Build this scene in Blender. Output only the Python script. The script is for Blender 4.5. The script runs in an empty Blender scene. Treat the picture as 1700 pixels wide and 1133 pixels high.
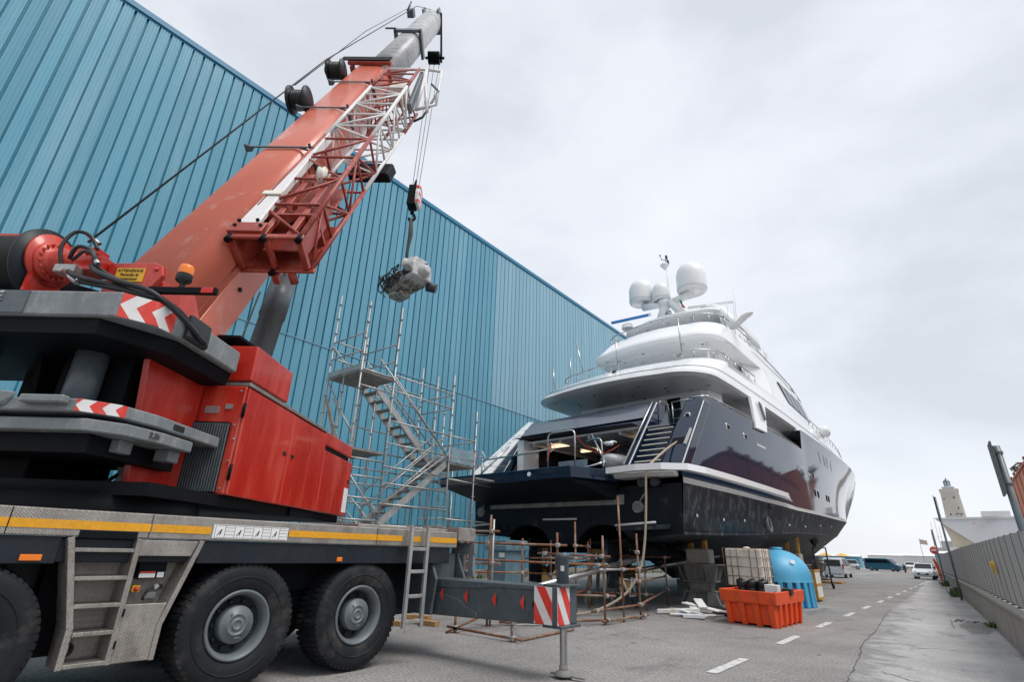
import bpy, math, random
from mathutils import Vector, Matrix
random.seed(7)
sc = bpy.context.scene
col = sc.collection
R = math.radians
# ------------------------------------------------------------------ camera
cam_d = bpy.data.cameras.new('camera'); cam = bpy.data.objects.new('camera', cam_d); col.objects.link(cam)
cam_d.sensor_width = 36; cam_d.lens = 860/1700*36; cam_d.clip_start = .05; cam_d.clip_end = 6000
MC = Matrix(((0.7835988542, 0.2110050450, 0.5843369804), (0.6206063797, -0.3092229585, -0.7205753836), (0.0286453686, 0.9272853028, -0.3732578331)))
cam.matrix_world = Matrix.Translation((0, 0, 1.6)) @ MC.to_4x4()
sc.camera = cam
# ------------------------------------------------------------------ world: overcast sky
w = bpy.data.worlds.new('World'); sc.world = w; w.use_nodes = True
nt = w.node_tree; N = nt.nodes; L = nt.links
for n in list(N): N.remove(n)
out = N.new('ShaderNodeOutputWorld'); bg = N.new('ShaderNodeBackground')
sky = N.new('ShaderNodeTexSky'); sky.sky_type = 'NISHITA'; sky.sun_disc = False
SUN_EL, SUN_AZ = R(62), R(80)
sky.sun_elevation = SUN_EL; sky.sun_rotation = SUN_AZ; sky.air_density = 1; sky.dust_density = 2
tc = N.new('ShaderNodeTexCoord')
mp = N.new('ShaderNodeMapping'); mp.inputs['Scale'].default_value = (1, 1, 1.9); mp.inputs['Location'].default_value = (.75, .4, .2)
L.new(tc.outputs['Generated'], mp.inputs['Vector'])
n1 = N.new('ShaderNodeTexNoise'); n1.inputs['Scale'].default_value = 1.6; n1.inputs['Detail'].default_value = 7; n1.inputs['Roughness'].default_value = .52; n1.inputs['Distortion'].default_value = .2
L.new(mp.outputs['Vector'], n1.inputs['Vector'])
cr = N.new('ShaderNodeValToRGB'); e = cr.color_ramp.elements
e[0].position = .36; e[0].color = (.54, .565, .61, 1); e[1].position = .72; e[1].color = (.76, .78, .81, 1)
e2 = cr.color_ramp.elements.new(.50); e2.color = (.66, .685, .73, 1)
L.new(n1.outputs['Fac'], cr.inputs['Fac'])
ms = N.new('ShaderNodeVectorMath'); ms.operation = 'SCALE'; ms.inputs['Scale'].default_value = .10
L.new(sky.outputs['Color'], ms.inputs[0])
mx = N.new('ShaderNodeMix'); mx.data_type = 'RGBA'; mx.inputs['Factor'].default_value = .88
L.new(ms.outputs[0], mx.inputs['A']); L.new(cr.outputs['Color'], mx.inputs['B'])
L.new(mx.outputs['Result'], bg.inputs['Color']); bg.inputs['Strength'].default_value = 1.0
L.new(bg.outputs[0], out.inputs['Surface'])
# ------------------------------------------------------------------ sun through cloud
sd = bpy.data.lights.new('sun', 'SUN'); sun = bpy.data.objects.new('sun', sd); col.objects.link(sun)
sd.energy = 1.5; sd.angle = R(26); sd.color = (1, .97, .92)
# light comes from azimuth SUN_AZ (clockwise from +Y) and elevation SUN_EL
sdir = Vector((math.sin(SUN_AZ)*math.cos(SUN_EL), math.cos(SUN_AZ)*math.cos(SUN_EL), math.sin(SUN_EL)))
sun.rotation_euler = sdir.to_track_quat('Z', 'Y').to_euler()
vs = sc.view_settings; vs.view_transform = 'Standard'; vs.look = 'None'; vs.exposure = .50; vs.gamma = 1
sc.render.engine = 'CYCLES'
sc.cycles.max_bounces = 6
# ------------------------------------------------------------------ helpers
ORG = {}
def ident(a, b, c): return (a, b, c)
AZ = R(-37.6); SA = (math.sin(AZ), math.cos(AZ)); SB = (math.cos(AZ), -math.sin(AZ))
def FS(a, b, z): return (SA[0]*a+SB[0]*b, SA[1]*a+SB[1]*b, z)       # crane superstructure frame (along boom, right, up)
TH = R(4.4)
def FY(s, t, z): return (-10.54+s*math.sin(TH)+t*math.cos(TH), 16.15+s*math.cos(TH)-t*math.sin(TH), z)   # yacht frame
class MB:
    def __init__(self, F=None): self.v = []; self.f = []; self.s = []; self.F = F
    def add(self, vs_, fs, sm=False):
        n = len(self.v); F = self.F
        self.v += [tuple(F(*p)) if F else tuple(p) for p in vs_]
        self.f += [tuple(i+n for i in q) for q in fs]
        self.s += [sm]*len(fs) if isinstance(sm, bool) else list(sm)
        return self
    def box(self, lo, hi):
        x0, y0, z0 = lo; x1, y1, z1 = hi
        return self.hexa([(x0,y0,z0),(x1,y0,z0),(x1,y1,z0),(x0,y1,z0)], [(x0,y0,z1),(x1,y0,z1),(x1,y1,z1),(x0,y1,z1)])
    def hexa(self, a, b):
        n = len(a); fs = [tuple(range(n-1,-1,-1)), tuple(range(n,2*n))] + [(i,(i+1)%n,(i+1)%n+n,i+n) for i in range(n)]
        return self.add(list(a)+list(b), fs)
    def beam(self, p, q, wd, ht, up=(0,0,1)):
        p = Vector(p); q = Vector(q); d = (q-p).normalized(); u = Vector(up)
        if abs(d.dot(u)) > .98: u = Vector((1,0,0))
        sx = d.cross(u).normalized()*wd/2; uz = sx.cross(d).normalized()*ht/2
        return self.hexa([p-sx-uz,p+sx-uz,p+sx+uz,p-sx+uz], [q-sx-uz,q+sx-uz,q+sx+uz,q-sx+uz])
    def tube(self, p, q, r, r2=None, n=8, cap=True):
        r2 = r if r2 is None else r2
        p = Vector(p); q = Vector(q); d = (q-p)
        if d.length < 1e-6: return self
        d.normalize(); u = Vector((0,0,1)) if abs(d.z) < .9 else Vector((1,0,0))
        x = d.cross(u).normalized(); y = d.cross(x)
        vv = []
        for c, rr in ((p,r),(q,r2)):
            for i in range(n):
                t = 2*math.pi*i/n; vv.append(c+x*math.cos(t)*rr+y*math.sin(t)*rr)
        fs = [(i,(i+1)%n,(i+1)%n+n,i+n) for i in range(n)]; sm = [True]*n
        if cap: fs += [tuple(range(n-1,-1,-1)), tuple(range(n,2*n))]; sm += [False,False]
        return self.add(vv, fs, sm)
    def path(self, pts, r, n=6):
        pts = [Vector(p) for p in pts]; rings = []; x = None
        for i, p in enumerate(pts):
            d = (pts[min(i+1,len(pts)-1)]-pts[max(i-1,0)]).normalized()
            if x is None:
                u = Vector((0,0,1)) if abs(d.z) < .9 else Vector((1,0,0)); x = d.cross(u).normalized()
            else: x = (x-d*x.dot(d)).normalized()
            y = d.cross(x); rr = r[i] if isinstance(r,(list,tuple)) else r
            rings.append([p+x*math.cos(2*math.pi*k/n)*rr+y*math.sin(2*math.pi*k/n)*rr for k in range(n)])
        return self.loft(rings, caps=True)
    def loft(self, rings, closed=True, caps=False, sm=True):
        n = len(rings[0]); vv = [p for r in rings for p in r]; fs = []; m = n if closed else n-1
        for j in range(len(rings)-1):
            for i in range(m): fs.append((j*n+i, j*n+(i+1)%n, (j+1)*n+(i+1)%n, (j+1)*n+i))
        s = [sm]*len(fs)
        if caps: fs += [tuple(range(n-1,-1,-1)), tuple(range((len(rings)-1)*n, len(rings)*n))]; s += [False,False]
        return self.add(vv, fs, s)
    def lathe(self, prof, O, ax=(0,0,1), n=24, a0=0, a1=2*math.pi, sm=True):
        O = Vector(O); ax = Vector(ax).normalized(); u = Vector((0,0,1)) if abs(ax.z) < .9 else Vector((1,0,0))
        x = ax.cross(u).normalized(); y = ax.cross(x); full = abs(a1-a0-2*math.pi) < 1e-6; k = n if full else n+1
        rings = [[O+ax*h+x*math.cos(a0+(a1-a0)*i/n)*r+y*math.sin(a0+(a1-a0)*i/n)*r for i in range(k)] for r, h in prof]
        return self.loft(rings, closed=full, sm=sm)
    def poly(self, pts): return self.add(pts, [tuple(range(len(pts)))])
    def grid(self, rows, sm=True): return self.loft(rows, closed=False, sm=sm)
    def prism(self, poly, d0, d1, P):
        """poly 2-D outline, P(u,v,d)->3-D"""
        return self.hexa([P(u,v,d0) for u,v in poly], [P(u,v,d1) for u,v in poly])
    def mesh(self, name, mat, org):
        me = bpy.data.meshes.new(name)
        me.from_pydata([(x-org[0],y-org[1],z-org[2]) for x,y,z in self.v], [], self.f)
        me.polygons.foreach_set('use_smooth', self.s)
        if mat: me.materials.append(mat)
        import bmesh
        bm = bmesh.new(); bm.from_mesh(me); bmesh.ops.recalc_face_normals(bm, faces=bm.faces); bm.to_mesh(me); bm.free()
        me.update(); return me
    def build(self, name, mat, parent=None, bevel=0, label=None, cat=None, group=None, kind=None, seg=1):
        xs, ys, zs = zip(*self.v)
        org = Vector(((min(xs)+max(xs))/2, (min(ys)+max(ys))/2, min(zs)))
        o = bpy.data.objects.new(name, self.mesh(name, mat, org)); col.objects.link(o); ORG[o.name] = org
        if parent: o.parent = parent; o.location = org-ORG[parent.name]
        else: o.location = org
        if bevel:
            m = o.modifiers.new('bevel','BEVEL'); m.width = bevel; m.segments = seg; m.limit_method = 'ANGLE'; m.angle_limit = R(35)
        tag(o, label, cat, group, kind); return o
def tag(o, label=None, cat=None, group=None, kind=None):
    if label: o['label'] = label
    if cat: o['category'] = cat
    if group: o['group'] = group
    if kind: o['kind'] = kind
    return o
def thing(name, loc, label, cat, group=None):
    o = bpy.data.objects.new(name, None); col.objects.link(o); o.location = loc; o.empty_display_size = .3
    ORG[o.name] = Vector(loc); return tag(o, label, cat, group)
def inst(name, me, wloc, parent=None, rot=(0,0,0), scale=None):
    o = bpy.data.objects.new(name, me); col.objects.link(o); ORG[o.name] = Vector(wloc)
    o.location = Vector(wloc)-(ORG[parent.name] if parent else Vector())
    o.parent = parent; o.rotation_euler = rot
    if scale: o.scale = scale
    return o
def copy_tree(o, parent=None):
    c = o.copy(); col.objects.link(c); c.parent = parent; ORG[c.name] = ORG[o.name].copy()
    for ch in o.children: copy_tree(ch, c)
    return c
def smooth(P, k=6):
    P = [Vector(p) for p in P]; o = []
    for i in range(len(P)-1):
        p0, p1, p2, p3 = P[max(0,i-1)], P[i], P[i+1], P[min(len(P)-1,i+2)]
        for j in range(k):
            t = j/k; o.append(.5*((2*p1)+(p2-p0)*t+(2*p0-5*p1+4*p2-p3)*t*t+(3*p1-p0-3*p2+p3)*t**3))
    return o+[P[-1]]
def lerp(tab, x):
    if x <= tab[0][0]: return tab[0][1]
    for (a,va),(b,vb) in zip(tab, tab[1:]):
        if x <= b: return va+(vb-va)*(x-a)/(b-a)
    return tab[-1][1]
def cub(tab, x):
    n_ = len(tab)
    for i in range(n_-1):
        if x <= tab[i+1][0] or i == n_-2:
            (x1,y1),(x2,y2) = tab[i],tab[i+1]; x0,y0 = tab[max(0,i-1)]; x3,y3 = tab[min(n_-1,i+2)]
            m1 = (y2-y0)/(x2-x0); m2 = (y3-y1)/(x3-x1); h = x2-x1; t = max(0,min(1,(x-x1)/h))
            return (2*t**3-3*t*t+1)*y1+(t**3-2*t*t+t)*h*m1+(-2*t**3+3*t*t)*y2+(t**3-t*t)*h*m2
def text_part(body, size, O, X, Yv, mat, parent, name='lettering', ext=.004, align='CENTER'):
    cu = bpy.data.curves.new('txt','FONT'); cu.body = body; cu.size = size; cu.extrude = ext; cu.align_x = align; cu.align_y = 'CENTER'; cu.resolution_u = 3
    t = bpy.data.objects.new('txt', cu); col.objects.link(t)
    me = bpy.data.meshes.new_from_object(t.evaluated_get(bpy.context.evaluated_depsgraph_get()))
    bpy.data.objects.remove(t); me.materials.clear(); me.materials.append(mat)
    X = Vector(X).normalized(); Yv = Vector(Yv).normalized(); Z = X.cross(Yv)
    me.transform(Matrix((X,Yv,Z)).transposed().to_4x4())
    return inst(name, me, O, parent)
# ------------------------------------------------------------------ materials
MATS = {}
def pm(name, c, rough=.5, metal=0, var=.12, scale=3, dirt=None, damt=.3, dscale=1.2, dpos=(.52,.72), bump=0, bscale=60, coat=0, spec=.5, streak=1, emit=0, trans=0, rvar=.1, obj=False, orand=0):
    m = bpy.data.materials.new(name); m.use_nodes = True; t = m.node_tree; n = t.nodes; l = t.links; b = n['Principled BSDF']
    b.inputs['Roughness'].default_value = rough; b.inputs['Metallic'].default_value = metal
    b.inputs['Coat Weight'].default_value = coat; b.inputs['Coat Roughness'].default_value = .06
    b.inputs['Specular IOR Level'].default_value = spec
    if trans: b.inputs['Transmission Weight'].default_value = trans
    c4 = (c[0],c[1],c[2],1)
    if obj:
        g = n.new('ShaderNodeTexCoord'); src = g.outputs['Object']
    else:
        g = n.new('ShaderNodeNewGeometry'); src = g.outputs['Position']
    mpn = n.new('ShaderNodeMapping'); mpn.inputs['Scale'].default_value = (1,1,1/streak); l.new(src, mpn.inputs['Vector'])
    ns = n.new('ShaderNodeTexNoise'); ns.inputs['Scale'].default_value = scale; ns.inputs['Detail'].default_value = 6; ns.inputs['Roughness'].default_value = .6
    l.new(mpn.outputs[0], ns.inputs['Vector'])
    hs = n.new('ShaderNodeMapRange'); hs.inputs['From Min'].default_value = .3; hs.inputs['From Max'].default_value = .7
    hs.inputs['To Min'].default_value = 1-var; hs.inputs['To Max'].default_value = 1+var; l.new(ns.outputs['Fac'], hs.inputs['Value'])
    mu = n.new('ShaderNodeVectorMath'); mu.operation = 'SCALE'; mu.inputs[0].default_value = c; l.new(hs.outputs[0], mu.inputs['Scale'])
    cur = mu.outputs[0]
    if orand:
        oi = n.new('ShaderNodeObjectInfo'); orr = n.new('ShaderNodeMapRange'); orr.inputs['To Min'].default_value = 1-orand; orr.inputs['To Max'].default_value = 1+orand
        l.new(oi.outputs['Random'], orr.inputs['Value']); om = n.new('ShaderNodeVectorMath'); om.operation = 'SCALE'; l.new(cur, om.inputs[0]); l.new(orr.outputs[0], om.inputs['Scale']); cur = om.outputs[0]
    if var >= .08:
        nf = n.new('ShaderNodeTexNoise'); nf.inputs['Scale'].default_value = scale*7+6; nf.inputs['Detail'].default_value = 5; nf.inputs['Roughness'].default_value = .75; l.new(mpn.outputs[0], nf.inputs['Vector'])
        fr = n.new('ShaderNodeMapRange'); fr.inputs['From Min'].default_value = .35; fr.inputs['From Max'].default_value = .65; fr.inputs['To Min'].default_value = .88; fr.inputs['To Max'].default_value = 1.12; l.new(nf.outputs['Fac'], fr.inputs['Value'])
        fm = n.new('ShaderNodeVectorMath'); fm.operation = 'SCALE'; l.new(cur, fm.inputs[0]); l.new(fr.outputs[0], fm.inputs['Scale']); cur = fm.outputs[0]
    if dirt:
        nd = n.new('ShaderNodeTexNoise'); nd.inputs['Scale'].default_value = dscale; nd.inputs['Detail'].default_value = 8; nd.inputs['Roughness'].default_value = .68
        l.new(mpn.outputs[0], nd.inputs['Vector'])
        rp = n.new('ShaderNodeMapRange'); rp.inputs['From Min'].default_value = dpos[0]; rp.inputs['From Max'].default_value = dpos[1]; rp.inputs['To Max'].default_value = damt
        l.new(nd.outputs['Fac'], rp.inputs['Value'])
        mi = n.new('ShaderNodeMix'); mi.data_type = 'RGBA'; mi.inputs['B'].default_value = (*dirt,1)
        l.new(rp.outputs[0], mi.inputs['Factor']); l.new(cur, mi.inputs['A']); cur = mi.outputs['Result']
    l.new(cur, b.inputs['Base Color'])
    rr = n.new('ShaderNodeMapRange'); rr.inputs['To Min'].default_value = max(.02,rough-rvar); rr.inputs['To Max'].default_value = min(1,rough+rvar)
    l.new(ns.outputs['Fac'], rr.inputs['Value']); l.new(rr.outputs[0], b.inputs['Roughness'])
    if bump:
        nb = n.new('ShaderNodeTexNoise'); nb.inputs['Scale'].default_value = bscale; nb.inputs['Detail'].default_value = 4; l.new(src, nb.inputs['Vector'])
        bp = n.new('ShaderNodeBump'); bp.inputs['Strength'].default_value = bump; bp.inputs['Distance'].default_value = .02
        l.new(nb.outputs['Fac'], bp.inputs['Height']); l.new(bp.outputs[0], b.inputs['Normal'])
    if emit:
        b.inputs['Emission Color'].default_value = c4; b.inputs['Emission Strength'].default_value = emit
    MATS[name] = m; return m
def srgb(r,g,b):
    f = lambda v: (v/255/12.92 if v/255 <= .04045 else ((v/255+.055)/1.055)**2.4)
    return (f(r),f(g),f(b))
RUST = (.16,.055,.02)
pm('red_paint', (.50,.024,.013), .3, var=.16, scale=1.3, dirt=(.62,.11,.07), damt=.55, dscale=2.6, dpos=(.5,.68), streak=5, coat=.25, rvar=.18)
pm('boom_red', (.60,.14,.08), .33, var=.07, scale=.7, dirt=(.64,.38,.31), damt=.8, dscale=2.2, dpos=(.58,.72), coat=.1, streak=1.5)
pm('jib_red', (.31,.04,.024), .45, var=.2, scale=3, dirt=(.46,.19,.14), damt=.5, dscale=3, dpos=(.5,.66))
pm('jib_white', (.72,.70,.69), .4, var=.06, scale=2, dirt=(.4,.32,.28), damt=.4, dscale=2)
pm('crane_grey', (.115,.14,.155), .4, var=.1, scale=2, dirt=(.3,.3,.29), damt=.3, dscale=3, streak=3)
pm('crane_dark_grey', (.075,.095,.108), .42, var=.15, scale=2, dirt=(.16,.16,.16), damt=.4, dscale=3, coat=.1)
pm('counterweight_grey', (.19,.21,.22), .5, var=.2, scale=2.5, dirt=(.36,.36,.35), damt=.5, dscale=5, dpos=(.54,.66), streak=2)
pm('black_steel', (.006,.007,.009), .6, var=.2, scale=3, spec=.12)
pm('chassis_black', (.013,.018,.025), .45, var=.2, scale=2, dirt=(.05,.05,.05), damt=.4, spec=.3)
pm('rubber', (.010,.012,.015), .62, var=.25, scale=4, dirt=(.085,.08,.072), damt=.6, dscale=2.6, dpos=(.52,.7), bump=.2, bscale=80, spec=.3)
pm('rim_grey', (.13,.15,.162), .42, var=.08, scale=5, dirt=(.09,.09,.085), damt=.4, dscale=5)
pm('steel', (.5,.5,.5), .3, metal=1, var=.1, scale=3)
pm('galvanised', (.42,.42,.41), .45, metal=.55, var=.15, scale=6, dirt=(.22,.17,.13), damt=.5, dscale=4)
pm('scaffold_rust', (.20,.078,.035), .75, var=.3, scale=9, dirt=(.30,.25,.2), damt=.7, dscale=2.5, dpos=(.48,.6), bump=.2)
pm('wire', (.022,.022,.024), .55, spec=.3)
pm('yellow_tape', (.72,.33,.01), .4, var=.08, dirt=(.25,.16,.08), damt=.3, dscale=6)
pm('orange_lamp', (.85,.2,.01), .2, var=.05, spec=.7)
pm('red_lamp', (.6,.02,.015), .2, var=.05)
pm('hazard_red', (.68,.045,.03), .4, var=.08, scale=5, dirt=(.4,.3,.27), damt=.3, dscale=4)
pm('hazard_white', (.72,.71,.7), .4, var=.05, scale=5, dirt=(.45,.42,.4), damt=.3, dscale=4)
pm('label_white', (.78,.78,.77), .5, var=.03)
pm('label_black', (.012,.012,.012), .5, var=.03)
pm('sign_yellow', (.75,.42,.02), .45, var=.06)
pm('gel_white', (.87,.88,.885), .14, var=.015, scale=.6, coat=.5)
pm('soffit_white', (.80,.81,.82), .35, var=.02, scale=.6)
pm('hull_navy', (.005,.017,.042), .05, var=.1, scale=.4, rvar=.02, spec=.42)
pm('hull_grey', (.10,.115,.15), .2, var=.1, scale=.8, coat=.8)
pm('antifoul', (.010,.016,.024), .5, var=.4, scale=1.6, dirt=(.17,.19,.20), damt=.85, dscale=3.0, dpos=(.50,.74), bump=.3, bscale=18, streak=1.4, spec=.3)
pm('antifoul_shaded', (.007,.010,.015), .55, var=.4, scale=1.6, dirt=(.07,.08,.085), damt=.5, dscale=2.3, dpos=(.58,.72), spec=.2)  # antifoul coloured near-black to carry the shade under the stern platform overhang
pm('stripe_grey', (.55,.55,.54), .4, var=.08, dirt=(.3,.29,.27), damt=.4, dscale=3)
pm('glass_dark', (.006,.008,.01), .08, var=.1, spec=.3)
pm('teak', (.3,.19,.11), .6, var=.2, scale=8)
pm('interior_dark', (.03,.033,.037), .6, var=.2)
pm('tape_blue', (.03,.22,.55), .5, var=.05)
pm('primer_white', (.82,.82,.80), .6, var=.06, scale=3, dirt=(.55,.42,.12), damt=.7, dscale=3.5, dpos=(.6,.64))
pm('strip_light', (1,.74,.46), .5, emit=1.1)
pm('radome', (.82,.83,.83), .35, var=.02)
pm('orange_plastic', (.80,.085,.014), .48, var=.1, scale=3, dirt=(.30,.07,.04), damt=.7, dscale=4, dpos=(.52,.7), streak=2)
pm('blue_plastic', (.085,.40,.63), .42, var=.07, scale=2, dirt=(.2,.42,.55), damt=.5, dscale=2, streak=2)
pm('ibc_plastic', (.76,.72,.63), .45, var=.08, scale=3, dirt=(.42,.33,.2), damt=.5, dscale=2, streak=2)
pm('black_plastic', (.014,.015,.017), .4, var=.1)
pm('steel_dirty', (.19,.19,.18), .7, var=.3, scale=4, dirt=(.33,.31,.29), damt=.7, dscale=2.5, dpos=(.46,.66), streak=2, bump=.15)
pm('concrete', (.35,.325,.29), .85, var=.15, scale=2, dirt=(.12,.105,.085), damt=.6, dscale=1.5, streak=2, bump=.3, bscale=30)
pm('fence_grey', (.44,.425,.40), .6, var=.07, scale=1, dirt=(.2,.18,.16), damt=.35, dscale=.8, streak=3)
pm('fence_post', (.09,.105,.11), .5, var=.1)
pm('wood', (.42,.24,.10), .7, var=.25, scale=6, dirt=(.1,.08,.06), damt=.5, dscale=4)
pm('wood_yellow', (.5,.26,.05), .65, var=.2, scale=5, dirt=(.12,.08,.05), damt=.6, dscale=3)
pm('rope_beige', (.42,.34,.25), .8, var=.15, scale=20)
pm('bin_blue', (.11,.20,.25), .55, var=.2, scale=2, dirt=(.25,.27,.25), damt=.5, dscale=2.5)
pm('plant_green', (.07,.12,.03), .7, var=.4, scale=8)
pm('tree_leaf', (.05,.085,.025), .7, var=.5, scale=1.2)
pm('bark', (.09,.065,.045), .9, var=.3, scale=4)
pm('brick_red', (.42,.155,.085), .8, var=.12, scale=.6, dirt=(.25,.1,.06), damt=.4, dscale=.4)
pm('brick_frame', (.55,.47,.4), .7, var=.1)
pm('roof_tile', (.28,.1,.06), .8, var=.2, scale=2)
pm('stone_tower', (.62,.575,.52), .85, var=.1, scale=.3, dirt=(.36,.3,.25), damt=.5, dscale=.15)
pm('ship_grey', (.46,.47,.48), .5, var=.04, scale=.2)
pm('ship_white', (.72,.72,.71), .5, var=.04, scale=.2)
pm('ship_beige', (.62,.54,.42), .6, var=.06, scale=.3)
pm('hydrant_red', (.55,.03,.02), .45, var=.1)
pm('car_white', (.74,.75,.76), .2, var=.02, coat=.8)
pm('car_silver', (.42,.45,.47), .25, metal=.4, var=.03, coat=.8)
pm('car_teal', (.035,.12,.17), .2, metal=.2, var=.03, coat=.8)
pm('car_dark', (.03,.034,.04), .2, var=.03, coat=.8)
pm('car_red', (.5,.03,.02), .2, var=.03, coat=.8)
pm('headlamp', (.75,.77,.8), .1, var=.02)
pm('engine_white', (.47,.47,.46), .4, var=.12, scale=6, dirt=(.14,.12,.1), damt=.7, dscale=5, dpos=(.55,.68))
pm('engine_grimy', (.34,.32,.27), .5, var=.3, scale=7, dirt=(.05,.045,.04), damt=.9, dscale=6, dpos=(.46,.58))
pm('engine_dark', (.03,.032,.034), .5, var=.3, scale=8)
pm('sling', (.06,.06,.045), .8)
pm('bronze', (.33,.22,.09), .35, metal=.9)
pm('flag_green', (.02,.2,.06), .7); pm('flag_red', (.55,.03,.02), .7)
pm('far_blue', (.12,.36,.5), .6, var=.1); pm('far_yellow', (.7,.4,.04), .6)
pm('paint_white', (.62,.61,.59), .8, var=.1, scale=6, dirt=(.2,.2,.19), damt=.85, dscale=7, dpos=(.5,.66))
pm('clear_sheet', (.5,.62,.68), .12, var=.05, trans=.7)
pm('tyre_car', (.015,.015,.016), .7)
# tread plate aluminium (diamond bump)
def tread_plate():
    m = pm('tread_plate', (.34,.315,.285), .4, metal=.55, var=.14, scale=5, dirt=(.12,.10,.085), damt=.6, dscale=4, dpos=(.48,.7), streak=1.5)
    t = m.node_tree; n = t.nodes; l = t.links; b = n['Principled BSDF']; g = n.new('ShaderNodeNewGeometry')
    ms_ = n.new('ShaderNodeMapping'); ms_.inputs['Rotation'].default_value = (R(45),0,0); ms_.inputs['Scale'].default_value = (27,27,27); l.new(g.outputs['Position'], ms_.inputs['Vector'])
    ck = n.new('ShaderNodeTexChecker'); ck.inputs['Scale'].default_value = 1; l.new(ms_.outputs[0], ck.inputs['Vector'])
    def bars(axis):
        wv = n.new('ShaderNodeTexWave'); wv.bands_direction = axis; wv.inputs['Scale'].default_value = .62; wv.inputs['Distortion'].default_value = .4; l.new(ms_.outputs[0], wv.inputs['Vector']); return wv.outputs['Fac']
    mxn = n.new('ShaderNodeMix'); l.new(ck.outputs['Fac'], mxn.inputs[0]); l.new(bars('Y'), mxn.inputs[2]); l.new(bars('Z'), mxn.inputs[3])
    bp = n.new('ShaderNodeBump'); bp.inputs['Strength'].default_value = .32; bp.inputs['Distance'].default_value = .010
    l.new(mxn.outputs[0], bp.inputs['Height']); l.new(bp.outputs[0], b.inputs['Normal'])
tread_plate()
def asphalt(name, base, lo, hi, crack, grain, stain, feather=False):
    m = bpy.data.materials.new(name); m.use_nodes = True; t = m.node_tree; n = t.nodes; l = t.links; b = n['Principled BSDF']
    g = n.new('ShaderNodeNewGeometry'); P = g.outputs['Position']
    def noise(s, d=6, r=.6, map_=None):
        x = n.new('ShaderNodeTexNoise'); x.inputs['Scale'].default_value = s; x.inputs['Detail'].default_value = d; x.inputs['Roughness'].default_value = r
        if map_:
            q = n.new('ShaderNodeMapping'); q.inputs['Scale'].default_value = map_; l.new(P, q.inputs['Vector']); l.new(q.outputs[0], x.inputs['Vector'])
        else: l.new(P, x.inputs['Vector'])
        return x.outputs['Fac']
    def rng(v, a, b_, c, d):
        x = n.new('ShaderNodeMapRange'); x.inputs['From Min'].default_value = a; x.inputs['From Max'].default_value = b_; x.inputs['To Min'].default_value = c; x.inputs['To Max'].default_value = d; l.new(v, x.inputs['Value']); return x.outputs[0]
    def mul(a, b_):
        x = n.new('ShaderNodeMath'); x.operation = 'MULTIPLY'; l.new(a, x.inputs[0]); l.new(b_, x.inputs[1]); return x.outputs[0]
    v = mul(rng(noise(.35), .3, .7, lo, hi), rng(noise(22, 4, .95), .4, .6, 1-grain, 1+grain))
    v = mul(v, rng(noise(5.5, 5, .75), .62, .70, 1, 1-stain*.8))
    v = mul(v, rng(noise(.9, 7, .7, (1.6,.25,1)), .60, .72, 1, 1+stain*.5))
    v = mul(v, rng(noise(1.1, 8, .65, (1,.35,1)), .56, .70, 1, 1-stain))
    v = mul(v, rng(noise(2.7, 6, .6), .35, .65, 1+.06, 1-.06))
    vo = n.new('ShaderNodeTexVoronoi'); vo.feature = 'DISTANCE_TO_EDGE'; vo.inputs['Scale'].default_value = .33
    wp = n.new('ShaderNodeTexNoise'); wp.inputs['Scale'].default_value = 1.6; wp.inputs['Detail'].default_value = 5; l.new(P, wp.inputs['Vector'])
    av = n.new('ShaderNodeVectorMath'); av.operation = 'ADD'; l.new(P, av.inputs[0]); l.new(wp.outputs['Color'], av.inputs[1]); l.new(av.outputs[0], vo.inputs['Vector'])
    gate = rng(noise(.22, 3), .5, .56, 0, 1)
    ck = rng(vo.outputs['Distance'], 0, .006, 1, 0)
    inv = rng(mul(ck, gate), 0, 1, 1, 1-crack); v = mul(v, inv)
    sc_ = n.new('ShaderNodeVectorMath'); sc_.operation = 'SCALE'; sc_.inputs[0].default_value = base; l.new(v, sc_.inputs['Scale'])
    if feather:   # the thin concrete skin is worn through to asphalt along its ragged edge
        sx = n.new('ShaderNodeSeparateXYZ'); l.new(P, sx.inputs[0])
        ed = n.new('ShaderNodeMath'); ed.operation = 'MULTIPLY_ADD'; ed.inputs[1].default_value = .042; l.new(sx.outputs['Y'], ed.inputs[0]); l.new(sx.outputs['X'], ed.inputs[2])
        nz = rng(noise(2.2, 7, .7), .35, .65, -.55, .55)
        ad = n.new('ShaderNodeMath'); ad.operation = 'ADD'; l.new(ed.outputs[0], ad.inputs[0]); l.new(nz, ad.inputs[1])
        k = rng(ad.outputs[0], -1.2, -.55, .62, 1)
        s2 = n.new('ShaderNodeVectorMath'); s2.operation = 'SCALE'; l.new(sc_.outputs[0], s2.inputs[0]); l.new(k, s2.inputs['Scale']); sc_ = s2
    l.new(sc_.outputs[0], b.inputs['Base Color']); b.inputs['Roughness'].default_value = .88; b.inputs['Specular IOR Level'].default_value = .3
    bp = n.new('ShaderNodeBump'); bp.inputs['Strength'].default_value = .45; bp.inputs['Distance'].default_value = .012
    l.new(noise(70, 3, .8), bp.inputs['Height']); l.new(bp.outputs[0], b.inputs['Normal'])
    MATS[name] = m
asphalt('asphalt', (.268,.256,.246), .78, 1.16, .45, .42, .36)
asphalt('road_slab', (.43,.42,.412), .80, 1.12, .8, .18, .45, True)
M_ = MATS
# ================================================================== GROUND
g = MB(); g.add([(-900,-300,0),(900,-300,0),(900,2500,0),(-900,2500,0)], [(0,1,2,3)]); g.build('ground', M_['asphalt'], kind='structure')
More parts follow.
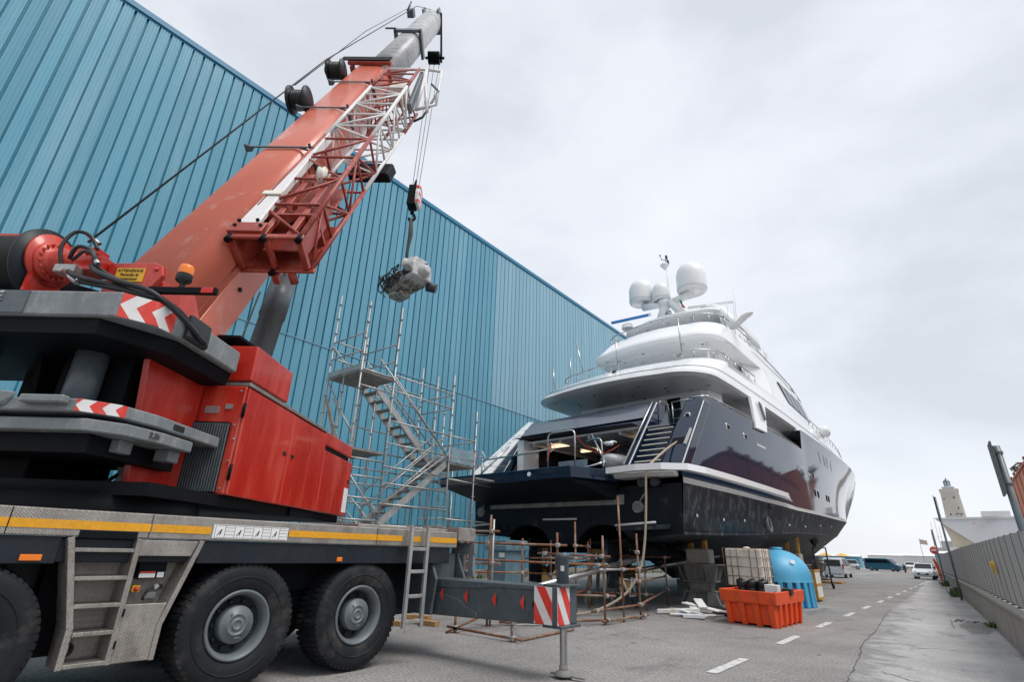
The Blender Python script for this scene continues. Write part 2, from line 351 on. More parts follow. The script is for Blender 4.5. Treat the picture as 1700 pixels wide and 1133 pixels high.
# lighter concrete lane with a ragged left edge
left = [(-1.55,-12),(-1.6,4),(-1.72,8),(-1.6,9.2),(-1.66,10),(-1.58,11),(-1.7,11.9),(-1.84,14),(-1.92,17.3),(-2.05,20),(-2.2,24),(-2.2,30),(-2.15,38),(-2.3,46),(-2.4,55),(-2.7,66)]
rag = []
for (x0,y0),(x1,y1) in zip(left, left[1:]):
    k = max(2,int((y1-y0)/.35))
    for i in range(k): rag.append((x0+(x1-x0)*i/k+random.uniform(-.035,.035), y0+(y1-y0)*i/k, .004))
rag.append((-2.7,66,.004))
sl = MB(); sl.poly(rag+[(-1.3,66,.004),(.02,31,.004),(.57,15,.004),(1.4,-12,.004)]); sl.build('road_slab', M_['road_slab'], kind='structure')
# painted centre dashes, each a thing of the road
y = 8.9; road = None
DASH = [(-3.13,13.35),(-3.09,17.05),(-3.02,20.9),(-2.97,24.6),(-2.9,28.6),(-2.87,32.4),(-2.8,36),(-2.75,39.8),(-2.7,44.2),(-2.64,48.4)]
root = thing('road_marking', (-3,30,0), 'row of white painted dashes down the middle of the road', 'road marking')
root['kind'] = 'structure'
DASH.insert(0,(-3.17,9.55))
for x, yy in DASH:
    d = MB(); d.add([(x-.075,yy-.78,.008),(x+.085,yy-.8,.008),(x+.08+.02,yy+.78,.008),(x-.075+.02,yy+.8,.008)], [(0,1,2,3)]); d.build('dash', M_['paint_white'], root)
d = MB(); pts = [(-2.6,52),(-2.52,56),(-2.4,60),(-2.1,64)]
for (xa,ya),(xb,yb) in zip(pts,pts[1:]): d.add([(xa-.08,ya,.008),(xa+.08,ya,.008),(xb+.08,yb,.008),(xb-.08,yb,.008)], [(0,1,2,3)])
d.build('solid_line', M_['paint_white'], root)
for (p,q,wd) in (((-10.2,75),(-8.9,95),.3),((-7.0,66),(-9.6,68),.35),((-8.2,10.6),(-7.2,11.5),.1)):
    dd = (Vector(q)-Vector(p)); nn = Vector((-dd.y,dd.x)).normalized()*wd/2; a = Vector(p); b_ = Vector(q)
    d = MB(); d.add([(*(a-nn),.008),(*(a+nn),.008),(*(b_+nn),.008),(*(b_-nn),.008)], [(0,1,2,3)]); d.build('faded_line', M_['paint_white'], root)
# ================================================================== BLUE WAREHOUSE
WX = -22.0; RIB = .452
pm('panel_blue', (.118,.335,.45), .3, var=.07, scale=.5, dirt=(.27,.43,.50), damt=.55, dscale=.5, streak=9, coat=.1, orand=.07)
pm('panel_pale', (.235,.43,.53), .3, var=.05, scale=.5, dirt=(.33,.49,.57), damt=.5, dscale=.5, streak=9, coat=.1, orand=.05)
pm('panel_joint', (.02,.25,.37), .45, var=.06, scale=1, streak=4)
pm('coping_blue', (.03,.19,.33), .35, var=.05, scale=1)
wh = thing('warehouse', (WX-20, 35, 0), 'huge blue warehouse clad in vertical ribbed metal sheets behind the crane and yacht', 'warehouse')
Y0, Y1, ZS, ZT = -7.0, 92.0, 10.5, 22.1
b = MB(); b.box((WX-45, Y0, .02), (WX-.075, Y1, ZT-.15)); b.build('inner_wall', M_['panel_joint'], wh)
b = MB(); b.box((WX-.07, Y0, .0), (WX+.12, Y1, .45)); b.build('plinth', M_['concrete'], wh)
b = MB(); b.box((WX-.6, Y0, ZT-.02), (WX+.10, Y1, ZT+.24)); b.box((WX-.13,Y0,ZT-.10),(WX+.03,Y1,ZT-.021)); b.build('coping', M_['coping_blue'], wh)
def panel_mesh(z0, z1, mat, gap):
    m = MB(); pw = RIB-gap
    # cross-section of one sheet: two returns, flat pan with three shallow stiffening grooves
    prof = [(-.07,0),(-.02,.004),(0,.018)]
    for k in range(3):
        c = pw*(.22+.28*k); prof += [(0,c-.022),(-.009,c-.012),(-.009,c+.012),(0,c+.022)]
    prof += [(0,pw-.018),(-.02,pw-.004),(-.07,pw)]
    m.loft([[(x,yy,z0) for x,yy in prof],[(x,yy,z1) for x,yy in prof]], closed=False, sm=False)
    return m.mesh('panel', mat, (0,0,0))
ups = [panel_mesh(0, ZT-.1-ZS, M_['panel_blue'], g_) for g_ in (.066,.066,.042)]
upp = [panel_mesh(0, ZT-.1-ZS, M_['panel_pale'], g_) for g_ in (.05,.045,.035)]
los = [panel_mesh(0, ZS-.45+.05, M_['panel_blue'], g_) for g_ in (.066,.066,.042)]
nU = 0; k = 0; yy = Y0; rest = {}
while yy < Y1-RIB:
    ind = -4 < yy < 50
    for band in (0,1):
        me = (los if band == 0 else (upp if yy > 24.7 else ups))[k%3]
        loc = (WX+(.0 if band == 0 else .025), yy+.03, .45 if band == 0 else ZS)
        if ind and not (band == 0 and yy < 3): inst('panel', me, loc, wh)
        else:
            r = rest.setdefault(me.materials[0].name, MB())
            r.add([(v.co.x+loc[0],v.co.y+loc[1],v.co.z+loc[2]) for v in me.vertices], [tuple(p.vertices) for p in me.polygons])
    yy += RIB; k += 1
for nme, r in rest.items(): r.build('far_panel', M_[nme], wh, kind='stuff')
# rainwater seam drip edge
b = MB(); b.box((WX-.02,Y0,ZS-.03),(WX+.035,Y1,ZS)); b.build('seam_flashing', M_['panel_pale'], wh)
# weeds and low kerb at the wall foot
pl = MB()
for i in range(420):
    yy = random.uniform(18,60); xx = WX+.2+random.random()**2*.8; h = random.uniform(.1,.45); a = random.uniform(0,6.28)
    dx, dy = math.cos(a)*.05, math.sin(a)*.05; lx, ly = random.uniform(-.15,.15), random.uniform(-.15,.15)
    pl.add([(xx-dx,yy-dy,0),(xx+dx,yy+dy,0),(xx+lx,yy+ly,h)], [(0,1,2)])
pl.build('weeds', M_['plant_green'], label='low green weeds along the foot of the blue warehouse wall', cat='weeds', kind='stuff')
# ================================================================== MOBILE CRANE
CR = thing('mobile_crane', (-8.05, 2.0, 0), 'red and grey mobile crane with raised telescopic boom, counterweights and big tyres', 'crane')
XS = -6.65; XC = -8.05; XB = -9.45
# ---- carrier
b = MB(); b.box((XB+.75,-9,.55),(XS-.75,7.0,1.34)); b.box((XB+.08,-9,1.36),(XS-.06,6.6,1.58)); b.build('chassis_frame', M_['chassis_black'], CR, bevel=.01)
b = MB(); b.box((XB,-9,1.592),(XS,6.88,1.84)); dk = b.build('deck', M_['tread_plate'], CR, bevel=.012)
b = MB(); b.box((XB+.3,5.0,1.842),(XS-.25,7.3,1.89)); b.build('deck_cover', M_['tread_plate'], CR, bevel=.008)
b = MB(); b.box((XB+.3,6.885,1.70),(XS+.03,7.31,1.92)); b.build('rear_deck_box', M_['tread_plate'], CR, bevel=.01)
for y0,y1,z in ((-4,1.05,1.7),(1.06,2.20,1.7),(2.215,2.82,1.7),(3.78,5.17,1.705),(5.18,5.66,1.705),(5.80,6.05,1.705),(6.2,6.86,1.705)):
    b = MB(); b.box((XS+.001,y0,z-.04),(XS+.006,y1,z+.04)); b.build('yellow_stripe', M_['yellow_tape'], dk)
b = MB(); b.box((XS-.42,7.311,1.755),(XS+.02,7.316,1.82)); b.build('yellow_stripe', M_['yellow_tape'], dk)
for yy in (1.055,2.2,5.175): 
    b = MB(); b.box((XS+.001,yy-.004,1.6),(XS+.003,yy+.004,1.835)); b.build('deck_joint', M_['black_steel'], dk)
# load diagram sticker strip
b = MB(); b.box((XS+.001,2.84,1.62),(XS+.007,3.76,1.77)); lb = b.build('diagram_sticker', M_['label_white'], dk)
b = MB()
for i in range(8):
    yy = 2.86+i*.112
    b.box((XS+.0075,yy,1.628),(XS+.009,yy+.004,1.762))
    if i%2 == 1:
        for zz in (1.66,1.70,1.735): b.box((XS+.0075,yy+.005,zz),(XS+.009,yy+.107,zz+.003))
    elif i < 7:
        b.tube((XS+.008,yy+.03,1.65),(XS+.008,yy+.075,1.72),.004,n=5); b.tube((XS+.008,yy+.075,1.72),(XS+.008,yy+.06,1.66),.006,n=5)
for zz in (1.628,1.76): b.box((XS+.0075,2.86,zz),(XS+.009,3.74,zz+.003))
b.build('diagram_lines', M_['label_black'], lb)
# skirt beam + marker lamps
b = MB(); b.box((XS-.10,2.75,1.35),(XS-.03,6.75,1.59)); b.box((XS-.10,-9,1.35),(XS-.03,1.49,1.59)); sk = b.build('skirt_beam', M_['chassis_black'], CR, bevel=.006)
for yy,wd in ((1.30,.16),(4.60,.085)):
    b = MB(); b.box((XS-.029,yy-wd/2,1.375),(XS-.012,yy+wd/2,1.43)); lp = b.build('marker_lamp', M_['orange_lamp'], sk, bevel=.005)
# ---- wheels
def wheel(y):
    O = (XS-.06, y, .69); wt = thing('wheel', O, None, None); wt.parent = CR; wt.location = Vector(O)-ORG[CR.name]
    t = MB(); ax = (1,0,0)   # profile (radius, offset along +x); outer face towards +x
    prof = [(.36,-.42),(.42,-.45),(.55,-.46),(.635,-.44),(.665,-.41),(.672,-.30),(.672,-.12),(.665,-.035),(.64,-.005),(.60,.012),(.54,.02),(.46,.012),(.40,-.004),(.375,-.02),(.36,-.045),(.35,-.1)]
    t.lathe(prof, O, ax, n=64); ty = t.build('tyre', M_['rubber'], wt)
    lug = MB()
    for i in range(58):
        for side in (0,1):
            a = 2*math.pi*(i+.5*side)/58; ca, sa_ = math.cos(a), math.sin(a); u = Vector((0,ca,sa_)); v = Vector((0,-sa_,ca)); c = Vector(O)
            x0, x1 = (-.21,-.01) if side else (-.44,-.24)
            hw = .026
            lo = [c+u*.655+v*(-hw)+Vector((x0,0,0)), c+u*.62+v*(-hw)+Vector((x1+.012,0,0)), c+u*.62+v*hw+Vector((x1+.012,0,0)), c+u*.655+v*hw+Vector((x0,0,0))]
            hi = [c+u*.688+v*(-hw*.85)+Vector((x0,0,0)), c+u*.664+v*(-hw*.85)+Vector((x1,0,0)), c+u*.664+v*hw*.85+Vector((x1,0,0)), c+u*.688+v*hw*.85+Vector((x0,0,0))]
            lug.hexa(lo, hi)
    lug.build('tread_blocks', M_['rubber'], ty, kind='stuff')
    # bead ring detail on sidewall
    t = MB(); t.lathe([(.50,.012),(.505,.024),(.515,.026),(.52,.016)], O, ax, n=48); t.build('sidewall_ring', M_['rubber'], ty)
    r = MB(); r.lathe([(.36,-.045),(.375,-.012),(.365,.004),(.345,.002),(.335,-.02),(.325,-.03),(.315,-.05),(.305,-.12),(.30,-.16)], O, ax, n=48); rm = r.build('rim', M_['rim_grey'], wt)
    dsc = MB(); dsc.lathe([(.30,-.15),(.27,-.17),(.12,-.17)], O, ax, n=40); dsc.build('rim_disc', M_['chassis_black'], rm)
    h = MB(); h.lathe([(.20,-.17),(.20,-.06),(.188,-.045),(.12,-.04),(.118,-.03),(.1,-.028),(.098,-.036),(.06,-.035),(.058,-.024),(.045,-.022),(.043,-.03),(.012,-.03),(.0005,-.03)], O, ax, n=40); hb = h.build('hub', M_['rim_grey'], wt)
    p = MB(); p.box((O[0]-.04,y-.012,O[2]-.145),(O[0]-.03,y+.06,O[2]-.125)); p.tube((O[0]-.05,y-.08,O[2]+.11),(O[0]-.028,y-.08,O[2]+.11),.014,n=8); p.build('hub_plate', M_['rim_grey'], hb)
    for i in range(10):
        a = 2*math.pi*i/10
        bt = MB(); bt.tube((O[0]-.17,y+math.cos(a)*.245,O[2]+math.sin(a)*.245),(O[0]-.125,y+math.cos(a)*.245,O[2]+math.sin(a)*.245),.021,n=6); bt.build('wheel_bolt', M_['chassis_black'], rm)
    # inner twin wall / axle
    a_ = MB(); a_.tube((O[0]-.45,y,O[2]),(XC,y,O[2]),.16,n=12); a_.build('axle', M_['black_steel'], wt)
for y in (.90, 3.39, 5.07): wheel(y)
for y in (.90, 3.39, 5.07):       # far-side tyres seen under the chassis
    t = MB(); t.lathe([(.36,.42),(.55,.46),(.66,.41),(.672,.2),(.66,.02),(.55,0),(.36,.02)], (XB+.02,y,.69), (1,0,0), n=32); t.build('tyre', M_['rubber'], CR)
b = MB(); b.box((XS-1.0,1.55,.5),(XS-.5,2.7,1.34)); b.box((XB+.4,2.4,1.0),(XS-.55,6.4,1.36)); b.build('mudguard_box', M_['black_steel'], CR)
# ---- step cabinet (tread plate)
X0 = XS+.03
cab = MB()
def strip(pts, x0, x1, mat, name, parent, bevel=.004):
    m = MB(); m.hexa([(x0,y,z) for y,z in pts], [(x1,y,z) for y,z in pts]); return m.build(name, mat, parent, bevel=bevel)
outl = [(1.51,1.60),(1.72,.78),(1.73,.45),(2.53,.44),(2.535,.77),(2.77,1.60)]
cb = strip([(1.53,1.588),(1.735,.78),(1.745,.47),(2.52,.46),(2.525,.77),(2.75,1.588)], XS-.36, XS-.28, M_['tread_plate'], 'step_cabinet', CR)
def rail(p, q, wd, name='frame_strip', x0=XS-.28, x1=X0, mat='tread_plate'):
    m = MB(); py, pz = p; qy, qz = q; d = Vector((qy-py,qz-pz)); nn = Vector((-d.y,d.x)).normalized()*wd/2
    m.hexa([(x0,py-nn.x,pz-nn.y),(x0,py+nn.x,pz+nn.y),(x0,qy+nn.x,qz+nn.y),(x0,qy-nn.x,qz-nn.y)], [(x1,py-nn.x,pz-nn.y),(x1,py+nn.x,pz+nn.y),(x1,qy+nn.x,qz+nn.y),(x1,qy-nn.x,qz-nn.y)])
    return m.build(name, M_[mat], cb, bevel=.004)
rail((1.545,1.585),(1.752,.79),.055); rail((1.753,.80),(1.758,.45),.055)
rail((2.125,1.585),(2.135,.45),.05); rail((2.745,1.585),(2.515,.78),.05); rail((2.513,.79),(2.510,.45),.05)
for k,(z,ya,yb) in enumerate(((1.475,1.60,2.10),(1.22,1.665,2.105),(.975,1.73,2.11),(.735,1.785,2.112),(.475,1.785,2.112))):
    m = MB(); m.box((XS-.275,ya,z-.018),(X0+.004,yb,z+.018)); m.build('step_tread', M_['tread_plate'], cb, bevel=.004)
strip([(2.15,1.58),(2.152,1.425),(2.66,1.425),(2.71,1.58)], XS-.02, XS+.018, M_['tread_plate'], 'upper_hatch', cb)
m = MB(); m.hexa([(XS-.02,2.155,.97),(XS-.02,2.16,.455),(XS-.02,2.485,.455),(XS-.02,2.488,.78),(XS-.02,2.54,.97)], [(XS+.02,2.155,.97),(XS+.02,2.16,.455),(XS+.02,2.485,.455),(XS+.02,2.488,.78),(XS+.02,2.54,.97)])
dr = m.build('lower_door', M_['tread_plate'], cb, bevel=.005)
for yy,zz in ((2.15,.62),(2.152,.90)): m = MB(); m.box((XS+.021,yy-.006,zz-.035),(XS+.036,yy+.012,zz+.035)); m.build('hinge', M_['black_steel'], dr)
m = MB(); m.box((XS-.27,2.23,1.20),(XS-.12,2.50,1.385)); cbx = m.build('control_box', M_['black_steel'], cb, bevel=.01)
m = MB(); m.box((XS-.1195,2.25,1.21),(XS-.117,2.40,1.25)); m.build('warning_label', M_['label_white'], cbx)
m = MB(); m.box((XS-.1165,2.255,1.252),(XS-.1145,2.40,1.27)); m.build('warning_strip', M_['hazard_red'], cbx)
m = MB(); m.box((XS-.1195,2.42,1.21),(XS-.117,2.485,1.262)); m.build('button_plate', M_['label_white'], cbx)
m = MB(); m.box((XS-.27,2.23,1.07),(XS-.15,2.305,1.135)); es = m.build('emergency_stop', M_['sign_yellow'], cb, bevel=.006)
m = MB(); m.lathe([(.022,0),(.024,.02),(.015,.032),(.0005,.034)], (XS-.15,2.268,1.102), (1,0,0), n=14); m.build('stop_button', M_['hazard_red'], es)
m = MB(); m.path([(XS-.22,2.50,1.10),(XS-.17,2.46,1.12),(XS-.16,2.40,1.10),(XS-.16,2.36,1.03),(XS-.15,2.35,.995)], .013); m.build('cable', M_['black_plastic'], cb)
m = MB(); m.tube((XS-.25,2.53,1.11),(XS-.15,2.45,1.12),.025,n=10); m.box((XS-.277,2.40,1.0),(XS-.24,2.5,1.06)); m.build('coupling', M_['steel'], cb)
m = MB(); m.lathe([(.055,-.02),(.066,.0),(.062,.012),(.05,.004),(.0005,-.02)], (XS-.24,1.84,.58), (1,0,0), n=24); fc = m.build('filler_ring', M_['black_plastic'], cb)
m = MB(); m.box((XS-.24,1.825,.55),(XS-.225,1.855,.61)); m.build('filler_key', M_['steel'], fc)
# ---- rear end: bracket plate, outrigger
b = MB()
b.box((XS-.48,7.24,1.50),(XS+.08,7.30,1.68)); b.box((XS-.48,7.24,1.14),(XS+.08,7.30,1.22))
for x in (XS-.48,XS-.28,XS-.06): b.box((x,7.24,1.22),(x+.12,7.30,1.50))
b.build('rear_bracket', M_['counterweight_grey'], CR, bevel=.006)
b = MB(); b.box((XB+.2,6.45,.62),(XS-.18,7.05,1.5)); b.build('outrigger_box', M_['crane_dark_grey'], CR, bevel=.01)
for yy in (6.42,7.08):
    b = MB(); b.hexa([(XS-.6,yy,.6),(XS-.05,yy,.6),(XS+.02,yy,1.12),(XS-.18,yy,1.5),(XS-.6,yy,1.5)], [(XS-.6,yy+.05,.6),(XS-.05,yy+.05,.6),(XS+.02,yy+.05,1.12),(XS-.18,yy+.05,1.5),(XS-.6,yy+.05,1.5)])
    b.build('outrigger_cheek', M_['crane_dark_grey'], CR, bevel=.006)
BY0, BY1 = 6.58, 6.98
ob = MB()
def obp(u, v, d): return (u, d, v)
ob.prism([(-7.1,.58),(-4.42,.655),(-4.42,1.135),(-7.1,1.125)], BY0, BY1, obp); OB = ob.build('outrigger_beam', M_['crane_dark_grey'], CR, bevel=.012)
m = MB(); m.prism([(-6.75,1.0),(-5.75,1.03),(-5.6,1.065),(-4.75,1.075),(-4.75,1.13),(-6.75,1.115)], BY0-.022, BY0-.002, obp); m.build('stiffener', M_['crane_dark_grey'], OB, bevel=.005)
m = MB(); m.prism([(-6.75,.60),(-5.83,.635),(-5.85,.70),(-6.05,.76),(-6.25,.86),(-6.5,.905),(-6.75,.91)], BY0-.03, BY0-.002, obp); m.build('stiffener', M_['crane_dark_grey'], OB, bevel=.006)
for i,x in enumerate((-6.62,-6.42,-6.22,-6.03,-5.83)):
    m = MB(); m.tube((x,BY0-.032,1.06),(x,BY0-.018,1.062),.017,n=8); m.build('bolt', M_['crane_dark_grey'], OB)
for x in (-6.66,-6.49,-6.30): m = MB(); m.tube((x,BY0-.04,.70),(x,BY0-.028,.70),.017,n=8); m.build('bolt', M_['crane_dark_grey'], OB)
for x in (-6.60,-6.07,-5.50,-4.98):
    m = MB(); m.add([(x-.045,BY0-.034,.90),(x+.035,BY0-.034,.80),(x+.035,BY0-.034,1.0)], [(0,1,2)])
    m.build('red_arrow', M_['hazard_red'], OB)
m = MB(); m.lathe([(.075,0),(.07,.02)], (-4.735,BY0-.004,.885), (0,-1,0), n=24); m.poly([(-4.735+.068*math.cos(a*math.pi/12),BY0-.003,.885+.068*math.sin(a*math.pi/12)) for a in range(24)]); m.build('lightening_hole', M_['black_steel'], OB)
# end flange with hazard plates
m = MB(); m.box((-4.62,BY0-.04,1.135),(-4.30,BY1+.05,1.165)); m.box((-4.62,BY0-.04,.625),(-4.30,BY1+.05,.66)); m.build('end_flange', M_['crane_dark_grey'], OB, bevel=.006)
m = MB(); m.box((-4.44,BY0-.06,.66),(-4.36,BY1+.04,1.135)); m.build('end_head', M_['crane_dark_grey'], OB, bevel=.01)
def hazard(name, P, w_, h_, parent, k=.75, n=3, flip=False):
    """diagonal red stripes on a white plate; P(u,v,d)"""
    m = MB(); m.prism([(0,0),(w_,0),(w_,h_),(0,h_)], 0, .006, P); pl_ = m.build(name, M_['hazard_white'], parent)
    sw = (w_+h_*k)/(2*n)
    for i in range(n):
        c0 = i*2*sw+sw*.2; c1 = c0+sw
        # stripe region: c0 <= u + k*v <= c1 clipped to rect
        poly = [(0,0),(w_,0),(w_,h_),(0,h_)]
        def clip(poly, f):
            o = []
            for (a,b2) in zip(poly, poly[1:]+poly[:1]):
                fa, fb = f(a), f(b2)
                if fa >= 0: o.append(a)
                if fa*fb < 0: t = fa/(fa-fb); o.append((a[0]+(b2[0]-a[0])*t, a[1]+(b2[1]-a[1])*t))
            return o
        poly = clip(poly, lambda p: p[0]+k*p[1]-c0); poly = clip(poly, lambda p: c1-p[0]-k*p[1]) if len(poly) > 2 else []
        if len(poly) > 2: r_ = MB(); r_.prism(poly, .007, .009, P); r_.build('red_stripe', M_['hazard_red'], pl_)
    return pl_
hazard('hazard_plate', lambda u,v,d: (-4.74+u, BY0-.062-d, .665+v), .30, .465, OB, k=.62, n=2)
hazard('hazard_plate', lambda u,v,d: (-4.359+d, BY0-.06+u, .665+v), .30, .465, OB, k=.55, n=2)
# jack
JX, JY = -4.50, 6.88
m = MB(); m.lathe([(.085,.66),(.085,1.50),(.095,1.505),(.095,1.56),(.05,1.57),(.0005,1.57)], (JX,JY,0), n=24); m.box((JX-.11,JY-.04,1.36),(JX-.085,JY+.04,1.55)); JK = m.build('jack_cylinder', M_['crane_dark_grey'], OB)
m = MB(); m.box((JX+.02,JY-.0905,1.33),(JX+.075,JY-.083,1.40)); m.build('sticker', M_['label_white'], JK)
m = MB(); m.lathe([(.052,.14),(.052,.66)], (JX,JY,0), n=20); m.build('jack_rod', M_['steel'], JK)
m = MB(); m.lathe([(.06,.10),(.06,.15),(.045,.155)], (JX,JY,0), n=20); m.lathe([(.13,.035),(.13,.06),(.06,.10)], (JX,JY,0), n=20); m.box((JX-.2,JY-.03,.03),(JX+.33,JY+.03,.05)); m.build('jack_foot', M_['steel_dirty'], JK)
# ---- ladder hooked on the deck edge (separate thing)
ld = thing('ladder', (-6.53,5.9,.48), 'short aluminium ladder hanging from the crane deck beside the rear tyre', 'ladder')
for yy in (5.74,6.08):
    m = MB(); m.box((-6.56,yy-.028,.48),(-6.50,yy+.028,1.90)); m.box((-6.66,yy-.02,1.875),(-6.5,yy+.02,1.90)); m.build('rail', M_['galvanised'], ld, bevel=.006)
for zz in (.56,.90,1.24,1.56): m = MB(); m.box((-6.55,5.768,zz-.025),(-6.51,6.052,zz+.025)); m.build('rung', M_['galvanised'], ld, bevel=.006)
# ================================================================== superstructure
T = MB(FS); T.lathe([(1.15,1.842),(1.15,2.02),(1.05,2.02),(1.05,2.14)], (6.5,-5.2,0), n=40); T.build('slewing_ring', M_['black_steel'], CR)
T = MB(FS); T.box((5.7,-6.55,2.02),(11.9,-4.0,2.16)); T.box((9.3,-3.98,2.02),(10.3,-3.95,2.14)); T.build('turntable_plate', M_['black_steel'], CR)
SR = MB(FS); SR.box((7.05,-5.45,2.165),(10.27,-3.93,3.655)); SR.box((10.29,-5.0,2.165),(12.02,-3.95,3.33)); SR.box((10.32,-5.0,3.44),(12.06,-3.93,3.70)); SR.box((10.3,-4.95,3.33),(11.95,-4.1,3.44))
ST = SR.build('superstructure_body', M_['red_paint'], CR, bevel=.02)
m = MB(FS); m.box((7.06,-3.93,2.16),(8.655,-3.885,3.625)); m.build('engine_door', M_['red_paint'], ST, bevel=.012)
m = MB(FS); m.box((8.668,-3.93,2.165),(10.255,-3.885,3.62)); m.build('engine_door', M_['red_paint'], ST, bevel=.012)
m = MB(FS); m.box((10.275,-3.95,2.17),(12.05,-3.885,3.32)); fd = m.build('front_door', M_['red_paint'], ST, bevel=.015)
m = MB(FS); m.box((11.72,-3.884,2.24),(12.0,-3.878,2.75)); m.build('white_plate', M_['label_white'], fd)
m = MB(FS); m.box((10.35,-3.99,3.34),(11.95,-3.96,3.435)); m.build('vent_slot', M_['black_steel'], ST)
m = MB(FS); m.box((7.07,-4.6,3.66),(10.28,-3.90,3.715)); m.build('walkway', M_['tread_plate'], ST, bevel=.006)
m = MB(FS); m.hexa([(7.06,-4.9,3.72),(7.06,-3.9,3.74),(8.31,-3.9,3.74),(8.31,-4.9,3.72)], [(7.05,-4.9,4.27),(7.05,-3.9,4.27),(8.32,-3.9,4.27),(8.32,-4.9,4.27)]); m.build('upper_locker', M_['red_paint'], ST, bevel=.02)
m = MB(FS); m.hexa([(7.1,-4.75,4.42),(7.12,-4.25,4.42),(7.7,-4.22,4.42),(7.85,-4.4,4.42),(7.8,-4.75,4.42)], [(7.1,-4.75,4.46),(7.12,-4.25,4.46),(7.7,-4.22,4.46),(7.85,-4.4,4.46),(7.8,-4.75,4.46)]); m.box((7.4,-4.6,4.27),(7.5,-4.5,4.42)); m.build('dark_cover', M_['black_steel'], ST)
for z0,z1 in ((2.35,2.55),(3.2,3.4)):
    m = MB(FS); m.tube((7.04,-3.9,z0),(7.04,-3.9,z1),.022,n=8); m.build('hinge', M_['black_steel'], ST)
# radiator grille in dark face
gr = MB(FS); gr.box((7.0,-4.9,2.18),(7.045,-4.04,3.12)); GR = gr.build('grille', M_['black_steel'], ST)
for i in range(24):
    m = MB(FS); bb = -4.88+i*.036; m.hexa([(6.985,bb,2.19),(6.985,bb+.012,2.19),(6.999,bb+.02,2.19),(6.999,bb,2.19)], [(6.985,bb,3.1),(6.985,bb+.012,3.1),(6.999,bb+.02,3.1),(6.999,bb,3.1)]); m.build('grille_slat', M_['crane_dark_grey'], GR)
for bz in ((-3.99,3.09),(-3.99,2.24),(-3.95,2.9),(-3.96,2.6),(-4.0,3.58)): m = MB(FS); m.tube((7.05,bz[0],bz[1]),(7.03,bz[0],bz[1]),.014,n=8); m.build('screw', M_['galvanised'], ST)
m = MB(FS); m.lathe([(.045,0),(.05,.06),(.03,.09),(.0005,.09)], FS and (7.05,-4.93,3.45), (-1,0,0), n=12); m.build('door_knob', M_['galvanised'], ST)
m = MB(FS); m.lathe([(.12,0),(.13,.05),(.09,.08),(.0005,.08)], (7.05,-4.4,3.86), (-1,0,0), n=20); m.build('horn', M_['black_plastic'], ST)
# frame cheeks (dark red) either side of the boom foot, and rear underside
for bb,mt_ in ((-5.95,'black_steel'),(-4.62,'red_paint')):
    m = MB(FS); m.hexa([(6.1,bb,2.16),(7.0,bb,2.16),(7.05,bb,3.9),(6.3,bb,4.75),(5.7,bb,4.6)], [(6.1,bb+.08,2.16),(7.0,bb+.08,2.16),(7.05,bb+.08,3.9),(6.3,bb+.08,4.75),(5.7,bb+.08,4.6)])
    m.build('frame_cheek', M_[mt_], CR, bevel=.01)
m = MB(FS); m.box((5.8,-6.9,2.16),(7.0,-5.5,2.75)); m.build('frame_floor', M_['black_steel'], CR, bevel=.01)
m = MB(FS); m.box((6.6,-6.75,2.3),(6.95,-5.45,3.75)); m.box((5.9,-5.6,2.7),(6.8,-4.75,4.2)); m.build('inner_machinery', M_['black_steel'], CR)
# ---- counterweights: stacked plates with rounded front corners
def cw_outline(a0, b1, b0, a1, r):
    o = [(a1,b0),(a0,b0)]
    o += [(a0,b1-.36)] + [(a0+.24,b1-.10),(a0+.7,b1)] + [(a1,b1)]
    return o
def plate(a0, b1, a1, z0, z1, name, mat, bev=.02):
    o = cw_outline(a0, b1, -7.6, a1, 0); m = MB(FS); m.hexa([(a,b_,z0) for a,b_ in o], [(a,b_,z1) for a,b_ in o]); return m.build(name, M_[mat], CR, bevel=bev)
U = plate(5.0,-4.05,6.9,3.80,4.10,'upper_counterweight','counterweight_grey')
m = MB(FS); m.hexa([(5.06,-7.5,3.62),(5.06,-4.6,3.62),(5.7,-4.2,3.62),(6.95,-4.2,3.62),(6.95,-7.5,3.62)], [(5.06,-7.5,3.798),(5.06,-4.6,3.798),(5.7,-4.15,3.798),(6.95,-4.15,3.798),(6.95,-7.5,3.798)]); m.build('counterweight_underside', M_['black_steel'], CR)
W1 = plate(5.0,-4.1,6.97,2.755,2.89,'lower_counterweight','counterweight_grey',.015)
W2 = plate(5.05,-4.02,6.3,2.575,2.70,'lower_counterweight','counterweight_grey',.012)
m = MB(FS); m.box((5.2,-7.4,2.38),(6.6,-4.4,2.57)); m.build('counterweight_underside', M_['black_steel'], CR)
m = MB(FS); m.hexa([(4.93,-6.3,2.80),(4.93,-5.22,2.80),(5.0,-5.2,2.79),(5.0,-6.3,2.79)], [(4.93,-6.3,2.94),(4.93,-5.22,2.94),(5.0,-5.1,2.94),(5.0,-6.3,2.94)]); m.box((4.9,-5.0,2.82),(5.0,-4.55,2.9)); m.build('lifting_lug', M_['counterweight_grey'], W1, bevel=.015)
for bb,a_ in ((-4.3,5.5),(-4.15,6.1)): m = MB(FS); m.box((a_,bb-.18,2.44),(a_+.2,bb,2.575)); m.build('foot_block', M_['counterweight_grey'], W2, bevel=.01)
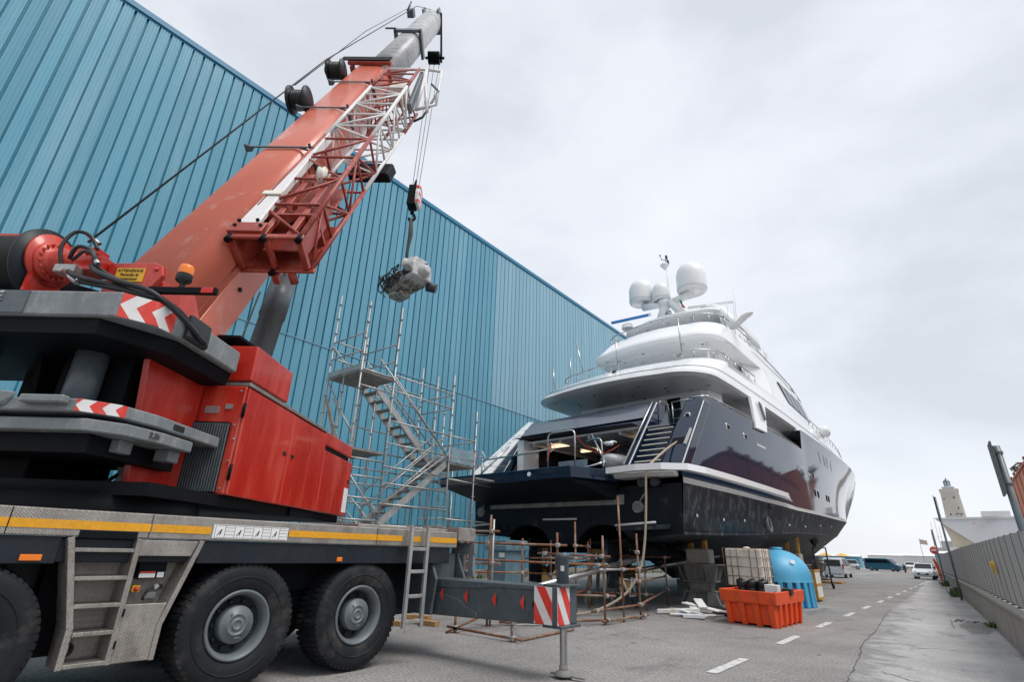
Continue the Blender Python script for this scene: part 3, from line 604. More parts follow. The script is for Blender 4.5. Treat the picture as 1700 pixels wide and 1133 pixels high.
# chevron stickers along the plate edge
def chevrons(base, a0, b1, d0, d1, z0, z1, n, first_white=True):
    pts = [Vector((a0,b1-1.6)),Vector((a0,b1-.36)),Vector((a0+.24,b1-.10)),Vector((a0+.7,b1))]
    seg = [(pts[i+1]-pts[i]).length for i in range(3)]
    def at(d):
        for i in range(3):
            if d <= seg[i] or i == 2:
                t = d/seg[i]; p = pts[i]+(pts[i+1]-pts[i])*t; nn = Vector(((pts[i+1]-pts[i]).y,-(pts[i+1]-pts[i]).x)).normalized()*-1
                return p, nn
            d -= seg[i]
    H = z1-z0; k = .85; w_ = (d1-d0)/n; mats = {i:MB(FS) for i in range(-1,n+2)}
    def P(d,z,off):
        p, nn = at(max(d0,min(d1,d))); return (p.x+nn.x*-off if False else p.x-abs(nn.x)*off if nn.x else p.x, p.y+abs(nn.y)*off, z)
    K = 10; S = 6
    for i in range(-1,n+2):
        for h in (0,1):
            for j in range(K):
                za = z0+H/2*(h+j/K) ; zb = z0+H/2*(h+(j+1)/K)
                oa = abs(za-(z0+H/2))*k; ob_ = abs(zb-(z0+H/2))*k
                for q in range(S):
                    e0 = d0+(i+q/S)*w_; e1 = d0+(i+(q+1)/S)*w_
                    c = [e0+oa,e1+oa,e1+ob_,e0+ob_]
                    if min(c) >= d1 or max(c) <= d0: continue
                    mats[i].add([P(c[0],za,.006),P(c[1],za,.006),P(c[2],zb,.006),P(c[3],zb,.006)], [(0,1,2,3)])
    for kk,mm in mats.items():
        if mm.v: mm.build('chevron_sticker', M_['hazard_red' if kk%2 else 'hazard_white'], base)
chevrons(U, 5.0, -4.05, 1.26, 1.85, 3.81, 4.09, 4)
chevrons(W1, 5.0, -4.1, 1.22, 1.66, 2.762, 2.884, 4)
text_part('2,2t', .085, FS(5.62,-4.035,2.64), (SB[0]*.25+SA[0]*.95,SB[1]*.25+SA[1]*.95,0), (0,0,1), M_['label_black'], W2)
m = MB(FS); m.box((5.98,-4.099,2.79),(6.18,-4.093,2.855)); m.build('black_sticker', M_['label_black'], W1)
text_part('E', .12, FS(4.992,-5.72,4.03), (SB[0],SB[1],0), (0,0,1), M_['steel'], U, ext=.01)
m = MB(FS); m.box((4.985,-6.4,3.82),(4.998,-5.42,4.085)); m.build('dark_sticker', M_['crane_dark_grey'], U)
text_part('E', .15, FS(4.978,-5.72,4.0), (SB[0],SB[1],0), (0,0,1), M_['steel'], U, ext=.012)
m = MB(FS); m.hexa([(5.62,-4.05,3.80),(5.62,-3.98,3.82),(6.05,-3.98,3.82),(6.05,-4.05,3.80)], [(5.62,-4.05,4.13),(5.62,-3.99,4.12),(6.05,-3.99,4.12),(6.05,-4.05,4.13)]); m.build('corner_guard', M_['black_plastic'], U, bevel=.02)
# columns between the plates
m = MB(FS); m.tube((5.75,-5.15,2.7),(5.75,-5.15,3.8),.17,n=20); m.build('counterweight_cylinder', M_['crane_dark_grey'], CR)
m = MB(FS); m.tube((5.75,-6.55,2.7),(5.75,-6.55,3.8),.17,n=20); m.box((5.5,-6.35,2.7),(5.6,-6.2,3.75)); m.box((5.4,-7.3,2.9),(5.5,-6.2,2.95)); m.build('counterweight_cylinder', M_['crane_dark_grey'], CR)
# hanging bracket under lower plate
m = MB(FS); m.beam((6.3,-4.9,2.55),(6.3,-4.75,2.3),.05,.1); m.beam((6.3,-4.75,2.3),(6.3,-4.82,2.2),.05,.07); m.build('pin_bracket', M_['crane_grey'], CR)
# ---- winch
WN = MB(FS); WN.lathe([(.33,-1.1),(.36,-1.05),(.36,-.02)], (5.45,-5.87,4.62), (0,1,0), n=36)
WD = WN.build('winch_drum', M_['wire'], CR)
rp = MB(FS)
for i in range(24): rp.lathe([(.36,0),(.385,.02),(.36,.04)], (5.45,-6.95+i*.044,4.62), (0,1,0), n=36)
rp.build('rope_layers', M_['wire'], WD)
m = MB(FS); m.lathe([(.0005,0),(.47,0),(.47,.04),(.0005,.04)], (5.45,-5.86,4.62), (0,1,0), n=44); m.build('drum_flange', M_['chassis_black'], WD)
m = MB(FS); m.lathe([(.0005,0),(.33,0),(.33,.035),(.0005,.035)], (5.40,-5.78,4.68), (0,1,0), n=36); m.hexa([(5.2,-5.78,4.2),(5.65,-5.78,4.2),(5.6,-5.78,4.6),(5.2,-5.78,4.6)],[(5.2,-5.745,4.2),(5.65,-5.745,4.2),(5.6,-5.745,4.6),(5.2,-5.745,4.6)]); WP = m.build('winch_side_plate', M_['red_paint'], WD)
m = MB(FS); m.lathe([(.24,0),(.24,.05),(.17,.06),(.17,.2),(.13,.22),(.13,.38),(.09,.4),(.0005,.4)], (5.38,-5.74,4.66), (0,1,0), n=24); m.build('winch_motor', M_['red_paint'], WD)
for i in range(18):
    a = 2*math.pi*i/18; m = MB(FS); c = (5.38+math.cos(a)*.21,-5.69,4.66+math.sin(a)*.21); m.tube(c,(c[0],c[1]+.03,c[2]),.018,n=6); m.build('motor_bolt', M_['red_paint'], WD)
m = MB(FS); m.beam((5.3,-6.9,4.98),(5.3,-6.05,4.98),.035,.035); m.beam((5.3,-6.05,4.98),(5.3,-5.8,4.80),.035,.035); m.build('winch_guard', M_['red_paint'], WD); m = MB(FS); m.beam((5.3,-6.9,4.35),(5.3,-6.0,4.34),.04,.04); m.beam((5.3,-6.0,4.34),(5.3,-5.8,4.5),.04,.04); m.build('winch_guard', M_['red_paint'], WD)
m = MB(FS); m.box((5.15,-5.45,4.42),(5.3,-5.2,4.52)); m.build('valve_block', M_['galvanised'], WD, bevel=.01)
m = MB(FS); m.box((5.25,-5.35,4.5),(5.5,-5.0,4.7)); m.tube((5.3,-5.3,4.7),(5.3,-5.3,4.85),.025); m.box((5.3,-5.5,4.75),(5.5,-5.15,4.84)); m.build('valve_block', M_['red_paint'], WD, bevel=.01)
for pts,r_ in (([(5.2,-5.4,4.5),(5.15,-5.45,4.75),(5.2,-5.4,4.98),(5.25,-5.25,4.96),(5.3,-5.15,4.8)],.022), ([(5.2,-5.35,4.62),(5.1,-5.2,4.72),(5.15,-5.05,4.68),(5.2,-4.98,4.5)],.022), ([(5.2,-5.3,4.6),(5.1,-5.1,4.66),(5.1,-4.98,4.6),(5.15,-4.95,4.42)],.02), ([(5.2,-5.3,4.45),(5.08,-5.15,4.36),(5.05,-4.95,4.28),(5.1,-4.7,4.24),(5.3,-4.3,4.2)],.03), ([(5.15,-5.0,4.5),(5.08,-4.85,4.38),(5.1,-4.6,4.28),(5.2,-4.25,4.2),(5.45,-4.02,4.02),(5.9,-3.95,3.85)],.032), ([(5.2,-4.95,4.48),(5.15,-4.7,4.34),(5.25,-4.4,4.24),(5.5,-4.08,4.1),(6.0,-4.0,3.85)],.03), ([(5.2,-5.2,4.32),(5.1,-4.9,4.24),(5.15,-4.5,4.18),(5.35,-4.15,4.14)],.028)):
    m = MB(FS); m.path(smooth(pts,5), r_, 8); m.build('hydraulic_hose', M_['black_plastic'], WD)
for p,q,r_ in (((5.15,-5.3,4.42),(5.1,-5.05,4.25),.032),((5.14,-5.0,4.58),(5.12,-4.9,4.5),.03),((5.28,-5.3,4.98),(5.3,-5.15,4.88),.024)):
    m = MB(FS); m.tube(p,q,r_,n=10); m.build('hose_fitting', M_['steel'], WD)
# bracket with the yellow warning plate
m = MB(FS); m.hexa([(5.35,-4.98,4.25),(5.35,-4.45,4.25),(5.35,-4.3,4.5),(5.35,-4.33,4.62),(5.35,-4.45,4.67),(5.35,-4.98,4.65)], [(5.42,-4.98,4.25),(5.42,-4.45,4.25),(5.42,-4.3,4.5),(5.42,-4.33,4.62),(5.42,-4.45,4.67),(5.42,-4.98,4.65)]); m.tube((5.33,-4.4,4.58),(5.36,-4.4,4.58),.03,n=12); m.box((5.4,-4.9,4.1),(5.7,-4.4,4.3)); BKT = m.build('pin_bracket', M_['red_paint'], CR, bevel=.008)
m = MB(FS); m.box((5.338,-4.86,4.40),(5.348,-4.52,4.58)); YP = m.build('warning_plate', M_['sign_yellow'], BKT)
for i,t_ in enumerate(('ATTENZIONE','Pericolo di','contusioni')):
    text_part(t_, .05, FS(5.333,-4.69,4.545-.055*i), (SB[0],SB[1],0), (0,0,1), M_['label_black'], YP, ext=.002)
# light bar + beacon
m = MB(FS); m.box((5.25,-4.35,4.22),(5.31,-3.55,4.30)); LB = m.build('light_bar', M_['black_steel'], CR, bevel=.006)
m = MB(FS); m.box((5.24,-3.72,4.225),(5.32,-3.58,4.295)); m.build('tail_lamp', M_['red_lamp'], LB, bevel=.006)
BC = MB(FS); BC.lathe([(.03,0),(.03,.05),(.065,.07),(.085,.09),(.085,.17)], (5.28,-3.98,4.30), n=20); BB = BC.build('beacon', M_['black_plastic'], LB)
m = MB(FS); m.lathe([(.08,.17),(.082,.25),(.07,.285),(.0005,.29)], (5.28,-3.98,4.30), n=20); m.build('beacon_lens', M_['orange_lamp'], BB)
# ================================================================== boom
EL = R(61.6); ce, se = math.cos(EL), math.sin(EL)
def FB(l, b_, h):      # boom frame: l along boom, b_ across, h below the top face
    return FS(6.4+l*ce+h*se, b_, 5.4+l*se-h*ce)
BC0 = -5.16
def boom_section(l0, l1, w_, h_, name, mat, sink=.0):
    hw = w_/2; prof = []
    for i in range(7):   # rounded upper corner right
        a = math.pi/2-i/6*math.pi/2; prof.append((hw-.3+.3*math.cos(a), .3-.3*math.sin(a)))
    for i in range(13):   # rounded belly
        a = i/12*math.pi; prof.append((hw*math.cos(a), h_*.48+h_*.52*math.sin(a)))
    for i in range(7):
        a = math.pi-i/6*math.pi/2; prof.append((-hw+.3+.3*math.cos(a), .3-.3*math.sin(a)))
    m = MB(FB); m.loft([[(l,BC0+p[0],p[1]+sink) for p in prof] for l in (l0,(l0+l1)/2,l1)], caps=True); return m.build(name, M_[mat], CR)
BM = boom_section(-.75, 12.1, 1.14, 1.32, 'boom_base_section', 'boom_red')
pm('boom_inner', (.40,.41,.42), .42, var=.12, scale=1.5, dirt=(.2,.17,.14), damt=.6, dscale=1.6, dpos=(.48,.6), streak=.5)
BI = boom_section(12.05, 24.9, .93, 1.1, 'boom_inner_section', 'boom_inner', .09)
m = MB(FB); m.box((12.0,BC0-.72,-.12),(12.28,BC0+.68,.0)); m.box((11.95,BC0-.66,0),(12.3,BC0-.575,.9)); m.box((11.95,BC0+.575,0),(12.3,BC0+.66,.9)); m.build('boom_collar', M_['jib_red'], BM, bevel=.02)
m = MB(FB); m.box((12.05,BC0-.95,-.16),(12.5,BC0+.65,-.125)); m.build('collar_hood', M_['black_steel'], BM)
m = MB(FB); m.box((18.4,BC0-.56,-.03),(18.75,BC0+.56,.08)); m.box((18.4,BC0+.47,-.03),(18.75,BC0+.58,1.1)); m.box((18.4,BC0-.58,-.03),(18.75,BC0-.47,1.1)); m.tube((18.6,BC0-.5,-.05),(18.6,BC0-.95,-.05),.04); m.build('inner_collar', M_['crane_dark_grey'], BI, bevel=.01)
m = MB(FB); m.box((22.4,BC0-.75,-.25),(22.9,BC0-.45,.1)); m.tube((22.5,BC0-.7,-.25),(23.0,BC0-.6,-.5),.04); m.build('boom_camera', M_['crane_dark_grey'], BI)
# clamps across the top face
for l,w_ in ((4.35,1.5),(7.2,1.36),(9.75,1.3)):
    m = MB(FB); m.beam((l,BC0-w_/2,-.04),(l,BC0+w_/2-.05,-.04),.05,.03,up=(0,0,1)); m.hexa([(l-.03,BC0-w_/2,-.1),(l-.03,BC0-w_/2+.2,-.03),(l-.03,BC0-w_/2+.12,.06),(l-.03,BC0-w_/2,.06)], [(l+.03,BC0-w_/2,-.1),(l+.03,BC0-w_/2+.2,-.03),(l+.03,BC0-w_/2+.12,.06),(l+.03,BC0-w_/2,.06)])
    m.path([(l,BC0+.4,-.03),(l,BC0+.56,.02),(l,BC0+.61,.18),(l,BC0+.62,.45)], .025, 6); m.beam((l,BC0+.62,-.12),(l,BC0+.66,.5),.05,.04); m.build('boom_clamp', M_['crane_dark_grey'], BM)
# bolts and plate along the foot of the boom
m = MB(FB); m.box((-.7,BC0+.565,.5),(4.6,BC0+.576,.53)); m.build('weld_seam', M_['jib_red'], BM)
for l in (.4,1.1,1.8,2.5): m = MB(FB); m.tube((l,BC0+.55,.86),(l,BC0+.60,.86),.04,n=10); m.build('boom_bolt', M_['black_steel'], BM)
m = MB(FB); m.box((-.72,BC0+.545,.62),(2.9,BC0+.576,1.2)); m.build('foot_plate', M_['boom_red'], BM, bevel=.01)
# hose / cable drums on the left flank
for l,rr in ((7.75,.36),(11.0,.34)):
    m = MB(FB); O_ = (l,BC0-.98,-.05); m.lathe([(.16,-.02),(.16,.42)], O_, (0,1,0), n=20); D_ = m.build('hose_drum', M_['black_plastic'], BM)
    for off in (-.02,.4):
        f_ = MB(FB); f_.lathe([(.0005,off),(rr,off-.02),(rr,off+.02),(.0005,off+.03)], O_, (0,1,0), n=28); f_.build('drum_flange', M_['chassis_black'], D_)
    h_ = MB(FB)
    for i in range(7): h_.lathe([(.23,.03+i*.05),(.26,.055+i*.05),(.23,.08+i*.05)], O_, (0,1,0), n=24)
    h_.tube((l,BC0-1.12,-.05),(l,BC0-.98,-.05),.12,n=12); h_.beam((l-.1,BC0-.6,.1),(l,BC0-.98,-.05),.12,.1); h_.build('wound_hose', M_['black_plastic'], D_)
# head sheaves
m = MB(FB); m.box((24.6,BC0-.42,.0),(25.4,BC0-.34,1.0)); m.box((24.6,BC0+.34,.0),(25.4,BC0+.42,1.0)); m.box((24.6,BC0-.42,1.0),(25.0,BC0+.42,1.15)); HD = m.build('boom_head', M_['crane_grey'], BI, bevel=.02)
for i in range(4):
    m = MB(FB); m.lathe([(.05,-.03),(.36,-.03),(.33,0),(.36,.03),(.05,.03)], (25.25,BC0-.25+i*.165,.5), (0,1,0), n=24); m.build('sheave', M_['black_plastic'], HD)
m = MB(FB); m.hexa([(24.7,BC0+.44,.9),(25.1,BC0+.44,.2),(25.2,BC0+.44,.3),(24.0,BC0+.44,2.35),(23.75,BC0+.44,2.25)], [(24.7,BC0+.52,.9),(25.1,BC0+.52,.2),(25.2,BC0+.52,.3),(24.0,BC0+.52,2.35),(23.75,BC0+.52,2.25)]); m.build('head_arm', M_['black_steel'], BI)
SHV = FB(23.9,BC0,2.1)
for i in range(7):
    m = MB(FB); m.lathe([(.05,-.03),(.33,-.03),(.29,0),(.33,.03),(.05,.03)], (23.95,BC0-.15+i*.085,2.1), (0,1,0), n=24); m.build('sheave', M_['black_steel'], BI)
m = MB(FB); m.tube((23.95,BC0-.35,2.1),(23.95,BC0+.65,2.1),.07); m.build('sheave_axle', M_['black_steel'], BI)
# winch ropes above the boom and lift ropes
m = MB(); m.path([FS(5.45,-5.45,5.0),FB(10,-5.85,-.55),FB(23.2,-5.55,-.3),FB(25.2,-5.2,.1)], .015, 6); m.build('winch_rope', M_['wire'], CR)
m = MB(); m.path([FB(7.8,-6.0,-.4),FB(15,-5.95,-.5),FB(22.6,-5.7,-.35)], .011, 5); m.build('hose_line', M_['wire'], CR)
EN = Vector(FS(19.51,-5.17,0)); HX, HY = EN.x, EN.y
for du in (-.16,0,.17):
    m = MB(); p = Vector(FB(23.95,BC0+.1+du*1.5,2.38)); m.tube((p.x,p.y,p.z),(HX+SB[0]*du*.9,HY+SB[1]*du*.9,17.2),.014,n=5); m.build('hoist_rope', M_['wire'], CR)
# lift cylinder
m = MB(FS); c0 = Vector((9.15,BC0,3.6)); c1 = Vector((9.72,BC0,6.75)); c2 = Vector((10.05,BC0,8.6)); m.lathe([(.235,0),(.235,2.3),(.255,2.3),(.255,(c1-c0).length),(.12,(c1-c0).length+.02)], c0, c1-c0, n=28); LC = m.build('lift_cylinder', M_['crane_grey'], CR)
m = MB(FS); m.tube(c1,c2,.13,n=20); m.build('cylinder_rod', M_['steel'], LC)
m = MB(FS); m.path([(9.0,BC0-.33,3.9),(9.2,BC0-.33,5),(9.5,BC0-.33,6.4)], .02); m.build('hydraulic_pipe', M_['crane_dark_grey'], LC)
m = MB(FS); m.tube((8.95,BC0+.05,4.55),(8.85,BC0+.05,4.55),.1,n=14); m.build('port_cap', M_['black_steel'], LC)
# ================================================================== folded lattice jib on the right flank
JB = thing('lattice_jib', FB(.5,-4,0), None, None); JB.parent = CR; JB.location = ORG[JB.name]-ORG[CR.name]
def FJ(l, u, d):    # jib frame: l along, u 0..1 across (left..right), d 0..1 depth
    wd = 1.06-.05*l/11; dp = .60+.48*l/11
    p0 = (6.72-5.4*0, 0)
    a = 6.70+l*ce+d*dp*se; z = 5.95+l*se-d*dp*ce
    return FS(a, -4.5+u*wd, z)
def seg_mat(l): return 'jib_red' if l < 4.6 or l > 8.8 else 'jib_white'
CUT = [0,1.1,2.2,3.3,4.4,5.3,6.2,7.1,8.0,8.7,9.5,10.3,11.0]
for (u,d) in ((0,0),(1,0),(0,1),(1,1)):
    for l0,l1,mt in ((0,4.6,'jib_red'),(4.6,8.8,'jib_white'),(8.8,11.0,'jib_red')):
        if d == 1: l0, l1 = max(0,l0-1.2), l1-1.2
        m = MB(); m.tube(FJ(l0,u,d),FJ(l1,u,d),.046,n=10); m.build('chord', M_[mt], JB)
for l0,l1 in zip(CUT,CUT[1:]):
    k_ = CUT.index(l0)
    for fa,fb in (((0,0),(1,0)),((1,0),(1,1)),((0,1),(1,1)),((0,0),(0,1))):
        p, q = (fa,fb) if k_%2 else (fb,fa)
        if l1 > 9.9 and (fa[1]+fb[1]) > 0: continue
        m = MB(); m.tube(FJ(l0,*p),FJ(l1,*q),.027,n=6); m.build('brace', M_[seg_mat((l0+l1)/2)], JB)
        m = MB(); m.tube(FJ(l0,*p),FJ(l0,*q),.027,n=6); m.build('brace', M_[seg_mat(l0)], JB)
# root end box with cut-outs
m = MB()
for u0,u1,d0,d1 in ((-.08,1.05,-.05,.04),(-.05,1.08,.95,1.04),(-.04,.05,.06,.92),(.93,1.02,.06,.92),(.46,.52,.06,.92)):
    m.hexa([FJ(-.1,u0,d0),FJ(-.1,u1,d0),FJ(-.1,u1,d1),FJ(-.1,u0,d1)], [FJ(.02,u0,d0),FJ(.02,u1,d0),FJ(.02,u1,d1),FJ(.02,u0,d1)])
m.build('root_frame', M_['jib_red'], JB, bevel=.015)
for u0,u1,d0,d1,nm in ((0,1,.93,.98,'root_floor'),(.0,.04,.05,.95,'root_side'),(.95,.99,.1,.6,'root_side')):
    m = MB(); m.hexa([FJ(0,u0,d0),FJ(1.5,u0,d0),FJ(1.5,u1,d0),FJ(0,u1,d0)], [FJ(0,u0,d1),FJ(1.1,u0,d1),FJ(1.1,u1,d1),FJ(0,u1,d1)]); m.build(nm, M_['jib_red'], JB)
m = MB(); m.hexa([FJ(.75,0,.02),FJ(.75,1,.02),FJ(.75,1,.98),FJ(.75,0,.98)], [FJ(.8,0,.02),FJ(.8,1,.02),FJ(.8,1,.98),FJ(.8,0,.98)]); RB_ = m.build('root_bulkhead', M_['jib_red'], JB)
for u,d,r_ in ((.2,.35,.1),(.3,.7,.07),(.62,.4,.12),(.8,.7,.08),(.5,.75,.05),(.85,.25,.06)):
    ax_ = Vector(FJ(1,0,0))-Vector(FJ(0,0,0)); m = MB(); m.lathe([(.0005,0),(r_,0),(r_,.01)], FJ(.73,u,d), ax_, n=14); m.build('lightening_hole', M_['black_steel'], RB_)
m = MB()
for u in (.32,.72): m.hexa([FJ(.1,u,.05),FJ(2.5,u,.05),FJ(2.5,u+.1,.05),FJ(.1,u+.1,.05)], [FJ(.1,u,.2),FJ(2.5,u,.2),FJ(2.5,u+.1,.2),FJ(.1,u+.1,.2)])
m.hexa([FJ(.1,.3,.5),FJ(2.6,.3,.5),FJ(2.6,.95,.5),FJ(.1,.95,.5)], [FJ(.1,.3,.56),FJ(2.6,.3,.56),FJ(2.6,.95,.56),FJ(.1,.95,.56)])
m.build('root_girder', M_['jib_red'], JB, bevel=.01)
for lz in ((-.12,-.02,0),(-.12,.48,0),(-.12,1.0,0),(-.12,.45,1)): m = MB(); m.tube(FJ(-.16,lz[1],lz[2]),FJ(-.02,lz[1],lz[2]),.05,n=10); m.build('pin', M_['black_steel'], JB)
m = MB(); m.tube(FJ(-.12,.75,1.02),FJ(-.12,.75,1.3),.07); m.beam(FJ(-.12,.5,1.05),FJ(-.12,.5,1.3),.1,.12); m.build('lower_lug', M_['jib_red'], JB)
# white sheath plate between boom and jib
m = MB(); m.hexa([FJ(.25,-.05,-.08),FJ(.25,.26,-.08),FJ(4.8,.05,-.02),FJ(4.8,-.02,-.02)], [FJ(.25,-.05,.05),FJ(.25,.26,.05),FJ(4.8,.05,.25),FJ(4.8,-.02,.25)]); SH = m.build('white_sheath', M_['jib_white'], JB, bevel=.015)
m = MB(); m.hexa([FJ(.02,-.09,-.12),FJ(.02,.42,-.12),FJ(.30,.42,-.12),FJ(.30,-.09,-.12)], [FJ(.02,-.09,0),FJ(.02,.42,0),FJ(.30,.42,0),FJ(.30,-.09,0)]); m.build('sheath_foot', M_['jib_red'], SH, bevel=.01)
m = MB(); m.hexa([FJ(1.35,-.07,-.12),FJ(1.35,.24,-.12),FJ(1.48,.24,-.12),FJ(1.48,-.07,-.12)], [FJ(1.35,-.07,-.08),FJ(1.35,.24,-.08),FJ(1.48,.24,-.08),FJ(1.48,-.07,-.08)]); m.build('sheath_rib', M_['ibc_plastic'], SH)
for u,l in ((-.02,.18),(.36,.18),(-.02,.34),(.25,.36)): m = MB(); m.tube(FJ(l,u,-.16),FJ(l,u,-.1),.03,n=8); m.build('sheath_bolt', M_['black_steel'], SH)
# small sheave + black box hanging from the jib, inner nested jib and white tip frame
m = MB(); m.lathe([(.03,-.05),(.2,-.05),(.17,0),(.2,.05),(.03,.05)], FJ(2.35,.62,.05), Vector(FJ(0,1,0))-Vector(FJ(0,0,0)), n=20); m.build('guide_sheave', M_['ibc_plastic'], JB)
m = MB(); m.hexa([FJ(4.6,.3,1.05),FJ(4.6,1.2,1.05),FJ(5.3,1.2,1.05),FJ(5.3,.3,1.05)], [FJ(4.6,.3,1.35),FJ(4.6,1.25,1.35),FJ(5.3,1.25,1.35),FJ(5.3,.3,1.35)]); m.build('folding_strut', M_['black_steel'], JB, bevel=.03)
m = MB()
for u,d in ((.25,.3),(.75,.3),(.25,.8),(.75,.8)): m.tube(FJ(6.6,u,d),FJ(10.4,u,d),.04,n=6)
for i in range(8):
    l = 6.8+i*.45
    m.tube(FJ(l,.25,.3),FJ(l+.45,.75,.3),.02,n=5); m.tube(FJ(l,.75,.3),FJ(l+.45,.75,.8),.02,n=5); m.tube(FJ(l,.25,.8),FJ(l+.45,.25,.3),.02,n=5)
m.build('nested_jib', M_['jib_red'], JB)
m = MB(); m.hexa([FJ(9.3,.35,.15),FJ(9.3,.8,.15),FJ(10.1,.8,.15),FJ(10.1,.35,.15)], [FJ(9.3,.35,.7),FJ(9.3,.8,.7),FJ(10.1,.8,.7),FJ(10.1,.35,.7)]); m.build('tip_drum', M_['ibc_plastic'], JB)
m = MB()
tp = [FJ(10.9,0,0),FJ(10.9,1.25,0),FJ(10.9,1.7,.05),FJ(8.9,1.75,.5),FJ(8.7,1.2,.6)]
for p,q in zip(tp,tp[1:]): m.tube(p,q,.045,n=8)
m.tube(tp[1],tp[4],.05,n=8); m.tube(FJ(10.7,1.2,.15),FJ(8.5,1.55,.6),.05,n=8); m.build('tip_frame', M_['jib_white'], JB)
m = MB(); m.hexa([FJ(8.4,1.03,.35),FJ(8.4,1.14,.35),FJ(10.9,1.14,.05),FJ(10.9,1.03,.05)], [FJ(8.4,1.03,.65),FJ(8.4,1.14,.65),FJ(10.9,1.14,.25),FJ(10.9,1.03,.25)]); m.build('tip_cheek', M_['crane_grey'], JB, bevel=.02)
m = MB(); m.path([FJ(10,1.5,.2),FJ(9.6,1.75,.3),FJ(9.0,1.6,.5),FJ(8.3,1.45,.7),FJ(8.2,1.2,.8)], .035); m.build('hose', M_['black_plastic'], JB)
# ================================================================== hook block, sling and engine (hanging)
hk = thing('hook_block', (HX,HY,16.0), 'black hook block with red and white striped side hanging on hoist ropes', 'hook block')
def FH(a, b_, z): return (HX+SA[0]*a+SB[0]*b_, HY+SA[1]*a+SB[1]*b_, z)
m = MB(FH); m.hexa([(-.3,-.26,15.9),(.3,-.26,15.9),(.3,.1,15.9),(-.3,.1,15.9)], [(-.25,-.24,17.0),(.25,-.24,17.0),(.25,.1,17.0),(-.25,.1,17.0)]); m.tube((0,-.05,17.0),(0,.0,17.45),.09,.04); hkb = m.build('block_body', M_['black_steel'], hk, bevel=.05)
m = MB(FH); m.hexa([(-.36,.11,15.95),(.36,.11,15.95),(.4,.11,16.5),(.25,.11,17.0),(-.25,.11,17.0),(-.4,.11,16.5)], [(-.36,.27,15.95),(.36,.27,15.95),(.4,.27,16.5),(.25,.27,17.0),(-.25,.27,17.0),(-.4,.27,16.5)]); hkc = m.build('cheek_plate', M_['hazard_white'], hk, bevel=.03)
for z in (15.97,16.35,16.72):
    m = MB(FH)
    for s_ in (-1,1): m.hexa([(s_*.0,.273,z+.16),(s_*.36,.273,z),(s_*.36,.273,z+.15),(s_*.0,.273,z+.3)], [(s_*.0,.279,z+.16),(s_*.36,.279,z),(s_*.36,.279,z+.15),(s_*.0,.279,z+.3)])
    m.box((-.37,.12,z),(-.362,.26,z+.14)); m.build('red_stripe', M_['hazard_red'], hkc)
m = MB(FH); m.tube((0,-.02,15.9),(0,-.02,15.55),.09,n=10); m.path([(0,-.02,15.6),(0,.1,15.45),(0,.14,15.3),(0,.05,15.18),(0,-.1,15.2),(0,-.14,15.32)], .06, 8); m.build('hook', M_['black_steel'], hk)
sl_ = MB(FH); sl_.path([(0,-.02,15.25),(.0,.03,14.4),(0,-.03,13.6),(0,-.04,12.9)], [.09,.11,.06,.055], 8)
sl_.build('lifting_sling', M_['sling'], label='dark fabric sling between the crane hook and the hanging engine', cat='sling')
eng = thing('marine_engine', (HX,HY,11.2), 'dirty white marine engine with hoses hanging from the crane sling', 'engine')
def FE(a, b_, z):   # engine frame, tilted and yawed: local x long axis, towards lower right
    ax = Vector((SB[0]*.80-SA[0]*.60, SB[1]*.80-SA[1]*.60, .10)).normalized(); ay = Vector((0,0,1)).cross(ax).normalized(); az_ = ax.cross(ay)
    return tuple(Vector((HX,HY,12.2))+ax*a+ay*b_+az_*z)
m = MB(FE); m.box((-.75,-.42,-.62),(.35,.42,.05)); m.box((.2,-.5,-.55),(.75,.5,.1)); m.build('engine_block', M_['engine_grimy'], eng, bevel=.06)
m = MB(FE); m.hexa([(.72,-.6,-.5),(.72,.6,-.5),(.72,.62,.2),(.72,.4,.62),(.72,-.45,.62),(.72,-.62,.2)], [(1.12,-.5,-.42),(1.12,.5,-.42),(1.12,.52,.15),(1.12,.3,.5),(1.12,-.35,.5),(1.12,-.5,.15)]); gb = m.build('gearbox_housing', M_['engine_white'], eng, bevel=.04)
m = MB(FE); m.lathe([(.28,0),(.28,.14),(.2,.18),(.19,.3),(.08,.31),(.0005,.31)], (1.1,.02,-.1), (1,0,0), n=24); m.build('output_flange', M_['engine_white'], gb)
for y_,z_ in ((.2,.35),(.33,.1)):
    m = MB(FE); m.beam((1.125,y_-.1,z_),(1.125,y_+.1,z_+.04),.05,.012); m.beam((1.127,y_-.02,z_-.1),(1.127,y_+.03,z_+.1),.05,.012); m.build('blue_tape', M_['tape_blue'], gb)
m = MB(FE); m.tube((.85,.5,-.5),(1.15,.75,-.62),.2,n=16); m.tube((.7,-.55,-.2),(1.0,-.72,-.2),.16,n=14); m.build('exhaust_elbow', M_['engine_dark'], eng)
m = MB(FE); m.lathe([(.0005,-.35),(.2,-.3),(.22,0),(.2,.3),(.0005,.35)], (-.35,-.05,.28), (1,0,0), n=16); m.lathe([(.0005,-.2),(.15,-.18),(.15,.18),(.0005,.2)], (-.7,.22,.12), (1,0,0), n=14); m.build('air_filter', M_['engine_white'], eng)
m = MB(FE); m.path([(.15,-.1,.3),(.3,-.1,.6),(.5,0,.68),(.62,.05,.5)], .13, 10); m.build('turbo_pipe', M_['engine_dark'], eng)
m = MB(FE); m.lathe([(.0005,-.13),(.2,-.13),(.2,.13),(.0005,.13)], (.25,-.15,.62), (0,1,0), n=16); m.build('turbocharger', M_['ibc_plastic'], eng)
for k_ in range(6):
    m = MB(FE); m.box((-.7+k_*.17,-.47,-.1),(-.6+k_*.17,-.3,.12)); m.build('injector_cover', M_['engine_dark' if k_%2 else 'bronze'], eng, bevel=.01)
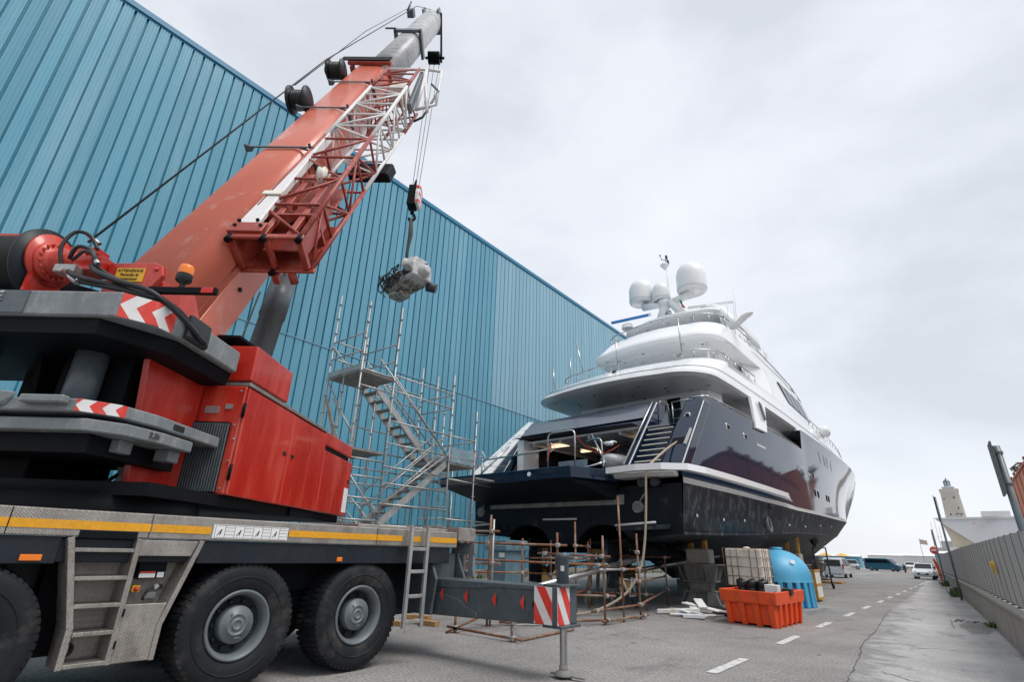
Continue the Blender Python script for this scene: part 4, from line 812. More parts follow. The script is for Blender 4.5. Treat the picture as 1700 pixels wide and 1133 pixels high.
for k_ in range(26):
    a0 = Vector((random.uniform(-.9,.2),random.uniform(-.55,-.4),random.uniform(-.4,.4))); pts = [a0]
    for j in range(4): a0 = a0+Vector((random.uniform(-.3,.3),random.uniform(-.12,.06),random.uniform(-.25,.2))); a0.x = max(-1.05,min(.6,a0.x)); pts.append(a0.copy())
    m = MB(FE); m.path(smooth(pts,4), random.uniform(.014,.034), 6); m.build('engine_hose', M_['engine_dark'], eng)
m = MB(FE); m.path([(-.75+.28*math.cos(t*.5),-.55,-.3+.28*math.sin(t*.5)) for t in range(14)], .03, 6); m.build('coiled_hose', M_['engine_dark'], eng)
m = MB(FE); m.box((-.6,-.36,-.85),(.1,.3,-.6)); m.build('oil_sump', M_['engine_grimy'], eng, bevel=.05)
m = MB(FE); m.path([(-.2,-.3,-.62),(.0,-.4,-.8),(.2,-.35,-.7),(.35,-.4,-.85)], .03); m.path([(.3,.2,-.55),(.5,.1,-.75),(.7,.2,-.65)], .03); m.build('mount_bracket', M_['engine_dark'], eng)

# hand-hole above the steps and timber pads beneath the ladder
m = MB(); m.box((XS-.02,1.60,1.585),(XS+.002,2.10,1.655)); m.build('step_hand_hole', M_['black_steel'], cb)

# door latches, rivets, grab handle, labels and wiring on the red body
for a_,z_ in ((8.5,2.95),(8.82,2.95),(11.9,2.9)):
    m = MB(FS); m.box((a_-.05,-3.884,z_-.03),(a_+.05,-3.868,z_+.03)); m.build('door_latch', M_['black_plastic'], ST, bevel=.006)
for i in range(9):
    m = MB(FS); a_ = 7.2+i*.37; m.tube((a_,-3.886,2.2),(a_,-3.878,2.2),.01,n=6); m.build('rivet', M_['red_paint'], ST)
m = MB(FS); m.path(smooth([(7.06,-4.7,3.75),(6.98,-4.7,3.8),(6.98,-4.7,4.15),(7.06,-4.7,4.2)],3), .014, 6); m.build('grab_handle', M_['black_plastic'], ST)
for b_,z_,w_,h_ in ((-4.35,3.3,.2,.1),(-4.12,3.35,.1,.07)):
    m = MB(FS); m.box((7.036,b_-w_/2,z_-h_/2),(7.046,b_+w_/2,z_+h_/2)); m.build('type_plate', M_['galvanised'], ST)
m = MB(FS); m.path(smooth([(6.95,-5.3,2.4),(6.6,-5.2,2.2),(6.5,-4.8,2.25),(6.8,-4.6,2.1),(7.2,-4.3,2.05)],4), .025, 6); m.build('cable', M_['black_plastic'], CR)
m = MB(FS); m.path(smooth([(6.6,-6.4,2.5),(6.2,-6.1,2.15),(6.1,-5.6,2.2),(6.3,-5.1,2.05)],4), .03, 6); m.build('cable', M_['black_plastic'], CR)
# wood packing on the ground beside the rear tyre
for i,(x,y,a_) in enumerate(((-10.3,8.3,.2),(-9.8,8.9,.1),(-10.6,9.3,.4))):
    m = MB(); m.beam((x,y,.05),(x+.5*math.cos(a_)+.2,y+.6*math.sin(a_),.05),.16,.09); m.build('timber_pad', M_['wood'], label=('reddish timber pad under the outrigger box','reddish timber pad below the crane ladder','reddish timber pad behind the crane ladder')[i], cat='timber', group='timber pads under the crane tail')
# ================================================================== YACHT
YT = thing('motor_yacht', FY(22,0,0), 'large navy and white motor yacht propped ashore with its stern garage open', 'yacht')
bs_ = [(0,4.5),(4,4.5),(10,4.36),(18,3.98),(26,3.42),(34,2.65),(42,1.55),(47,.65),(50.2,.03)]
bw_ = [(0,4.56),(4,4.56),(10,4.38),(18,3.78),(26,2.95),(34,1.72),(38,.95),(40,.5),(42,.03),(50.2,.03)]
zst = [(0,3.62),(12,3.66),(26,4.0),(42,4.65),(47.9,7.59),(50.2,9.2)]
bc_ = [(0,4.42),(10,4.12),(18,3.4),(26,2.3),(33,1.0),(38,.03),(50.2,.03)]
zc_ = [(0,2.17),(6,2.36),(13,2.72),(20,2.9),(28,3.0),(38,3.4),(42,4.64),(47.9,7.58),(50.2,9.19)]
zk_ = [(0,1.82),(5,1.35),(10,1.1),(24,1.1),(29,1.6),(33,2.4),(38,3.39),(42,4.63),(47.9,7.57),(50.2,9.18)]
zsh = [(0,4.0),(.15,4.15),(2.7,6.88),(3.2,6.92),(15.4,6.98),(15.9,8.12),(26,8.35),(38,8.75),(50.2,9.27)]
SS = [0,.15,.8,1.6,2.7,3.2,5,7.5,10,12.5,15.4,15.9]+[17+i for i in range(33)]+[49.6,50.2]
def side(f):   # rows for starboard and port
    return [f(s,1) for s in SS], [f(s,-1) for s in SS]
def mk(name, mat, f):
    m = MB(FY)
    for rows in side(f): m.grid(rows)
    return m.build(name, M_[mat], YT)
def topf(s, k):
    z0 = lerp(zst,s)+.17; z1 = max(lerp(zsh,s), z0+.02); b0 = max(.03,cub(bw_,s)) if s < 42 else .03; b1 = max(.03,cub(bs_,s)); r = []
    if s > 42: z0 = lerp(zst,s); z1 = max(lerp(zsh,s),z0+.01)
    for i in range(9):
        t = i/8; fl = t**(1+.5*min(1,s/30)); r.append((s, k*(b0+(b1-b0)*fl), z0+(z1-z0)*t))
    return r
def hullt(s, z):
    r = topf(s, 1); z0, z1 = r[0][2], r[-1][2]; q = max(0,min(1,(z-z0)/(z1-z0)))*8; i = min(7,int(q)); f = q-i
    return r[i][1]+(r[i+1][1]-r[i][1])*f
mk('hull_topsides', 'hull_navy', topf)
mk('boot_stripe', 'stripe_grey', lambda s,k: [(s,k*(lerp(bw_,s)+.012),lerp(zst,s)),(s,k*(lerp(bw_,s)+.012),lerp(zst,s)+(.17 if s <= 42 else 0))])
def botf(s, k):
    b = lerp(bw_,s); c = lerp(bc_,s); zs, zc, zk = lerp(zst,s), lerp(zc_,s), lerp(zk_,s)
    r = [(s,k*b,zs),(s,k*(b*.6+c*.4),zs*.6+zc*.4),(s,k*c,zc),(s,k*c*.97,zc-.03)]
    for i in range(1,7):
        t = i/6; r.append((s,k*c*.97*(1-t),(zc-.03)+(zk-zc+.03)*t))
    return r
HB = mk('hull_bottom', 'antifoul', botf)
# chine edge cap so the underside reads as a separate plate
m = MB(FY)
for k in (1,-1): m.grid([[(s,k*(lerp(bc_,s)+.015),lerp(zc_,s)+.05),(s,k*(lerp(bc_,s)+.015),lerp(zc_,s)-.03),(s,k*(lerp(bc_,s)-.08),lerp(zc_,s)-.05)] for s in SS if s < 37], sm=False)
m.build('chine_rail', M_['antifoul'], HB)
# keel / skeg
m = MB(FY); m.hexa([(8,-.12,.62),(27,-.12,.62),(30,-.1,1.75),(6,-.12,1.35)], [(8,.12,.62),(27,.12,.62),(30,.1,1.75),(6,.12,1.35)]); m.build('keel', M_['antifoul'], HB)
# transom below the platform, with two propeller tunnels
def zbot(t):
    a = abs(t); base = 1.82+(2.15-1.82)*min(1,a/4.4)
    for c in (1.65,):
        if abs(a-c) < 1.0: base = max(base, 1.82+.62*math.sqrt(max(0,1-((a-c)/1.0)**2)))
    return base
tt = [-4.42+8.84*i/72 for i in range(73)]
m = MB(FY); m.grid([[(.0,t,zbot(t)) for t in tt],[(.0,t*1.02,3.62) for t in tt]], sm=False); m.build('transom', M_['antifoul_shaded'], HB)
for c in (1.65,-1.65):
    m = MB(FY); rows = []
    for s_ in (0.0,1.5,3.2,4.6):
        q = 1-s_/5.5; rows.append([(s_,c+1.0*math.cos(a*math.pi/12),1.55+(.9*q)*math.sin(a*math.pi/12)) for a in range(13)])
    m.grid(rows); m.build('propeller_tunnel', M_['black_steel'], HB)
    m = MB(FY); m.tube((-.2+1.0,c,.95),(9,c,1.6),.075,n=10); sh_ = m.build('propeller_shaft', M_['steel'], HB)
    m = MB(FY); m.hexa([(1.4,c-.05,1.6),(1.7,c-.05,1.6),(1.55,c-.03,.95),(1.4,c-.03,.95)], [(1.4,c+.05,1.6),(1.7,c+.05,1.6),(1.55,c+.03,.95),(1.4,c+.03,.95)]); m.build('shaft_bracket', M_['antifoul'], HB)
    m = MB(FY); m.hexa([(.15,c-.05,.55),(.75,c-.05,.5),(.85,c-.05,2.0),(.1,c-.05,2.0)], [(.15,c+.05,.55),(.75,c+.05,.5),(.85,c+.05,2.0),(.1,c+.05,2.0)]); m.build('rudder', M_['antifoul'], HB, bevel=.02)
    m = MB(FY); m.lathe([(.0005,-.25),(.08,-.15),(.12,.05),(.1,.2)], (.95,c,.97), (-1,0,0), n=16)
    for i in range(5):
        a = i*2*math.pi/5; u = Vector((0,math.cos(a),math.sin(a))); v_ = Vector((0,-math.sin(a),math.cos(a))); O = Vector((.95,c,.97))
        rows = [[O+u*r_+v_*w_*.5*q+Vector((q*w_*.35,0,0)) for q in (-1,0,1)] for r_,w_ in ((.1,.14),(.25,.34),(.4,.4),(.5,.26),(.55,.06))]
        m.grid(rows)
    m.build('propeller', M_['bronze'], HB)
# trim tabs, anodes, step recess on transom
for t0,t1 in ((2.7,4.05),(-4.05,-2.7)):
    m = MB(FY); m.hexa([(-.9,t0,2.2),(0,t0,2.24),(0,t1,2.3),(-.9,t1,2.26)], [(-.9,t0,2.3),(0,t0,2.40),(0,t1,2.44),(-.9,t1,2.36)]); m.build('trim_tab', M_['antifoul'], HB, bevel=.01)
    m = MB(FY); m.tube((-.93,t0,2.36),(-.93,t1,2.44),.035,n=6); m.build('tab_edge', M_['stripe_grey'], HB)
for t in (3.0,-4.1):
    m = MB(FY); m.lathe([(.0005,.09),(.14,.09),(.17,.10),(.185,.08),(.19,0)], (0,t,2.95), (-1,0,0), n=24); m.tube((-.05,t+.08,3.1),(-.03,t+.25,3.35),.03,n=6); ul = m.build('underwater_lamp', M_['steel_dirty'], HB); m = MB(FY); m.lathe([(.0005,.095),(.12,.094)], (0,t,2.95), (-1,0,0), n=20); m.build('lamp_glass', M_['crane_grey'], ul)
m = MB(FY); m.box((-.03,-.9,2.60),(0,.6,2.66)); m.build('anode_bar', M_['stripe_grey'], HB)
m = MB(FY); m.hexa([(-.04,-3.6,3.05),(-.04,2.5,3.05),(-.02,2.5,3.35),(-.02,-3.6,3.45)], [(.02,-3.6,3.05),(.02,2.5,3.05),(.02,2.5,3.35),(.02,-3.6,3.45)]); m.build('door_seal', M_['steel_dirty'], HB)
# hull side marks: outlets, thruster tunnel, anodes
for s_,z_ in ((.9,2.72),(3.0,2.72),(5.0,2.8),(11,2.95),(14.5,3.05),(19,3.3),(24,3.5)):
    b_ = lerp(bw_,s_)*.55+lerp(bc_,s_)*.45; m = MB(FY); m.lathe([(.0005,.02),(.04,.02),(.055,0)], (s_,b_+.01,z_), (0,1,0), n=12); m.build('hull_outlet', M_['stripe_grey'], HB)
s_ = 7.9; b_ = lerp(bw_,s_)*.4+lerp(bc_,s_)*.6
m = MB(FY); m.lathe([(.27,-.05),(.31,.05),(.27,.07),(.24,.02),(.22,-.03),(.0005,-.06)], (s_,b_+.02,2.82), (.1,1,.12), n=24); m.build('exhaust_port', M_['steel_dirty'], HB)
m = MB(FY); m.lathe([(.0005,.072),(.235,.07)], (s_,b_-.03,2.82), (.1,1,.12), n=24); m.build('exhaust_hole', M_['black_steel'], HB)
m = MB(FY); m.lathe([(.0005,.1),(.09,.1),(.1,0)], (s_+.05,lerp(bw_,s_),3.5), (0,1,0), n=12); m.build('rubber_plug', M_['black_plastic'], HB)
# rub rail (bright moulding) wrapping the starboard quarter
def rubrail(k):
    m = MB(FY); pts = []
    path = [(-.55,2.45),(-.75,3.6),(-.62,4.2),(-.25,4.62),(.6,4.72),(3,4.74),(6,4.68),(9,4.58),(10.8,4.46)]
    rows = []
    for i,(s_,t_) in enumerate(path):
        a = path[max(0,i-1)]; c = path[min(len(path)-1,i+1)]; d = Vector((c[0]-a[0],c[1]-a[1])).normalized(); n_ = Vector((d.y,-d.x))*-1
        w_ = .34 if i < len(path)-1 else .03; h = .17 if i < len(path)-1 else .02
        n_ = Vector((-d.y,d.x))   # inward
        o = Vector((s_,t_)); inn = o+n_*w_
        rows.append([(o.x,k*o.y,3.94),(o.x,k*o.y,3.94+h*.75),(o.x+n_.x*.05,k*(o.y+n_.y*.05),3.94+h),(inn.x,k*inn.y,3.94+h),(inn.x,k*inn.y,3.92),(o.x+n_.x*.08,k*(o.y+n_.y*.08),3.92)])
    m.loft(rows, caps=True, sm=False); return m.build('swim_step' , M_['gel_white'], YT, bevel=.02)
rr = rubrail(1)
m = MB(FY); m.hexa([(-.55,2.5,3.80),(-.55,3.58,3.80),(-.25,4.42,3.80),(.02,4.42,3.80),(.02,2.5,3.80)], [(-.65,2.5,3.94),(-.65,3.6,3.94),(-.3,4.45,3.94),(.02,4.45,3.94),(.02,2.5,3.94)]); m.build('step_underside', M_['stripe_grey'], rr, bevel=.02)
for t in (3.3,3.75): m = MB(FY); m.tube((-.3,t,3.66),(-.01,t,3.66),.14,n=16); m.build('fender_socket', M_['black_plastic'], rr)
# fold-down transom door (navy)
DOOR = [(-2.2,-4.25),(-2.2,1.95),(-.9,2.42),(-.05,2.42),(-.05,-4.2)]
m = MB(FY); m.hexa([(a+.05,b_,3.70) for a,b_ in DOOR], [(a,b_,4.06) for a,b_ in DOOR]); TD = m.build('transom_door', M_['hull_navy'], YT, bevel=.03, seg=2)
m = MB(FY); m.hexa([(-.2,-3.8,3.2),(-.2,2.2,3.2),(-.03,2.2,3.2),(-.03,-3.8,3.2)], [(-2.1,-4.1,3.695),(-2.1,1.9,3.695),(-.03,2.35,3.695),(-.03,-4.15,3.695)]); m.build('door_underside', M_['antifoul_shaded'], TD, bevel=.02)
for t in (-3.3,.3): m = MB(FY); m.tube((-2.17,t,3.90),(-2.215,t,3.90),.07,n=14); m.build('latch', M_['gel_white'], TD)
m = MB(FY); m.tube((-.85,2.40,3.97),(-.87,2.46,3.97),.055,n=14); m.build('latch', M_['gel_white'], TD)
for pts in ([(-1.9,.86,4.06),(-1.9,.86,5.1),(-1.9,.92,5.19),(-1.9,1.02,5.22),(-1.9,1.8,5.22),(-1.9,1.9,5.19),(-1.9,1.95,5.1),(-1.9,1.95,4.06)],[(-.9,2.32,4.06),(-.9,2.3,4.95),(-.9,2.24,5.05),(-.85,2.1,5.1),(-.6,1.5,5.1)],[(-1.9,.9,4.7),(-1.4,-1.0,4.75),(-1.0,-3.2,4.8)],[(-1.9,-3.6,4.06),(-1.9,-3.6,4.8)],[(-1.0,-3.2,4.06),(-1.0,-3.2,4.85)]):
    m = MB(FY); m.path(pts, .03, 8); m.build('door_handrail', M_['steel'], TD)
m = MB(FY); m.box((-1.4,2.05,4.065),(-1.38,.9,4.35)); m.build('clear_screen', M_['clear_sheet'], TD)
# slanted stern: frame, raised panel, garage, stairs, quarter
def SL(z): return (z-4)*.86
def FQ(t, z, d=0): return FY(SL(z)+d, t, z)       # on the slanted stern plane, d = depth forward
def q6(m, poly, d0, d1): m.hexa([FQ(t,z,d0) for t,z in poly], [FQ(t,z,d1) for t,z in poly]); return m
m = MB(); q6(m, [(-4.05,4.1),(-3.35,4.1),(-3.60,6.1),(-3.45,7.08),(-3.62,7.1),(-4.1,6.2)], -.02, .35); m.build('stern_frame', M_['hull_navy'], YT, bevel=.02)
m = MB(); q6(m, [(-3.6,6.02),(2.42,5.88),(2.36,6.22),(-3.85,6.44)], -.02, .5); m.build('stern_frame', M_['hull_navy'], YT, bevel=.02)
m = MB(); rows = []
for z in (6.3,6.5,6.8,7.0,7.06): rows.append([Vector(FQ(-3.8+6.35*i/16, z, -.10+.02*math.sin(math.pi*i/16)+(.25 if z > 7.02 else 0))) for i in range(17)])
m.grid(rows); m.grid([[Vector(FQ(-3.8+6.35*i/16,6.3,-.1)) for i in range(17)],[Vector(FQ(-3.8+6.35*i/16,6.26,.4)) for i in range(17)]]); m.build('stern_panel', M_['hull_grey'], YT)
# port stair cover, masked with tape
m = MB(); q6(m, [(-5.25,4.62),(-4.10,4.12),(-3.66,7.05),(-3.95,7.12)], -.12, .4); PC = m.build('port_quarter_panel', M_['primer_white'], YT, bevel=.02)
for i in range(26):
    f = random.random(); t = -4.62+.75*f+random.uniform(-.3,.15); z = 4.5+2.1*f; m = MB(); ln = random.uniform(.05,.16); q6(m, [(t,z),(t+.02 if i%2 else t+ln,z),(t+.02 if i%2 else t+ln,z+(ln if i%2 else .025)),(t,z+(ln if i%2 else .025))], -.130, -.121); m.build('blue_tape', M_['tape_blue'], PC)
# garage box
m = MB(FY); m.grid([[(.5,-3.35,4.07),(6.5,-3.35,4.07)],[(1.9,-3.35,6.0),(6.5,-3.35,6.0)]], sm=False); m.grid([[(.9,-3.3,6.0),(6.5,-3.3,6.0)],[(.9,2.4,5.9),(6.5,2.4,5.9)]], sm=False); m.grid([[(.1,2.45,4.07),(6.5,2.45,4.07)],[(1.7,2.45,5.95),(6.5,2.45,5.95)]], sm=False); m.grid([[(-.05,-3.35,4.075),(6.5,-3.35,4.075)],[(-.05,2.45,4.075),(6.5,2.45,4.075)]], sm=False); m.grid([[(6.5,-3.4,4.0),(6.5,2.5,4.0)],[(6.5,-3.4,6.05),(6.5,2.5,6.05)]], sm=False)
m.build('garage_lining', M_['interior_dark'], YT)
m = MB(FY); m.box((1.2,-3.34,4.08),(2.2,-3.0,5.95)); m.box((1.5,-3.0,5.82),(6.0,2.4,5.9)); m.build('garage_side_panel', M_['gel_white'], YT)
for s_,t,w_ in ((2.4,-2.0,.9),(2.4,2.0,.5),(4.0,-1.6,.9)):
    m = MB(FY); m.box((s_,t-w_/2,5.74),(s_+.12,t+w_/2,5.80)); m.build('garage_lamp', M_['strip_light'], YT)
m = MB(FY); m.path([(.6,1.5,5.2),(.7,1.7,5.3),(.75,1.85,5.25)], .03); m.lathe([(.05,0),(.16,.02),(.2,.12),(.0005,.13)], (.7,1.55,5.15), (0,0,1), n=16); m.build('flood_lamp', M_['gel_white'], YT)
# boarding stairs
for i in range(8):
    z = 4.2+.2*i*1.06; s_ = SL(z)-.05
    m = MB(FY); m.box((s_,2.72,z-.2),(s_+.32,3.78,z-.02)); m.build('stair_riser', M_['hull_navy'], YT)
    m = MB(FY); m.box((s_-.0,2.72,z-.019),(s_+.28,3.78,z+.010)); m.build('stair_tread', M_['hull_navy'], YT)
    m = MB(FY); m.box((s_-.05,2.80,z-.02),(s_-.001,3.74,z+.014)); m.build('stair_nosing', M_['ibc_plastic'], YT)
m = MB(); q6(m, [(2.42,4.05),(2.72,4.05),(2.74,6.95),(2.44,6.98)], -.22, .7); SW_ = m.build('stair_side', M_['hull_navy'], YT, bevel=.03)
m = MB(); m.path([FQ(2.55,4.3,-.3),FQ(2.58,6.95,-.3),FQ(2.6,7.0,.0)], .03, 8); m.build('stair_handrail', M_['steel'], SW_)
# starboard quarter block
m = MB(); q6(m, [(3.8,4.06),(4.6,4.02),(4.62,6.7),(4.45,6.85),(3.86,6.8)], -.16, .5); SQ = m.build('stern_quarter', M_['hull_navy'], YT, bevel=.08, seg=3)
m = MB(); q6(m, [(-4.6,4.02),(-4.1,4.06),(-4.05,6.3),(-4.6,6.7)], .3, .8); m.build('stern_quarter', M_['hull_navy'], YT, bevel=.05)
m = MB(); nq = Vector(FQ(4,5,-.2))-Vector(FQ(4,5,0)); m.lathe([(.07,0),(.12,.03),(.13,0)], Vector(FQ(4.18,6.05,-.17)), nq, n=18); m.build('fairlead', M_['steel'], SQ)
m = MB(); m.poly([Vector(FQ(4.18,6.05,-.165))+Vector(((math.cos(a)*.085),0,math.sin(a)*.06)) for a in [i*math.pi/8 for i in range(16)]]); m.build('fairlead_hole', M_['black_steel'], SQ)
m = MB(); q6(m, [(3.95,4.92),(4.4,4.92),(4.4,5.18),(3.95,5.18)], -.165, -.1); m.build('hawse_opening', M_['black_steel'], SQ)
m = MB(); q6(m, [(4.42,4.9),(4.48,4.9),(4.5,5.5),(4.46,5.5)], -.22, -.16); m.build('cleat', M_['steel'], SQ)
for s_,z_ in ((4.3,6.10),(6.1,6.04)):
    b_ = hullt(s_,z_)+.012; m = MB(FY); m.hexa([(s_-.18,b_+.012,z_-.13),(s_+.2,b_+.012,z_-.13),(s_+.2,b_+.012,z_+.13),(s_-.18,b_+.012,z_+.13)], [(s_-.18,b_-.05,z_-.13),(s_+.2,b_-.05,z_-.13),(s_+.2,b_-.05,z_+.13),(s_-.18,b_-.05,z_+.13)]); fr = m.build('hawse_frame', M_['steel'], YT, bevel=.03)
    m = MB(FY); m.box((s_-.11,b_+.013,z_-.08),(s_+.13,b_+.018,z_+.08)); m.build('hawse_hole', M_['black_steel'], fr)
for s_,w_,z_ in ((8.0,1.2,5.95),(15.0,.9,5.95),(16.6,.8,5.85)):
    b_ = hullt(s_,z_)+.012; m = MB(FY); m.hexa([(s_-w_/2,hullt(s_-w_/2,z_)+.015,z_-.1),(s_+w_/2,hullt(s_+w_/2,z_)+.015,z_-.1),(s_+w_/2,hullt(s_+w_/2,z_)+.015,z_+.1),(s_-w_/2,hullt(s_-w_/2,z_)+.015,z_+.1)], [(s_-w_/2,b_-.2,z_-.1),(s_+w_/2,b_-.2,z_-.1),(s_+w_/2,b_-.2,z_+.1),(s_-w_/2,b_-.2,z_+.1)]); m.build('air_vent', M_['stripe_grey'], YT, bevel=.06)
for s_,z_,w_,h_ in ((17.8,4.95,.2,.17),(18.7,4.95,.2,.17),(21.6,5.0,.2,.17),(22.4,5.02,.2,.17),(17.9,5.9,.14,.12)):
    b_ = hullt(s_,z_)+.005
    m = MB(FY); m.lathe([(.0005,.03),(h_,.03),(h_+.04,.0)], (s_,b_,z_), (.08,1,-.1), n=16); m.build('porthole', M_['glass_dark'], YT)
for s_ in (20.5,22.0,23.0,24.6):
    z_ = 7.3
    m = MB(FY); pp = [(s_+.15,z_-.3),(s_+.5,z_-.3),(s_+.1,z_+.3),(s_-.25,z_+.3)]; m.hexa([(a,hullt(a,c)+.012,c) for a,c in pp], [(a,hullt(a,c)-.1,c) for a,c in pp]); m.build('hull_window', M_['glass_dark'], YT)
# bulwark cap rail with stanchions
m = MB(FY); m.path([(s_,lerp(bs_,s_)-.06,lerp(zsh,s_)+.10) for s_ in (2.75,3.2,5,7.4)], .032, 8); RL = m.build('bulwark_rail', M_['steel'], YT)
m = MB(FY); m.path([(s_,lerp(bs_,s_)-.06,lerp(zsh,s_)+.10) for s_ in (9,11,13,15.3)], .032, 8); m.build('bulwark_rail', M_['steel'], YT)
m = MB(FY); m.path([(2.75,4.43,6.98),(2.65,4.15,6.98),(2.6,3.85,6.95)], .032, 8); m.build('bulwark_rail', M_['steel'], YT)
for i in range(16):
    s_ = 3.1+i*.78
    if 7.4 < s_ < 9: continue
    m = MB(FY); m.tube((s_,lerp(bs_,s_)-.06,lerp(zsh,s_)),(s_,lerp(bs_,s_)-.06,lerp(zsh,s_)+.1),.022,n=6); m.build('stanchion', M_['steel'], RL)
m = MB(FY)
for z in (6.35,6.68,7.0): m.path([(2.9,3.8,z),(2.9,3.04,z)], .026, 8)
m.tube((2.9,3.8,6.1),(2.9,3.8,7.0),.028); m.tube((2.9,3.04,6.0),(2.9,3.04,7.0),.028); m.path([(2.7,2.62,6.95),(2.75,2.62,7.06),(2.9,2.66,7.1),(3.05,2.78,7.0),(3.1,2.82,6.1)], .03, 8); m.build('stair_gate', M_['steel'], RL)
# main deck floor and house
m = MB(FY); m.hexa([(2.2,-4.3,5.96),(2.2,4.3,5.96),(15.5,3.8,5.96),(15.5,-3.8,5.96)], [(2.3,-4.3,6.06),(2.3,4.3,6.06),(15.5,3.8,6.06),(15.5,-3.8,6.06)]); m.build('main_deck', M_['hull_navy'], YT)
m = MB(FY); m.hexa([(5.6,-3.1,6.06),(5.6,3.1,6.06),(16,3.15,6.06),(24,2.7,6.06),(24,-2.7,6.06),(16,-3.15,6.06)], [(5.6,-3.1,8.25),(5.6,3.1,8.25),(16,3.15,8.25),(24,2.7,8.25),(24,-2.7,8.25),(16,-3.15,8.25)]); H1 = m.build('main_saloon', M_['gel_white'], YT)
for t0,t1 in ((-2.15,-.65),(-.45,1.1),(1.55,2.15)):
    m = MB(FY); m.box((5.56,t0,6.3),(5.6,t1,7.95)); m.build('saloon_window', M_['glass_dark'], H1)
for s0,s1 in ((6.6,8.4),(9.2,10.1),(11.0,12.2),(12.6,13.4),(14,15.4)):
    m = MB(FY); m.hexa([(s0,3.11,6.75),(s1,3.12,6.75),(s1,3.12,7.8),(s0+.2,3.11,7.8)], [(s0,3.16,6.75),(s1,3.17,6.75),(s1,3.17,7.8),(s0+.2,3.16,7.8)]); m.build('saloon_window', M_['glass_dark'], H1)
m = MB(FY); m.hexa([(5.8,3.3,6.05),(6.8,3.5,6.05),(6.8,3.3,6.05),(5.8,3.1,6.05)], [(5.8,3.3,8.25),(6.8,3.5,8.25),(6.8,3.3,8.25),(5.8,3.1,8.25)]); m.build('wing_bulkhead', M_['gel_white'], H1)
# white wing strut between hull and upper deck
WS = thing('wing', FY(8.5,0,6.6), None, None); WS.parent = YT; WS.location = ORG[WS.name]-ORG[YT.name]
for k in (1,-1):
    m = MB(FY); m.hexa([(7.45,k*4.56,6.62),(8.85,k*4.52,6.66),(9.85,k*4.30,8.25),(8.0,k*4.34,8.25)], [(7.45,k*4.42,6.62),(8.85,k*4.38,6.66),(9.85,k*4.12,8.25),(8.0,k*4.16,8.25)])
    m.build('wing_strut', M_['gel_white'], WS, bevel=.03)
m = MB(FY); m.hexa([(8.75,4.50,7.2),(8.95,4.49,7.25),(8.9,4.40,8.0),(8.6,4.40,8.05)], [(8.75,4.55,7.2),(8.95,4.54,7.25),(8.9,4.44,8.0),(8.6,4.44,8.05)]); m.build('strut_slot', M_['glass_dark'], WS)
# ---- upper decks: outline loft with raked aft fascia
def outline(aft, hw, fwd_tab, r, n=10):
    """starboard half outline from the aft centre to the forward end"""
    o = []
    for i in range(n+1): o.append((aft+.35*(i/n)**2*1.0, (hw-r)*i/n))
    for i in range(1,n+1):
        a = i/n*math.pi/2; o.append((aft+.35+r*1.15*(1-math.cos(a)), hw-r+r*math.sin(a)))
    for s_,h in fwd_tab: o.append((s_,h))
    return o
def full(o): return o+[(s_,-t) for s_,t in reversed(o[1:-1])] if abs(o[-1][1]) < 1e-4 else o+[(s_,-t) for s_,t in reversed(o[1:])]
def deck(name, rings, mat, parent=YT, sof=None):
    m = MB(FY); R_ = []
    for (aft,hw,tab,r,z) in rings: R_.append([(s_,t,z) for s_,t in full(outline(aft,hw,tab,r))])
    for ra,rb in zip(R_,R_[1:]): m.loft([ra,rb], closed=True)
    m.add(R_[-1], [tuple(range(len(R_[-1])))]); o = m.build(name, M_[mat], parent)
    if sof:
        m = MB(FY); m.add([(a,b_,z-.0) for a,b_,z in R_[0]], [tuple(range(len(R_[0])))]); m.build('soffit', M_[sof], o)
    return o
f1 = [(6,4.3),(10,4.2),(14,4.05),(18,3.85),(22,3.6),(26,3.3),(30,2.95),(34,2.4),(38,1.6),(41,.6)]
f1t = [(s_,h-.1) for s_,h in f1]
D1 = deck('upper_deck', [(2.75,4.12,[(s_,h-.15) for s_,h in f1],1.5,8.12),(2.4,4.3,f1,1.6,8.18),(2.45,4.31,f1,1.6,8.30),(2.85,4.29,f1,1.55,8.52),(2.9,4.27,f1,1.55,8.54),(3.8,4.25,f1t,1.5,9.05),(4.1,4.22,f1t,1.5,9.22),(4.25,4.16,f1t,1.5,9.26)], 'gel_white', sof='soffit_white')
f2 = [(9,3.5),(13,3.35),(18,3.1),(22,2.8),(25,2.3),(27,1.2)]
D2 = deck('sun_deck', [(6.6,3.35,f2,1.2,11.12),(6.25,3.5,f2,1.3,11.18),(6.3,3.5,f2,1.3,11.3),(7.0,3.38,[(a,b_-.1) for a,b_ in f2],1.3,11.95),(7.25,3.3,[(a,b_-.16) for a,b_ in f2],1.3,12.18),(7.45,3.22,[(a,b_-.2) for a,b_ in f2],1.3,12.2)], 'gel_white', sof='soffit_white')
